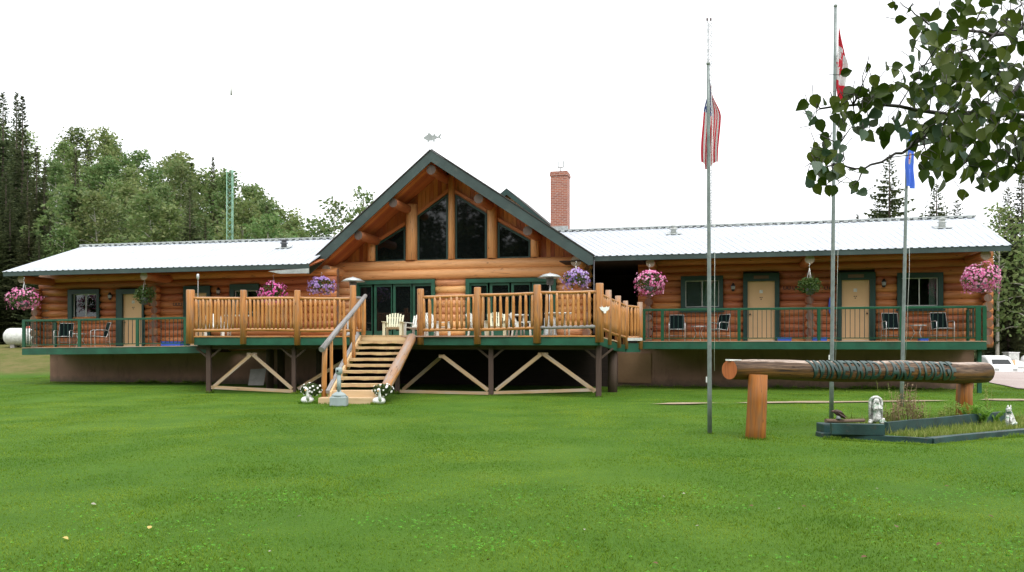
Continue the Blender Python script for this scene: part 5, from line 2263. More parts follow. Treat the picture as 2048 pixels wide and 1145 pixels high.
# ================================================================= by the stairs
def swan(px, py, d, lab, facing):
    c = at(px, py, d)
    c.z = .0
    r = thing('swan_planter', lab, 'planter', (c.x, c.y, 0), 0, 'swan planters at the foot of the stairs')
    mb = MB()
    mb.blob(c + V((0, 0, .09)), .17, .22, .105, 12, 8)
    body = mb.build('body', M['white'], r)
    mb = MB()
    mb.path([c + V((-.05 * facing, -.16, .10)), c + V((-.06 * facing, -.24, .22)), c + V((-.04 * facing, -.22, .34)), c + V((-.03 * facing, -.25, .385)), c + V((-.03 * facing, -.31, .37))], [.05, .036, .032, .045, .03], 9)
    mb.build('neck', M['white'], r)
    mb = MB()
    mb.path([c + V((-.03 * facing, -.30, .37)), c + V((-.03 * facing, -.38, .345))], [.022, .008], 7)
    mb.build('beak', M['orange'], r)
    fo, fl_ = MB(), MB()
    for i in range(800):
        v_ = V((random.gauss(0, 1), random.gauss(0, 1), random.gauss(0, 1))).normalized()
        p = c + V((-.09 * facing, .05, .36)) + V((v_.x * .27, v_.y * .22, v_.z * .17)) * random.random() ** .4
        leaf_quads(fo, p, random.uniform(.018, .035))
    for i in range(50):
        v_ = V((random.gauss(0, 1), random.gauss(0, 1), random.gauss(0, .8) + .3)).normalized()
        petal(fl_, c + V((-.09 * facing, .05, .36)) + V((v_.x * .28, v_.y * .23, v_.z * .18)), v_ + V((0, -.4, .2)), random.uniform(.022, .032))
    fo.build('foliage', M['basket_green'], r)
    fl_.build('blossoms', M['white_petal'], r)


swan(615, 805, 20.9, 'white swan planter with white flowers left of the stairs', -1)
swan(758, 806, 20.6, 'white swan planter with white flowers right of the stair foot', -1)
c = gat(678, 813)
c.z = 0
r = thing('ash_receptacle', 'grey smoking post on a square base before the stairs', 'ashtray', (c.x, c.y, 0))
mb = MB()
mb.box(c.x - .205, c.x + .205, c.y - .17, c.y + .17, .0, .25)
b_ = mb.build('base', M['bin_grey'], r, bevel=.03)
mb = MB()
mb.lathe([(.20, .245), (.17, .30), (.10, .345), (.06, .36), (.055, .40)], 18, c, 0, 1, .85)
mb.build('dome', M['bin_grey'], r)
mb = MB()
mb.lathe([(.052, .36), (.05, .80)], 14, c)
mb.build('stem', M['bin_grey'], r)
mb = MB()
mb.lathe([(.05, .80), (.085, .82), (.09, .94), (.07, .965), (.0, .97)], 14, c)
mb.build('head', M['bin_grey'], r)
mb = MB()
mb.blob(c + V((-.02, -.088, .885)), .028, .012, .03, 10, 6)
mb.build('opening', M['black'], r)

# ================================================================= flagpoles
def pole(px0, yb, px1, yt, r0, d, lab, mat='pole', halyard=True):
    b = gat(px0, yb)
    t_ = at(px1, yt, d)
    r = thing('flagpole', lab, 'flagpole', (b.x, b.y, 0), 0, None)
    b.z = -.1
    mb = MB()
    n = 8
    pts = [b.lerp(t_, i / n) for i in range(n + 1)]
    mb.path(pts, [r0 * (1 - .35 * i / n) for i in range(n + 1)], 12)
    mb.build('pole', M[mat], r)
    mb = MB()
    mb.lathe([(.0, 0), (r0 * .9, .015), (r0 * .9, .05), (.0, .07)], 10, t_)
    mb.build('cap', M['grey'], r)
    if halyard:
        mb = MB()
        off_ = V((r0 + .035, -.02, 0))
        mb.path([b + off_ + V((0, 0, 1.2)), b.lerp(t_, .5) + off_ * 1.25, t_ + off_ * .6 - V((0, 0, .05))], .004, 5)
        mb.build('halyard', M['white'], r)
        mb = MB()
        q = b.lerp(t_, .16) + V((-r0 - .012, 0, 0))
        mb.beam(q + V((0, 0, -.05)), q + V((0, 0, .05)), .02, .02)
        mb.build('cleat', M['white'], r)
    return b, t_


d1, d2, d3 = gd(868), gd(839), gd(815)
b1, t1 = pole(1419.5, 868, 1416.5, 131, .040, d1, 'galvanised flagpole standing alone on the lawn with the striped flag')
b2, t2 = pole(1662.5, 839, 1671, 15, .045, d2, 'tallest flagpole, rising from the flower bed with the maple-leaf flag')
b3, t3 = pole(1803, 815, 1815, 262, .050, d3, 'flagpole with the blue flag, leaning slightly to the right')


def inpoly(x, y, poly):
    c_ = False
    j = len(poly) - 1
    for i in range(len(poly)):
        if (poly[i][1] > y) != (poly[j][1] > y) and x < (poly[j][0] - poly[i][0]) * (y - poly[i][1]) / (poly[j][1] - poly[i][1]) + poly[i][0]:
            c_ = not c_
        j = i
    return c_


def flag(name, lab, mapping, color, mats, nu, nv):
    """cloth hanging limp: u along the fly, v down the hoist"""
    me = bpy.data.meshes.new(name)
    vv = [mapping(i / nu, j / nv) for j in range(nv + 1) for i in range(nu + 1)]
    o_ = V(vv[0])
    ff, mi = [], []
    for j in range(nv):
        for i in range(nu):
            a = j * (nu + 1) + i
            ff.append((a, a + 1, a + nu + 2, a + nu + 1))
            mi.append(color((i + .5) / nu, (j + .5) / nv))
    me.from_pydata([tuple(V(p) - o_) for p in vv], [], ff)
    for m in mats:
        me.materials.append(m)
    me.polygons.foreach_set('material_index', mi)
    me.polygons.foreach_set('use_smooth', [True] * len(ff))
    o = bpy.data.objects.new(name, me)
    o.location = o_
    COL.objects.link(o)
    tag(o, lab, 'flag')
    return o


def cloth(name, col):
    m = leafmat(name, tuple(x * .93 for x in col), col, tuple(min(1, x * 1.05) for x in col), rough=.8, trans=.35)
    # one even cloth colour: no per-face variation
    for nd in m.node_tree.nodes:
        if nd.type == 'VALTORGB':
            for e in nd.color_ramp.elements:
                e.color = (*col, 1)
    return m


RED, WHT, BLU, LBL, GLD = cloth('red_cloth', (.55, .03, .05)), cloth('white_cloth', (.66, .64, .65)), cloth('navy_cloth', (.04, .06, .20)), cloth('royal_blue_cloth', (.10, .22, .80)), cloth('gold_cloth', (.60, .45, .10))
GRN = cloth('green_cloth', (.10, .35, .12))


# striped flag: hangs behind and right of its pole, fly falling straight down in folds
def us_map(u, v):
    zt = at(1417, 150, d1).z
    drop = 1.62
    sp = .03 + .18 * sstep(.08, .42, u)
    x = 1.0 * (v - .42) * sp * 1.35
    fold = .045 * math.sin(v * 15 + u * 3.0) * (.4 + u)
    z = zt - u * drop * (.93 + .05 * math.sin(v * 5)) - v * .17 * (1 - u * .4)
    px = b1.lerp(t1, .78)
    return (px.x + .035 + x + .03 * math.sin(u * 5), d1 + .075 + fold + .03 * math.cos(v * 9 + u * 2), z)


def us_col(u, v):
    if u < .40 and v < 7 / 13:
        cu, cv = u / .40 * 12, v / (7 / 13) * 10
        star = (int(cu) % 2 == int(cv) % 2) and 0 < int(cu) < 12 and (cu % 1 - .5) ** 2 + (cv % 1 - .5) ** 2 < .16 and int(cv) > 0
        return 1 if star else 2
    return 0 if int(v * 13) % 2 == 0 else 1


flag('flag', 'limp red and white striped flag with starred blue canton', us_map, us_col, [RED, WHT, BLU], 90, 78)

LEAF = [(0, 1), (-.12, .72), (-.28, .80), (-.20, .42), (-.38, .60), (-.45, .48), (-.72, .54), (-.62, .30), (-.75, .20), (-.32, -.14), (-.38, -.32), (-.04, -.26), (-.05, -.75)]
LEAF += [(-x, y) for x, y in LEAF[::-1]][:-1]


def ca_map(u, v):
    zt = at(1679, 52, d2).z
    drop = 1.48
    c_ = b2.lerp(t2, .9)
    sp = .02 + .42 * min(1, u * 2.2) * (1 - .25 * u)
    x = .03 + (v * .55 + .08 * math.sin(u * 7)) * sp - .05 * u
    fold = .06 * math.sin(v * 9 + u * 4) * min(1, u * 3)
    z = zt - u * drop - v * (.26 * min(1, u * 4) + .02) * (1.1 - u * .6)
    lean = (t2 - b2) * ((z - b2.z) / (t2.z - b2.z)) + b2
    return (lean.x + .045 + x, d2 + .01 + fold, z)


def ca_col(u, v):
    if u < .25 or u > .75:
        return 0
    return 0 if inpoly((v - .5) * -2.1, (.5 - u) * -2.1 * 2 * .95 * .5, [(a * 1, b) for a, b in [(y, x) for x, y in LEAF]]) or inpoly((u - .5) * 4.0, (.5 - v) * 2.2, LEAF) else 1


flag('flag', 'limp red and white flag with a red maple leaf', ca_map, lambda u, v: 0 if (u < .25 or u > .75 or inpoly((u - .5) * 4.0, (.5 - v) * 2.2, LEAF)) else 1, [RED, WHT], 80, 48)
SHIELD = [(-.5, .6), (.5, .6), (.5, -.05), (.3, -.45), (0, -.65), (-.3, -.45), (-.5, -.05)]


def al_col(u, v):
    x, y = (u - .5) * 5.2, (.5 - v) * 2.6
    if not inpoly(x, y, SHIELD):
        return 0
    if y > .3:
        return 3 if abs(x) < .08 or abs(y - .45) < .06 else 1
    if y > -.05:
        return 1 if y > .05 + .12 * math.sin(x * 9) else 0
    return 4 if y > -.3 else 2


def al_map(u, v):
    zt = at(1814, 258, d3).z
    drop = 1.42
    sp = .12 + .20 * min(1, u * 2.0) * (1 - .2 * u)
    x = -.06 + (v * .7) * sp + .03 * math.sin(u * 8)
    fold = .05 * math.sin(v * 8 + u * 3) * min(1, u * 3)
    z = zt - u * drop - v * .16 * min(1, u * 4) * (1.1 - u * .6)
    lean = (t3 - b3) * ((z - b3.z) / (t3.z - b3.z)) + b3
    return (lean.x + .055 + x * .9 - .05 * u, d3 - .06 + fold, z)


flag('flag', 'limp royal blue flag with a small shield in its middle', al_map, al_col, [LBL, WHT, GRN, RED, GLD], 70, 44)

# ================================================================= log sign
sg = thing('log_sign', 'thick log on two posts, carved with green capital letters, on the lawn', 'sign', (6.5, 15, 0))
A, B = at(1459, 740, 13.1), at(1968, 746, 17.4)
axis = (B - A)
LEN = axis.length
axis.normalize()
nn_ = 26
rad = lambda f: .163 + .064 * min(1, f / .9)
pts = [A + axis * LEN * i / nn_ + V((0, 0, .012 * math.sin(i * .5))) for i in range(nn_ + 1)]
rr = [rad(i / nn_) for i in range(nn_ + 1)]
pts += [B + axis * .05]
rr += [rr[-1] * .72]
rr[0] *= .99
mb = MB()
mb.path(pts, rr, 30, 0, True, 1, .05)
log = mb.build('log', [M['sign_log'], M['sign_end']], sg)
front = V((axis.y, -axis.x, 0)).normalized()
if front.y > 0:
    front = -front
upv = V((0, 0, 1))
# lettering wrapped round the front of the log
cu = bpy.data.curves.new('lettering', 'FONT')
cu.body = 'WINEFRED LAKE LODGE'
cu.extrude = .5
cu.offset = .026
cu.space_character = 1.12
cu.space_word = .85
tmp = bpy.data.objects.new('tmp_text', cu)
COL.objects.link(tmp)
bpy.context.view_layer.update()
dg = bpy.context.evaluated_depsgraph_get()
tm = bpy.data.meshes.new_from_object(tmp.evaluated_get(dg))
bpy.data.objects.remove(tmp)
bpy.data.curves.remove(cu)
bm = bmesh.new()
bm.from_mesh(tm)
xs_ = [v.co.x for v in bm.verts]
ys_ = [v.co.y for v in bm.verts]
x0, x1, y0, y1 = min(xs_), max(xs_), min(ys_), max(ys_)
bmesh.ops.triangulate(bm, faces=bm.faces[:])
for i in range(1, 14):
    bmesh.ops.bisect_plane(bm, geom=bm.verts[:] + bm.edges[:] + bm.faces[:], plane_co=(0, y0 + (y1 - y0) * i / 14, 0), plane_no=(0, 1, 0))


def along(px):
    """distance along the log that shows at a photo column (front surface)"""
    lo, hi = 0, LEN
    for _ in range(40):
        m_ = (lo + hi) / 2
        p = A + axis * m_ + front * .18
        if 1024 + F * p.x / p.y < px:
            lo = m_
        else:
            hi = m_
    return lo


a0, a1 = along(1622), along(1908)
for v_ in bm.verts:
    fx, fy = (v_.co.x - x0) / (x1 - x0), (v_.co.y - y0) / (y1 - y0)
    la = a0 + (a1 - a0) * fx
    r_ = rad(la / LEN) * 1.0
    ang = R(-44) + R(116) * fy
    rr_ = r_ * 1.0 - .012 + (.030 if v_.co.z > 0 else 0)
    p = A + axis * la + front * math.cos(ang) * rr_ + upv * math.sin(ang) * rr_
    v_.co = p - V(ORG[sg.name])
bm.to_mesh(tm)
bm.free()
tm.materials.clear()
M['letter'] = paint('green_letter_paint', (.006, .036, .028), .35, .4, 6.0, dirt=(.03, .05, .04))
tm.materials.append(M['letter'])
o = bpy.data.objects.new('lettering', tm)
COL.objects.link(o)
o.parent = log
o['label'] = 'raised green letters reading WINEFRED LAKE LODGE'
# posts
def sign_post(px, ytop, ybot, wpx, z0=-.2, lean=0):
    d = gd(ybot)
    a, b = at(px, ybot, d), at(px + lean, ytop, d)
    r = wpx / 2 / F * d
    a.z = z0
    mb = MB()
    mb.path([a, a.lerp(b, .35), a.lerp(b, .7), b + V((0, 0, .1))], [r * 1.08, r * 1.02, r, r * .95], 18, 0, True, None, .05)
    mb.build('post', M['sign_post'], sg)


sign_post(1510, 762, 879, 38, -.2, 6)
c = A + axis * (LEN * .93)
d = c.y
mb = MB()
mb.path([V((c.x - .13, c.y, -.2)), V((c.x - .13, c.y, .4)), V((c.x - .12, c.y, c.z - .1))], [.165, .16, .15], 16, 0, True, None, .05)
mb.build('post', M['sign_post'], sg)
# white strip lying on the log
q = along(1484)
p = A + axis * q + V((0, 0, rad(q / LEN) - .004))
mb = MB()
mb.beam(p - axis * .14, p + axis * .14, .09, .025)
tag(mb.build('wood_offcut', M['white']), 'short white strip of board lying on top of the sign log', 'board')

# ================================================================= flower bed
bed = thing('flower_bed', 'low raised bed edged with blue-green timbers below the log sign', 'flower bed', (6.6, 13.6, 0))


def timber(x0, y0, x1, y1, h, wd=.16, z=0.0, mat='bed_paint', zz=None):
    """a squared timber between two ground points seen at photo rows (its lower front edge)"""
    a, b = gat(x0, y0, z), gat(x1, y1, z)
    d = (b - a).normalized()
    s_ = V((-d.y, d.x, 0))
    if s_.y < 0:
        s_ = -s_
    mb = MB()
    n = 5
    for i in range(n):
        p0, p1 = a.lerp(b, i / n), a.lerp(b, (i + 1) / n)
        w0 = .012 * noise.noise((p0.x * 2, p0.y * 2, 1))
        w1 = .012 * noise.noise((p1.x * 2, p1.y * 2, 1))
        mb.box8([p0 + s_ * w0, p1 + s_ * w1, p0 + s_ * wd, p1 + s_ * wd, p0 + s_ * w0 + upv * (h + w0), p1 + s_ * w1 + upv * (h + w1), p0 + s_ * wd + upv * h, p1 + s_ * wd + upv * h])
    return mb.build('timber', M[mat], bed)


timber(1648, 877, 1864, 889, .085, .16, -.01)
timber(1868, 889, 2120, 864, .095, .16, -.01)
timber(1664, 869, 1770, 871, .17, .17, .085)
a = gat(1655, 876)
mb = MB()
mb.box(a.x - .02, a.x + .20, a.y + .1, a.y + .45, .0, .215)
mb.build('timber', M['bed_paint'], bed, bevel=.015)
mb = MB()
mb.box(a.x - .09, a.x + .15, a.y + .02, a.y + .30, -.02, .075)
mb.build('timber', M['bed_paint'], bed, bevel=.012)
# upper inner edge board running back to the right
A2, B2 = at(1772, 862, 13.45), at(2010, 838, 15.6)
mb = MB()
for i in range(6):
    p0, p1 = A2.lerp(B2, i / 6), A2.lerp(B2, (i + 1) / 6)
    mb.beam(V((p0.x, p0.y, .13 + .004 * math.sin(i * 2))), V((p1.x, p1.y, .13 + .004 * math.sin(i * 2 + 2))), .07, .24)
mb.build('edge_board', M['bed_paint'], bed)
mb = MB()
q = [gat(1660, 872), gat(1864, 884), gat(2110, 862), at(2110, HY, 17.5), at(1700, HY, 15.6)]
mb.face([(p.x, p.y, .045) for p in q])
mb.build('soil', M['lawn'], bed)
# small round log lying on the corner, with a bronze bird
a, b = at(1651, 842, 13.45), at(1728, 841, 13.7)
mb = MB()
mb.tube(a, b, .035, .03, 10, 4, 0, None, .06, .01)
tag(mb.build('short_log', M['rough_log']), 'thin weathered log lying across the corner of the flower bed', 'log')
bz = a.lerp(b, .3)
r = thing('bird_ornament', 'dark bronze bird ornament perched on the thin log', 'ornament', (bz.x, bz.y, bz.z + .03))
s_ = 13.5 / F
c = at(1676, 829, 13.5)
mb = MB()
mb.path([c + V((-.065, 0, .045)), c + V((-.03, 0, .04)), c + V((.02, 0, .015)), c + V((.07, .0, -.025)), c + V((.12, 0, -.075))], [.03, .045, .055, .04, .012], 10)
mb.build('body', M['bronze'], r)
mb = MB()
mb.path([c + V((-.065, 0, .048)), c + V((-.115, 0, .052))], [.026, .006], 8)
mb.build('head', M['bronze'], r)
mb = MB()
for sg_ in (-1, 1):
    mb.prism([c + V((-.05, .045 * sg_, .06)), c + V((.05, .06 * sg_, .035)), c + V((.135, .05 * sg_, -.055)), c + V((.04, .055 * sg_, -.02))], V((0, .012 * sg_, 0)))
mb.build('wing', M['bronze'], r)
mb = MB()
mb.tube(V((c.x + .01, c.y, bz.z + .03)), c + V((.01, 0, -.02)), .045, .03, 8)
mb.build('stump', M['grey'], r)

# shrine figure: a robed figure in a shell-shaped niche
c = at(1754, 846, 13.9)
c.z = .20
r = thing('shrine_statue', 'white weathered robed figure in an arched niche on the flower bed', 'statue', tuple(c))
k_ = 13.9 / F
mb = MB()
n = 16
arch = [(-.10, .05)] + [(-.105 * math.cos(t_), .34 + .105 * math.sin(t_)) for t_ in [math.pi * i / n for i in range(n + 1)]] + [(.10, .05)]
pts = [c + V((x, .05, z)) for x, z in arch]
mb.path(pts, [.022] * len(pts), 8)
nb_ = MB()
nb_.prism([c + V((x * .95, .07, z)) for x, z in arch], V((0, .03, 0)))
nb_.build('niche', M['mossy'], r)
mb.build('arch_rim', M['mossy'], r)
mb = MB()
mb.lathe([(.075, .02), (.07, .10), (.055, .20), (.066, .27), (.055, .31), (.024, .33)], 14, c, 0, 1, .75)
mb.blob(c + V((0, -.01, .365)), .034, .034, .042, 12, 8)
mb.path([c + V((-.055, -.01, .29)), c + V((-.06, -.05, .235)), c + V((-.005, -.075, .26))], [.02, .018, .012], 8)
mb.path([c + V((.055, -.01, .29)), c + V((.06, -.05, .235)), c + V((.005, -.075, .26))], [.02, .018, .012], 8)
fig = mb.build('figure', M['mossy'], r)
mb = MB()
mb.lathe([(.066, .02), (.052, .21), (.078, .27), (.06, .33), (.045, .39), (.03, .415), (.0, .42)], 14, c + V((0, .018, 0)), 0, 1, .7)
mb.build('veil', M['mossy'], r)
mb = MB()
for i in range(18):
    an = random.random() * 6.28
    mb.blob(c + V((math.cos(an) * random.uniform(.06, .14), math.sin(an) * .07, random.uniform(.0, .05))), .035, .03, .028, 8, 5, 0, None, .5)
mb.build('rock_base', M['mossy'], r)

# small white dog-like animal figure at the right of the bed
c = at(2017, 848, 14.6)
c.z = .06
r = thing('animal_statue', 'weathered white sitting animal figure at the right end of the bed', 'statue', tuple(c))
mb = MB()
mb.path([c + V((.05, .02, .0)), c + V((.045, .015, .10)), c + V((.01, -.01, .22)), c + V((-.015, -.03, .28)), c + V((-.03, -.055, .31)), c + V((-.06, -.10, .30))], [.09, .085, .062, .045, .05, .022], 12)
for sx in (-.03, .03):
    mb.path([c + V((-.02 + sx, -.05, .20)), c + V((-.035 + sx, -.08, .10)), c + V((-.04 + sx, -.085, .0))], [.028, .02, .024], 8)
    mb.path([c + V((.06 + sx, -.04, .06)), c + V((.02 + sx, -.09, .03))], [.045, .025], 8)
mb.build('body', M['mossy'], r)
mb = MB()
for sx in (-.022, .028):
    mb.path([c + V((-.02 + sx, -.045, .34)), c + V((-.005 + sx, -.03, .395))], [.022, .005], 7)
mb.build('ears', M['mossy'], r)
mb = MB()
mb.blob(c + V((-.02, -.05, .255)), .05, .045, .016, 12, 6)
mb.build('collar', M['green'], r)


# ---------------------------------------------------------------- plants of the bed
def stalks(name, spots, lab, cat, hmin, hmax, mat, leaves=6, group=None, lsz=.03):
    for (x, y, n, hs) in spots:
        b = V((x, y, .045))
        r = thing(name, lab, cat, tuple(b), 0, group)
        mb, lf = MB(), MB()
        for i in range(n):
            h = random.uniform(hmin, hmax) * hs
            ln = V((random.gauss(0, .10), random.gauss(0, .08), 0)) * h
            p = b + V((random.gauss(0, .05), random.gauss(0, .05), 0))
            pts = [p, p + ln * .35 + V((0, 0, h * .5)), p + ln + V((0, 0, h))]
            mb.path(pts, [.005, .004, .002], 4)
            for q in range(leaves):
                f = random.uniform(.35, 1.0)
                leaf_quads(lf, p + ln * f * f + V((random.gauss(0, .018), random.gauss(0, .018), h * f)), random.uniform(.5, 1) * lsz)
        mb.build('stems', M['dry'] if mat == 'dry' else M['weed'], r)
        lf.build('leaves', M[mat], r)


random.seed(31)
def bp(px, d):
    p = at(px, HY, d)
    return p.x, p.y


stalks('dry_plant', [(*bp(1785, 14.3), 9, 1.0), (*bp(1798, 14.9), 8, .9), (*bp(1822, 14.6), 9, .95), (*bp(1836, 14.4), 6, .7), (*bp(1772, 14.6), 6, .6)], 'tall dry brown-seeded plant standing in the flower bed', 'plant', .45, .72, 'dry', 22,
       'dry seeded plants in the bed', .018)
stalks('dry_plant', [(*bp(1812, 14.5), 12, 1.15)], 'tallest dry stalk clump in the bed, before the leaning flagpole', 'plant', .45, .72, 'dry', 26, None, .02)
stalks('dry_plant', [(*bp(1765, 14.8), 3, 1.5)], 'thin stalk with a pale green tuft reaching the sign letters', 'plant', .4, .6, 'weed', 9, None, .025)
stalks('dry_plant', [(*bp(1850, 14.8), 4, .9)], 'short reddish stalks leaning right in the middle of the bed', 'plant', .35, .5, 'dry', 10, None, .015)


def fern(x, y, s, lab, n=11):
    b = V((x, y, .05))
    r = thing('fern_plant', lab, 'plant', tuple(b))
    mb = MB()
    for i in range(n):
        an = random.random() * 6.28
        dr = V((math.cos(an), math.sin(an), 0))
        sd_ = V((-dr.y, dr.x, 0))
        L = s * random.uniform(.7, 1.1)
        m_ = 15
        for q in range(2, m_):
            f = q / m_
            c = b + dr * L * .55 * f * f + V((0, 0, L * (f - .28 * f * f)))
            wd = L * .20 * math.sin(math.pi * min(1, f * .9 + .12)) * 1.0
            for sg_ in (-1, 1):
                mb.face([c, c + sd_ * sg_ * wd * .5 + dr * .012 + V((0, 0, .012)), c + sd_ * sg_ * wd + dr * .03 + V((0, 0, -.02)), c + sd_ * sg_ * wd * .5 - dr * .012])
    mb.build('leaves', M['fern'], r)


for (px, d, s, lab, n) in ((1938, 15.2, .62, 'tall bright green fern before the right sign post', 9), (1965, 15.0, .48, 'broad bright green fern right of the sign post', 13),
                           (1990, 15.3, .36, 'small yellowish fern nearest the animal figure', 9)):
    fern(*bp(px, d), s, lab, n)
# yellow-white flowering weed
stalks('green_weed', [(*bp(1790, 14.6), 16, .5), (*bp(1840, 14.8), 14, .5), (*bp(1880, 15.0), 12, .55), (*bp(1905, 15.1), 12, .7), (*bp(1865, 14.3), 10, .35)], 'leafy green weed clump growing among the dry stalks of the bed', 'plant', .4, .7, 'weed', 16, 'green weeds in the bed', .022)
stalks('flowering_weed', [(*bp(1976, 15.6), 4, 1.0)], 'pale yellow flowering weed above the ferns', 'plant', .55, .75, 'weed', 14, None, .03)
# weedy ground cover in the bed
mb = MB()
for i in range(8000):
    f, g_ = random.random(), random.random()
    e0 = gat(1675, 872).lerp(gat(2100, 858), f) if f > .0 else gat(1675, 872)
    fx = random.uniform(1690, 2100)
    near = 871 + (884 - 871) * (fx - 1690) / 174 if fx < 1864 else 884 - (fx - 1864) * .094
    d0 = gd(near) + .1
    d = d0 + random.random() ** 1.4 * 2.4
    p = at(fx, HY, d)
    p.z = .04
    h = random.uniform(.03, .13) * (1.7 if random.random() < .06 else 1)
    ln = V((random.gauss(0, .3), random.gauss(0, .3), 1)).normalized() * h
    w_ = V((random.uniform(-1, 1), random.uniform(-1, 1), 0)).normalized() * .007
    mb.face([p - w_, p + w_, p + ln * .6 + w_ * .6 + V((0, 0, .0)), p + ln, p + ln * .6 - w_ * .6])
o = mb.build('weeds', M['weed'])
tag(o, 'yellow-green weeds filling the raised bed', 'weeds', None, 'stuff')

# ================================================================= masts
def lattice(px, d, ybase_z, ytop, wpx, lab, mat, tip=None, wtip=None, rr_=.02, step=1.0, upper=None):
    c = at(px, HY, d)
    zt = at(px, ytop, d).z
    w_ = wpx / 2 / F * d
    r = thing('radio_mast', lab, 'mast', (c.x, c.y, ybase_z))
    legs = [V((math.cos(a) * w_ * 1.1, math.sin(a) * w_ * 1.1, 0)) for a in (R(-30), R(90), R(210))]
    for l in legs:
        mb = MB()
        mb.tube(V((c.x, c.y, ybase_z)) + l, V((c.x, c.y, zt)) + l, rr_, rr_, 6)
        mb.build('leg', M[mat], r)
    mb = MB()
    n = int((zt - ybase_z) / step)
    for i in range(n):
        z = ybase_z + i * step
        for q in range(3):
            a, b = legs[q], legs[(q + 1) % 3]
            mb.tube(V((c.x, c.y, z)) + a, V((c.x, c.y, z + step * .5)) + b, rr_ * .6, rr_ * .6, 4)
            mb.tube(V((c.x, c.y, z + step * .5)) + b, V((c.x, c.y, z + step)) + a, rr_ * .6, rr_ * .6, 4)
    mb.build('lattice', M[mat], r)
    if tip:
        zt2 = at(px, tip, d).z
        mb = MB()
        mb.tube(V((c.x, c.y, zt - .3)), V((c.x, c.y, zt2)), rr_ * .35, rr_ * .22, 6)
        mb.build('antenna', M['white'], r)
    return r, c, zt


M['mast_green'] = paint('mint_green_paint', (.20, .38, .28), .5, .2, 2.0)
r_, c_, zt_ = lattice(461, 50, 1.2, 338, 13, 'mint green lattice tower rising behind the left roof', 'mast_green', 172, None, .026, .75)
mb = MB()
zq = at(465, 181, 50)
mb.tube(V((c_.x + .05, c_.y, zq.z - .3)), V((c_.x + .05, c_.y, zq.z + .3)), .06, .06, 8)
mb.build('dipole', M['dull_white'], r_)
r_, c_, zt_ = lattice(1418.5, 44, 0, 44, 10, 'thin galvanised lattice mast behind the right wing with lamps on top', 'grey', -20, None, .02, .55)
for dx in (-.14, .06):
    mb = MB()
    mb.lathe([(.035, 0), (.05, .05), (.05, .14), (.02, .19)], 8, V((c_.x + dx, c_.y - .1, zt_)))
    mb.build('lamp', M['bronze'], r_)

# ================================================================= propane tank on the left bank
c = at(52, 674, 45)
z0 = gz(c.x, c.y)
r = thing('propane_tank', 'long white propane tank lying on the bank behind the left porch', 'tank', (c.x, c.y, z0))
rr_ = 17.5 / F * 45
mb = MB()
cz = V((c.x, c.y, ZC + (HY - 674) / F * 45))
L = .78
prof = [(-L - rr_ * .75, .02)] + [(-L - rr_ * .75 * math.cos(t_), rr_ * math.sin(t_)) for t_ in (.35, .7, 1.1, 1.57)] + [(L + rr_ * .75 * math.cos(t_), rr_ * math.sin(t_)) for t_ in (1.57, 1.1, .7, .35)] + [(L + rr_ * .75, .02)]
mb.path([cz + V((x, .12 * x, 0)) for x, _ in prof], [q for _, q in prof], 20)
mb.build('shell', M['dull_white'], r)
for x in (-.6, .65):
    mb = MB()
    mb.box(c.x + x - .12, c.x + x + .12, c.y - .3, c.y + .3, z0 - .1, cz.z - rr_ * .75)
    mb.build('cradle', M['asphalt'], r)
mb = MB()
mb.lathe([(.15, rr_ - .05), (.15, rr_ + .06), (.12, rr_ + .10), (.0, rr_ + .11)], 14, cz + V((.18, 0, 0)))
mb.build('valve_dome', M['red'], r)

# ================================================================= vehicles in the yard at the right
def wheel(par, c, r0, ax):
    mb = MB()
    mb.tube(c - ax * .11, c + ax * .11, r0, r0, 18)
    o = mb.build('wheel', M['rubber'], par)
    mb = MB()
    mb.tube(c - ax * .125, c + ax * .125, r0 * .6, r0 * .6, 14)
    mb.build('rim', M['white'], o)


dv = 58
c = at(1993, HY, dv)
zg = gz(c.x, c.y)
vr = thing('parked_van', 'rounded white van parked on the gravel right of the lodge', 'van', (c.x, c.y, zg), R(78))
ORG[vr.name] = V((0, 0, 0))
prof = [(-1.75, .35), (-1.78, .62), (-1.62, .86), (-1.05, 1.02), (-.62, 1.36), (-.2, 1.56), (.5, 1.66), (1.25, 1.60), (1.62, 1.30), (1.74, .85), (1.72, .35)]
mb = MB()
ys = [(-.80, .92), (-.74, 1.0), (.74, 1.0), (.80, .92)]
rings = []
for y, s_ in ys:
    rings.append([V((x * (.97 if s_ < 1 else 1), y, .35 + (z - .35) * s_)) for x, z in prof])
for a, b in zip(rings, rings[1:]):
    for i in range(len(prof)):
        j = (i + 1) % len(prof)
        mb.face([a[i], a[j], b[j], b[i]], None, 0, False)
mb.face(rings[0])
mb.face(rings[-1][::-1])
mb.build('body', M['white'], vr)
for pts in ([(-.05, 1.0), (-.05, 1.38), (.70, 1.38), (.70, 1.0)],):
    mb = MB()
    mb.prism([V((x, -.803 + .0, .35 + (z - .35) * .96)) for x, z in pts], V((0, .05, 0)) * -.3)
    mb.build('window', M['dark_glass'], vr)
mb = MB()
mb.prism([V((-1.0, -.62, 1.03)), V((-1.0, .62, 1.03)), V((-.60, .55, 1.36)), V((-.60, -.55, 1.36))], V((-.03, 0, .03)))
mb.build('windscreen', M['dark_glass'], vr)
mb = MB()
mb.box(-1.80, -1.74, .45, .72, .62, .78)
mb.build('headlight', M['galv'], vr)
mb = MB()
mb.box(-1.80, -1.74, -.72, -.45, .62, .78)
mb.build('headlight', M['galv'], vr)
mb = MB()
mb.box(-1.86, -1.70, -.80, .80, .30, .45)
mb.build('bumper', M['grey'], vr)
for x in (-1.15, 1.15):
    wheel(vr, V((x, -.74, .31)), .31, V((0, 1, 0)))
    wheel(vr, V((x, .74, .31)), .31, V((0, 1, 0)))
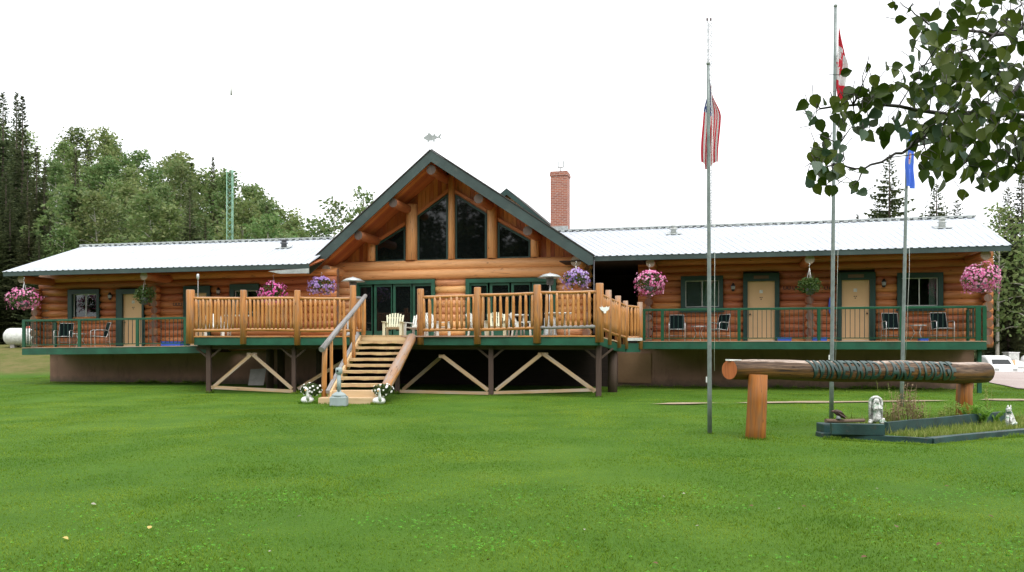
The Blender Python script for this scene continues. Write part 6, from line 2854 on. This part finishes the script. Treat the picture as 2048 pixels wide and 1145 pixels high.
c = at(2030, HY, 60)
zg = gz(c.x, c.y)
tr = thing('utility_trailer', 'white slope-topped utility trailer with a tan post right of the van', 'trailer', (c.x, c.y, zg))
ORG[tr.name] = V((0, 0, 0))
mb = MB()
mb.prism([V((-.55, -.9, .28)), V((.62, -.9, .28)), V((.62, -.9, 1.02)), V((-.55, -.9, 1.40))], V((0, 1.8, 0)))
mb.build('box', M['white'], tr)
mb = MB()
mb.box(-.55, .64, -.93, -.903, .76, .82)
mb.build('strap', M['grey'], tr)
mb = MB()
mb.box(-.80, -.56, -.9, -.7, .1, 1.32)
mb.build('corner_post', M['tan'], tr)
for sy in (-.8, .8):
    wheel(tr, V((.2, sy, .26)), .26, V((0, 1, 0)))
c = at(2022, HY, 64)
zg = gz(c.x, c.y)
cr = thing('storage_crate', 'pale square storage crate showing above the trailer', 'crate', (c.x, c.y, zg))
ORG[cr.name] = V((0, 0, 0))
mb = MB()
mb.box(-.42, .42, -.4, .4, 0, 1.80)
mb.build('box', M['dull_white'], cr, bevel=.03)
mb = MB()
mb.box(-.45, .45, -.43, .43, 1.801, 1.86)
mb.build('lid', M['white'], cr)
c = at(2056, HY, 62)
zg = gz(c.x, c.y)
pt = thing('upright_tank', 'white round-topped upright tank cut by the right edge', 'tank', (c.x, c.y, zg))
ORG[pt.name] = V((0, 0, 0))
mb = MB()
mb.lathe([(.5, .1), (.52, .2), (.52, 1.2), (.45, 1.5), (.25, 1.66), (.0, 1.70)], 20)
mb.build('shell', M['white'], pt)
mb = MB()
mb.lathe([(.4, 0), (.4, .1)], 14)
mb.build('foot', M['grey'], pt)
# white blossomed shrub behind the porch leg
# ================================================================= lawn blades
def blades(name, n, y0, y1, hmin, hmax, wmin, wmax, power, seed, lab, extra=1.5):
    g = np.random.default_rng(seed)
    u = g.random(n)
    y = (y0 ** power + u * (y1 ** power - y0 ** power)) ** (1 / power)
    x = (g.random(n) * 2 - 1) * (.665 * y + extra)
    # keep clear of the things that stand in the grass
    keep = np.ones(n, bool)
    for (cx, cy, r) in ((gat(1511, 879).x, gat(1511, 879).y, .2), (b1.x, b1.y, .05)):
        keep &= (x - cx) ** 2 + (y - cy) ** 2 > r * r
    bq = [gat(1655, 873), gat(1862, 886), gat(2110, 863), at(2110, HY, 17.4), at(1690, HY, 15.4)]
    ins = np.ones(n, bool)
    for i in range(5):
        a, b = bq[i], bq[(i + 1) % 5]
        ins &= ((b.x - a.x) * (y - a.y) - (b.y - a.y) * (x - a.x)) > 0
    if True:
        keep &= ~ins
    keep &= ~((y > 20.35) & (x > -5.1) & (x < -3.4))
    keep &= ~((y > 24.6) & (x > -10.2) & (x < 2.4))
    keep &= ~((y > 28.6) & (x > -17.4) & (x < 15.6))
    keep &= ~((y > 27.5) & (x > -17.0) & (x < 15.6) & (y > 30.2 - .24 * x))
    re_ = np.where(y < 26, 16.9 + (26 - y) * .9, np.where(y < 32, 16.9 + (y - 26) * .36, np.where(y < 42, 19.06 + (y - 32) * .56, 24.66 + (y - 42) * .585)))
    keep &= ~(x > re_ + .1 * np.sin(y * 5))
    for (pa_, pb_, hw) in PATHS:
        ex, ey = pb_.x - pa_.x, pb_.y - pa_.y
        l2 = math.hypot(ex, ey)
        tt_ = ((x - pa_.x) * ex + (y - pa_.y) * ey) / l2
        dd_ = np.abs((x - pa_.x) * ey - (y - pa_.y) * ex) / l2
        keep &= ~((tt_ > 0) & (tt_ < l2) & (dd_ < hw * (.75 + .6 * np.sin(tt_ * 1.9) * np.sin(tt_ * .7 + 1)) * np.clip(np.minimum(tt_, l2 - tt_) / .8, 0, 1)))
    x, y = x[keep], y[keep]
    n = len(x)
    z = np.array([gz(a, b) for a, b in zip(x, y)], 'f4')
    # patchy height, patchy tint
    ph = np.array([noise.noise((a * .8, b * .8, 4)) for a, b in zip(x, y)])
    h = (hmin + (hmax - hmin) * g.random(n)) * (1 + .55 * ph)
    an = g.random(n) * 6.283
    ln = np.abs(g.normal(0, .5, n)) + .15
    la = g.random(n) * 6.283
    far = np.clip((y - 4.6) / 24, 0, 1)
    w_ = (wmin + (wmax - wmin) * far) * (.7 + .6 * g.random(n))
    h *= 1 - .55 * np.sqrt(far)
    co = np.zeros((n, 5, 3), 'f4')
    dx, dy = np.cos(an) * w_, np.sin(an) * w_
    tx, ty = np.cos(la) * ln * h, np.sin(la) * ln * h
    for k, (sx, f) in enumerate(((-1, 0), (1, 0), (.7, .55), (0, 1), (-.7, .55))):
        co[:, k, 0] = x + dx * sx + tx * f * f
        co[:, k, 1] = y + dy * sx + ty * f * f
        co[:, k, 2] = z - .006 + h * f * (1 - .25 * f * ln)
    me = bpy.data.meshes.new(name)
    me.vertices.add(n * 5)
    me.vertices.foreach_set('co', co.ravel())
    me.loops.add(n * 5)
    me.loops.foreach_set('vertex_index', np.arange(n * 5, dtype='i4'))
    me.polygons.add(n)
    me.polygons.foreach_set('loop_start', np.arange(n, dtype='i4') * 5)
    me.update(calc_edges=True)
    me.validate()
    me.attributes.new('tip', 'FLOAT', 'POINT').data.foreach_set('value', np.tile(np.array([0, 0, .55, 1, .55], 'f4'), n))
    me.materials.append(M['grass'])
    o = bpy.data.objects.new(name, me)
    COL.objects.link(o)
    tag(o, lab, 'grass', None, 'stuff')
    return o


t = NT('grass_blade')
v = t.coord('Object')
i_ = t.island()
c = t.ramp(i_, [(0.0, (.145, .270, .014)), (.5, (.230, .380, .026)), (.9, (.320, .460, .046)), (1.0, (.45, .45, .13))])
big = t.noise(v, .16, 4, .6)
mid = t.noise(v, .9, 5, .6)
c = t.mix(t.ramp(big, [(.42, 0.0), (.58, .75)]), c, (.385, .495, .045))
pat = t.noise(t.coord('Object', (.7, 1.0, 1)), .42, 4, .6)
c = t.mix(t.ramp(pat, [(.40, .6), (.54, 0.0)]), c, (.095, .225, .014))
c = t.mix(t.ramp(pat, [(.56, 0.0), (.68, .45)]), c, (.31, .385, .07))
c = t.mix(t.ramp(mid, [(.42, 0.0), (.62, .55)]), c, (.095, .235, .016))
c = t.mix(t.ramp(mid, [(.24, .45), (.38, 0.0)]), c, (.22, .30, .05))
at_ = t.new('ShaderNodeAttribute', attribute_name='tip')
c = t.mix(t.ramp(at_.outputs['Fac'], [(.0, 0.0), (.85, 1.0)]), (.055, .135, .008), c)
t.done(c, .55, 0, .25)
tr = t.new('ShaderNodeBsdfTranslucent')
t.l(c, tr.inputs['Color'])
mx = t.new('ShaderNodeMixShader')
mx.inputs[0].default_value = .45
t.l(t.b.outputs[0], mx.inputs[1])
t.l(tr.outputs[0], mx.inputs[2])
t.l(mx.outputs[0], t.n['Material Output'].inputs['Surface'])
M['grass'] = t.mat
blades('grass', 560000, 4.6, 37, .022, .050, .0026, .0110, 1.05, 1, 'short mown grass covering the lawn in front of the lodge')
# clover and broad weeds in the near lawn
mb = MB()
random.seed(8)
for k in range(46):
    y = random.uniform(5.2, 8.5)
    cx = random.uniform(-.66, .66) * y
    s_ = random.uniform(.12, .4)
    for i in range(int(60 * s_ / .25)):
        px, py = cx + random.gauss(0, s_), y + random.gauss(0, s_ * .7)
        p = V((px, py, gz(px, py) + random.uniform(.025, .05)))
        a = random.random() * 6.28
        r0 = random.uniform(.006, .011)
        up = V((random.gauss(0, .25), random.gauss(0, .25), 1)).normalized()
        for q in range(3):
            t_ = a + q * 2.094
            d_ = V((math.cos(t_), math.sin(t_), 0))
            d_ = (d_ - up * d_.dot(up)).normalized()
            s2 = up.cross(d_)
            mb.face([p, p + d_ * r0 * .8 + s2 * r0 * .7, p + d_ * r0 * 1.6, p + d_ * r0 * .8 - s2 * r0 * .7])
M['clover'] = leafmat('clover_leaf', (.05, .22, .012), (.09, .30, .02), (.16, .38, .035), trans=.3, spec=.1)
o = mb.build('clover', M['clover'])
tag(o, 'low clover patches in the near lawn', 'clover', None, 'stuff')

# fallen leaves on the grass
M['fallen_y'] = leafmat('fallen_yellow_leaf', (.55, .38, .10), (.60, .44, .14), (.62, .48, .2), trans=.2)
M['fallen_b'] = leafmat('fallen_brown_leaf', (.12, .06, .03), (.16, .08, .04), (.2, .12, .06), trans=.1)
M['fallen_w'] = leafmat('pale_dry_leaf', (.30, .29, .22), (.34, .32, .25), (.38, .35, .28), trans=.1)


def leaf_poly(c, up, dr, s, fold=.2):
    sd_ = up.cross(dr)
    out = [(0, 0), (.08, .29), (.34, .455), (.62, .39), (.86, .19), (1.10, 0), (.86, -.19), (.62, -.39), (.34, -.455), (.08, -.29)]
    L = [c + dr * s * a + sd_ * s * b * .95 + up * abs(b) * s * fold for a, b in out]
    return L


def fallen(px, py, s, mat, lab, group=None):
    p = gat(px, py)
    p.z = gz(p.x, p.y) + .035
    mb = MB()
    up = V((random.gauss(0, .3), random.gauss(0, .3), 1)).normalized()
    dr = up.orthogonal().normalized()
    dr.rotate(Matrix.Rotation(random.random() * 6.28, 3, up))
    L = leaf_poly(p, up, dr, s, .35)
    mb.face([L[0], L[1], L[2], L[3], L[4], L[5]], None, 0, True)
    mb.face([L[0], L[5], L[6], L[7], L[8], L[9]], None, 0, True)
    o = mb.build('fallen_leaf', M[mat])
    tag(o, lab, 'leaf', group)


fallen(126, 1082, .05, 'fallen_y', 'yellow fallen leaf lowest at the left of the lawn')
fallen(297, 1065, .045, 'fallen_y', 'yellow fallen leaf right of the lowest one on the left lawn')
fallen(182, 1012, .045, 'fallen_w', 'pale fallen leaf above the two yellow ones on the left lawn')
fallen(594, 1041, .04, 'fallen_w', 'pale fallen leaf on the lawn below the stairs')
G = 'brown leaves scattered on the near lawn'
for (x, y) in ((1506, 1022), (1773, 968), (1987, 1045), (1793, 1067), (1866, 1093), (1873, 1103), (1722, 1128), (1316, 1140), (1612, 1023), (976, 1133), (1890, 978)):
    fallen(x, y, random.uniform(.03, .045), 'fallen_b', 'small brown fallen leaf lying in the near grass', G)
G = 'pale leaves scattered on the near lawn'
for (x, y) in ((1328, 1003), (1652, 935), (1665, 987), (1398, 1063), (1168, 1069), (1752, 984), (537, 1113), (1801, 1041), (1612, 1070), (1323, 880), (56, 1106), (1370, 995), (1560, 1028)):
    fallen(x, y, random.uniform(.018, .03), 'fallen_w', 'small pale fallen leaf lying in the grass', G)

# ================================================================= aspen bough close to the viewer
random.seed(99)
asp = thing('aspen_tree', 'near aspen whose leafy bough hangs into the upper right corner', 'tree', (4.3, 3.1, 0))
mb = MB()
base = V((4.3, 3.1, -.1))
mb.path([base, base + V((.03, 0, 1.2)), base + V((-.02, .03, 2.4)), base + V((.05, .05, 3.8)), base + V((.1, .1, 5.6))], [.13, .115, .10, .075, .03], 14, 0, True, None, .04)
trunk = mb.build('trunk', M['bark_pale'], asp)


LIMB = []


def limb(pts, r0, r1, jit=.0):
    """polyline given in photo columns/rows with its own distance"""
    P_ = [at(x, y, d) for x, y, d in pts]
    # a few in-between points so it bends like a twig
    Q = []
    for i in range(len(P_) - 1):
        for q in range(4):
            f = q / 4
            Q.append(P_[i].lerp(P_[i + 1], f) + V((random.gauss(0, .004), random.gauss(0, .006), random.gauss(0, .004))))
    Q.append(P_[-1])
    LIMB.extend(Q)
    mb = MB()
    n = len(Q)
    mb.path(Q, [r0 + (r1 - r0) * i / (n - 1) for i in range(n)], 7, 0, True, None, .12)
    mb.build('branch', M['twig'], asp)
    return Q


T0 = base + V((.03, .05, 3.2))
tp = (1024 + F * T0.x / T0.y, HY - (T0.z - ZC) * F / T0.y)
L1 = limb([(3150, 60, 3.1), (2500, 130, 3.0), (2048, 152, 2.9), (1965, 150, 2.85)], .022, .008)
L2 = limb([(2500, 130, 3.0), (2200, 210, 2.8), (2048, 228, 2.7), (1900, 232, 2.65), (1760, 206, 2.6), (1640, 218, 2.6)], .014, .003)
L3 = limb([(1900, 232, 2.65), (1830, 290, 2.6), (1790, 312, 2.58), (1730, 335, 2.55), (1665, 328, 2.55)], .006, .0025)
L4 = limb([(3150, 60, 3.1), (2400, 40, 2.9), (2100, 45, 2.75), (1990, 70, 2.7), (1890, 62, 2.7)], .016, .003)
L5 = limb([(2048, 152, 2.9), (1990, 250, 2.8), (1940, 320, 2.7), (1900, 345, 2.7)], .007, .003)
L6 = limb([(2200, 210, 2.8), (2100, 290, 2.6), (2040, 340, 2.5)], .008, .003)
L7 = limb([(1990, 70, 2.7), (1940, 100, 2.7), (1850, 130, 2.65)], .005, .002)
L8 = limb([(1665, 328, 2.55), (1640, 345, 2.55)], .003, .002)
L9 = limb([(1730, 335, 2.55), (1705, 372, 2.5)], .003, .0015)
L10 = limb([(1690, 325, 2.55), (1683, 300, 2.55), (1670, 285, 2.55)], .002, .001)
L11 = limb([(1890, 62, 2.7), (1830, 30, 2.7), (1800, 5, 2.7)], .003, .0015)

lf, bk = MB(), MB()
st_ = lf


def near_leaf(px, py, d, s, pale=False):
    c = at(px, py, d)
    # leaves hang by flattened stalks, mostly tip down, turned every way
    if random.random() < .72:
        dr = V((random.gauss(0, .45), random.gauss(0, .4), -1)).normalized()
    else:
        dr = V((random.gauss(0, 1), random.gauss(0, .6), random.gauss(0, .6))).normalized()
    up = V((random.gauss(0, .55), -1, random.gauss(.1, .45)))
    if random.random() < .16:
        up = V((random.choice((-1, 1)), random.gauss(0, .4), random.gauss(0, .3)))
    up = (up - dr * up.dot(dr)).normalized()
    L = leaf_poly(c - dr * s * .5, up, dr, s, random.uniform(.05, .8))
    m_ = bk if pale else lf
    mid = [L[0], L[0].lerp(L[5], .35) - up * s * .02, L[0].lerp(L[5], .7) - up * s * .01, L[5] - up * s * random.uniform(-.05, .1)]
    i = len(m_.v)
    m_.v += [tuple(p) for p in [L[1], L[2], L[3], L[4], L[6], L[7], L[8], L[9]] + mid]
    # one leaf: a strip either side of the midrib, sharing vertices
    for q in ((8, 0, 1, 9), (9, 1, 2, 10), (10, 2, 3, 11), (8, 9, 6, 7), (9, 10, 5, 6), (10, 11, 4, 5)):
        m_.f.append([i + k for k in q])
        m_.uv.append([(0, 0)] * 4)
        m_.m.append(0)
        m_.sm.append(True)
    if random.random() < .26:
        b0 = c - dr * s * .9
        q_ = min(LIMB, key=lambda k_: (k_ - b0).length_squared)
        if .03 < (q_ - b0).length < .22:
            mid_ = b0.lerp(q_, .5) + V((random.gauss(0, .012), random.gauss(0, .012), .02))
            st_.path([b0, mid_, q_], [.0011, .0016, .0024], 4, 1)
    if True:
        st_.tube(c - dr * s * .5, c - dr * s * random.uniform(.75, 1.1) + V((random.gauss(0, .015), .01, .01)), .0012, .0012, 4, 1, 1)


def region(poly, n, dlo, dhi, slo, shi, pale=.12, mind=0):
    xs_, ys_ = [p[0] for p in poly], [p[1] for p in poly]
    done_, tries, got = 0, 0, []
    while done_ < n and tries < n * 60:
        tries += 1
        x, y = random.uniform(min(xs_), max(xs_)), random.uniform(min(ys_), max(ys_))
        if not inpoly(x, y, poly):
            continue
        if mind and any((x - a) ** 2 + (y - b) ** 2 < mind * mind for a, b in got):
            continue
        got.append((x, y))
        done_ += 1
        near_leaf(x, y, random.uniform(dlo, dhi), random.uniform(slo, shi), random.random() < pale)


for (x, y, s) in ((1603, 211, .042), (1630, 203, .044), (1647, 204, .03), (1614, 233, .038), (1641, 252, .042), (1626, 242, .038), (1668, 205, .04), (1733, 136, .03), (1692, 146, .034), (1697, 184, .044),
                  (1801, 38, .032), (1783, 10, .026), (1790, 16, .02), (1818, 20, .02), (1867, 30, .045), (1748, 195, .03), (1650, 275, .035), (1655, 290, .04), (1629, 295, .035), (1676, 275, .04)):
    near_leaf(x, y, 2.58, s * 1.05, s == .038 and x < 1630)
region([(1655, 215), (1700, 190), (1770, 170), (1800, 230), (1810, 290), (1755, 285), (1700, 262), (1668, 245)], 34, 2.45, 2.7, .036, .05, .1, 9)
region([(1735, 150), (1790, 125), (1840, 150), (1815, 190), (1745, 185)], 11, 2.5, 2.65, .032, .044, .1, 14)
region([(1607, 318), (1640, 300), (1672, 330), (1730, 345), (1730, 385), (1690, 390), (1625, 385)], 24, 2.45, 2.6, .034, .046, .15, 9)
region([(1640, 285), (1690, 285), (1690, 320), (1660, 322)], 6, 2.5, 2.6, .03, .04, .45, 12)
big_ = [(1812, 62), (1850, 28), (1900, 10), (1990, -10), (2130, -20), (2150, 200), (2150, 390), (2040, 360), (1975, 388), (1925, 392), (1850, 372), (1840, 320), (1818, 285), (1800, 240), (1812, 180), (1820, 120)]
region(big_, 200, 2.5, 2.95, .036, .054, .06, 13)
region(big_, 150, 2.2, 2.6, .026, .046, .08, 13)
region([(1830, 150), (2150, 110), (2150, 370), (1960, 350), (1860, 330)], 150, 2.2, 2.9, .036, .054, .06, 12)
region([(2100, -60), (3300, -200), (3300, 300), (2400, 380), (2150, 380)], 420, 2.3, 3.6, .045, .065, .1, 0)
cr = lf.build('foliage', [M['near_leaf'], M['twig']], asp)
bk.build('foliage', M['leaf_back'], asp)

# ================================================================= untrimmed grass round the feet of posts, timbers and walls
random.seed(123)
mb = MB()


def tuft_line(p0, p1, n, wd, hmin, hmax):
    p0, p1 = V(p0), V(p1)
    e = (p1 - p0)
    sd_ = V((-e.y, e.x, 0)).normalized()
    for i in range(n):
        f = random.random()
        clump = .35 + .9 * max(0, noise.noise((p0.x + f * e.length * 2.2, p0.y, 6)) + .3)
        p = p0 + e * f + sd_ * random.gauss(0, wd)
        p.z = gz(p.x, p.y) - .005
        h = random.uniform(hmin, hmax) * clump
        far = max(1, p.y / 9)
        w_ = V((random.uniform(-1, 1), random.uniform(-1, 1), 0)).normalized() * .0022 * far
        ln = V((random.gauss(0, .35), random.gauss(0, .35), 1)).normalized() * h
        mb.face([p - w_, p + w_, p + ln * .6 + w_ * .7, p + ln + V((ln.x * .4, ln.y * .4, -.1 * h)), p + ln * .6 - w_ * .7])


def tuft_ring(c, r0, n, hmin, hmax):
    for i in range(n):
        an = random.random() * 6.283
        q = V((c.x + math.cos(an) * r0, c.y + math.sin(an) * r0, 0))
        tuft_line(q, q + V((.03, 0, 0)), 1, .02, hmin, hmax)


tuft_ring(gat(1511, 879), .18, 420, .05, .13)
for b_, r0 in ((b1, .05), (b2, .06), (b3, .07)):
    tuft_ring(b_, r0, 130, .05, .14)
tuft_line(gat(1646, 879), gat(1866, 891), 900, .03, .03, .11)
tuft_line(gat(1866, 891), gat(2120, 866), 1000, .03, .03, .11)
tuft_ring(gat(678, 813), .24, 160, .04, .10)
tuft_ring(gat(615, 808), .22, 220, .05, .13)
tuft_ring(gat(758, 809), .22, 220, .05, .13)
tuft_line((-5.05, 20.5, 0), (-3.45, 20.5, 0), 300, .03, .04, .12)
for p_ in (pa, pb, pc, pd, pe):
    tuft_ring(p_, .1, 150, .06, .18)
for i in range(7):
    a_, b_ = LW.P(LW.sx(100, KW) + 1.0 * i, KW + .03, 0), LW.P(LW.sx(100, KW) + 1.0 * (i + 1), KW + .03, 0)
    tuft_line((a_.x, a_.y, 0), (b_.x, b_.y, 0), 260, .06, .06, .22)
sA, sB = RW.sx(1240, KW), RW.sx(1950, KW)
for i in range(11):
    a_, b_ = RW.P(sA + (sB - sA) * i / 11, KW + .03, 0), RW.P(sA + (sB - sA) * (i + 1) / 11, KW + .03, 0)
    tuft_line((a_.x, a_.y, 0), (b_.x, b_.y, 0), 240, .06, .05, .18)
o = mb.build('grass', M['grass'])
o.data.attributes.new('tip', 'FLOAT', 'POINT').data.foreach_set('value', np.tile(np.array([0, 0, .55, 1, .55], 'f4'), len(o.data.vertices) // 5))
tag(o, 'longer untrimmed grass round posts, timbers and foundation', 'grass', None, 'stuff')
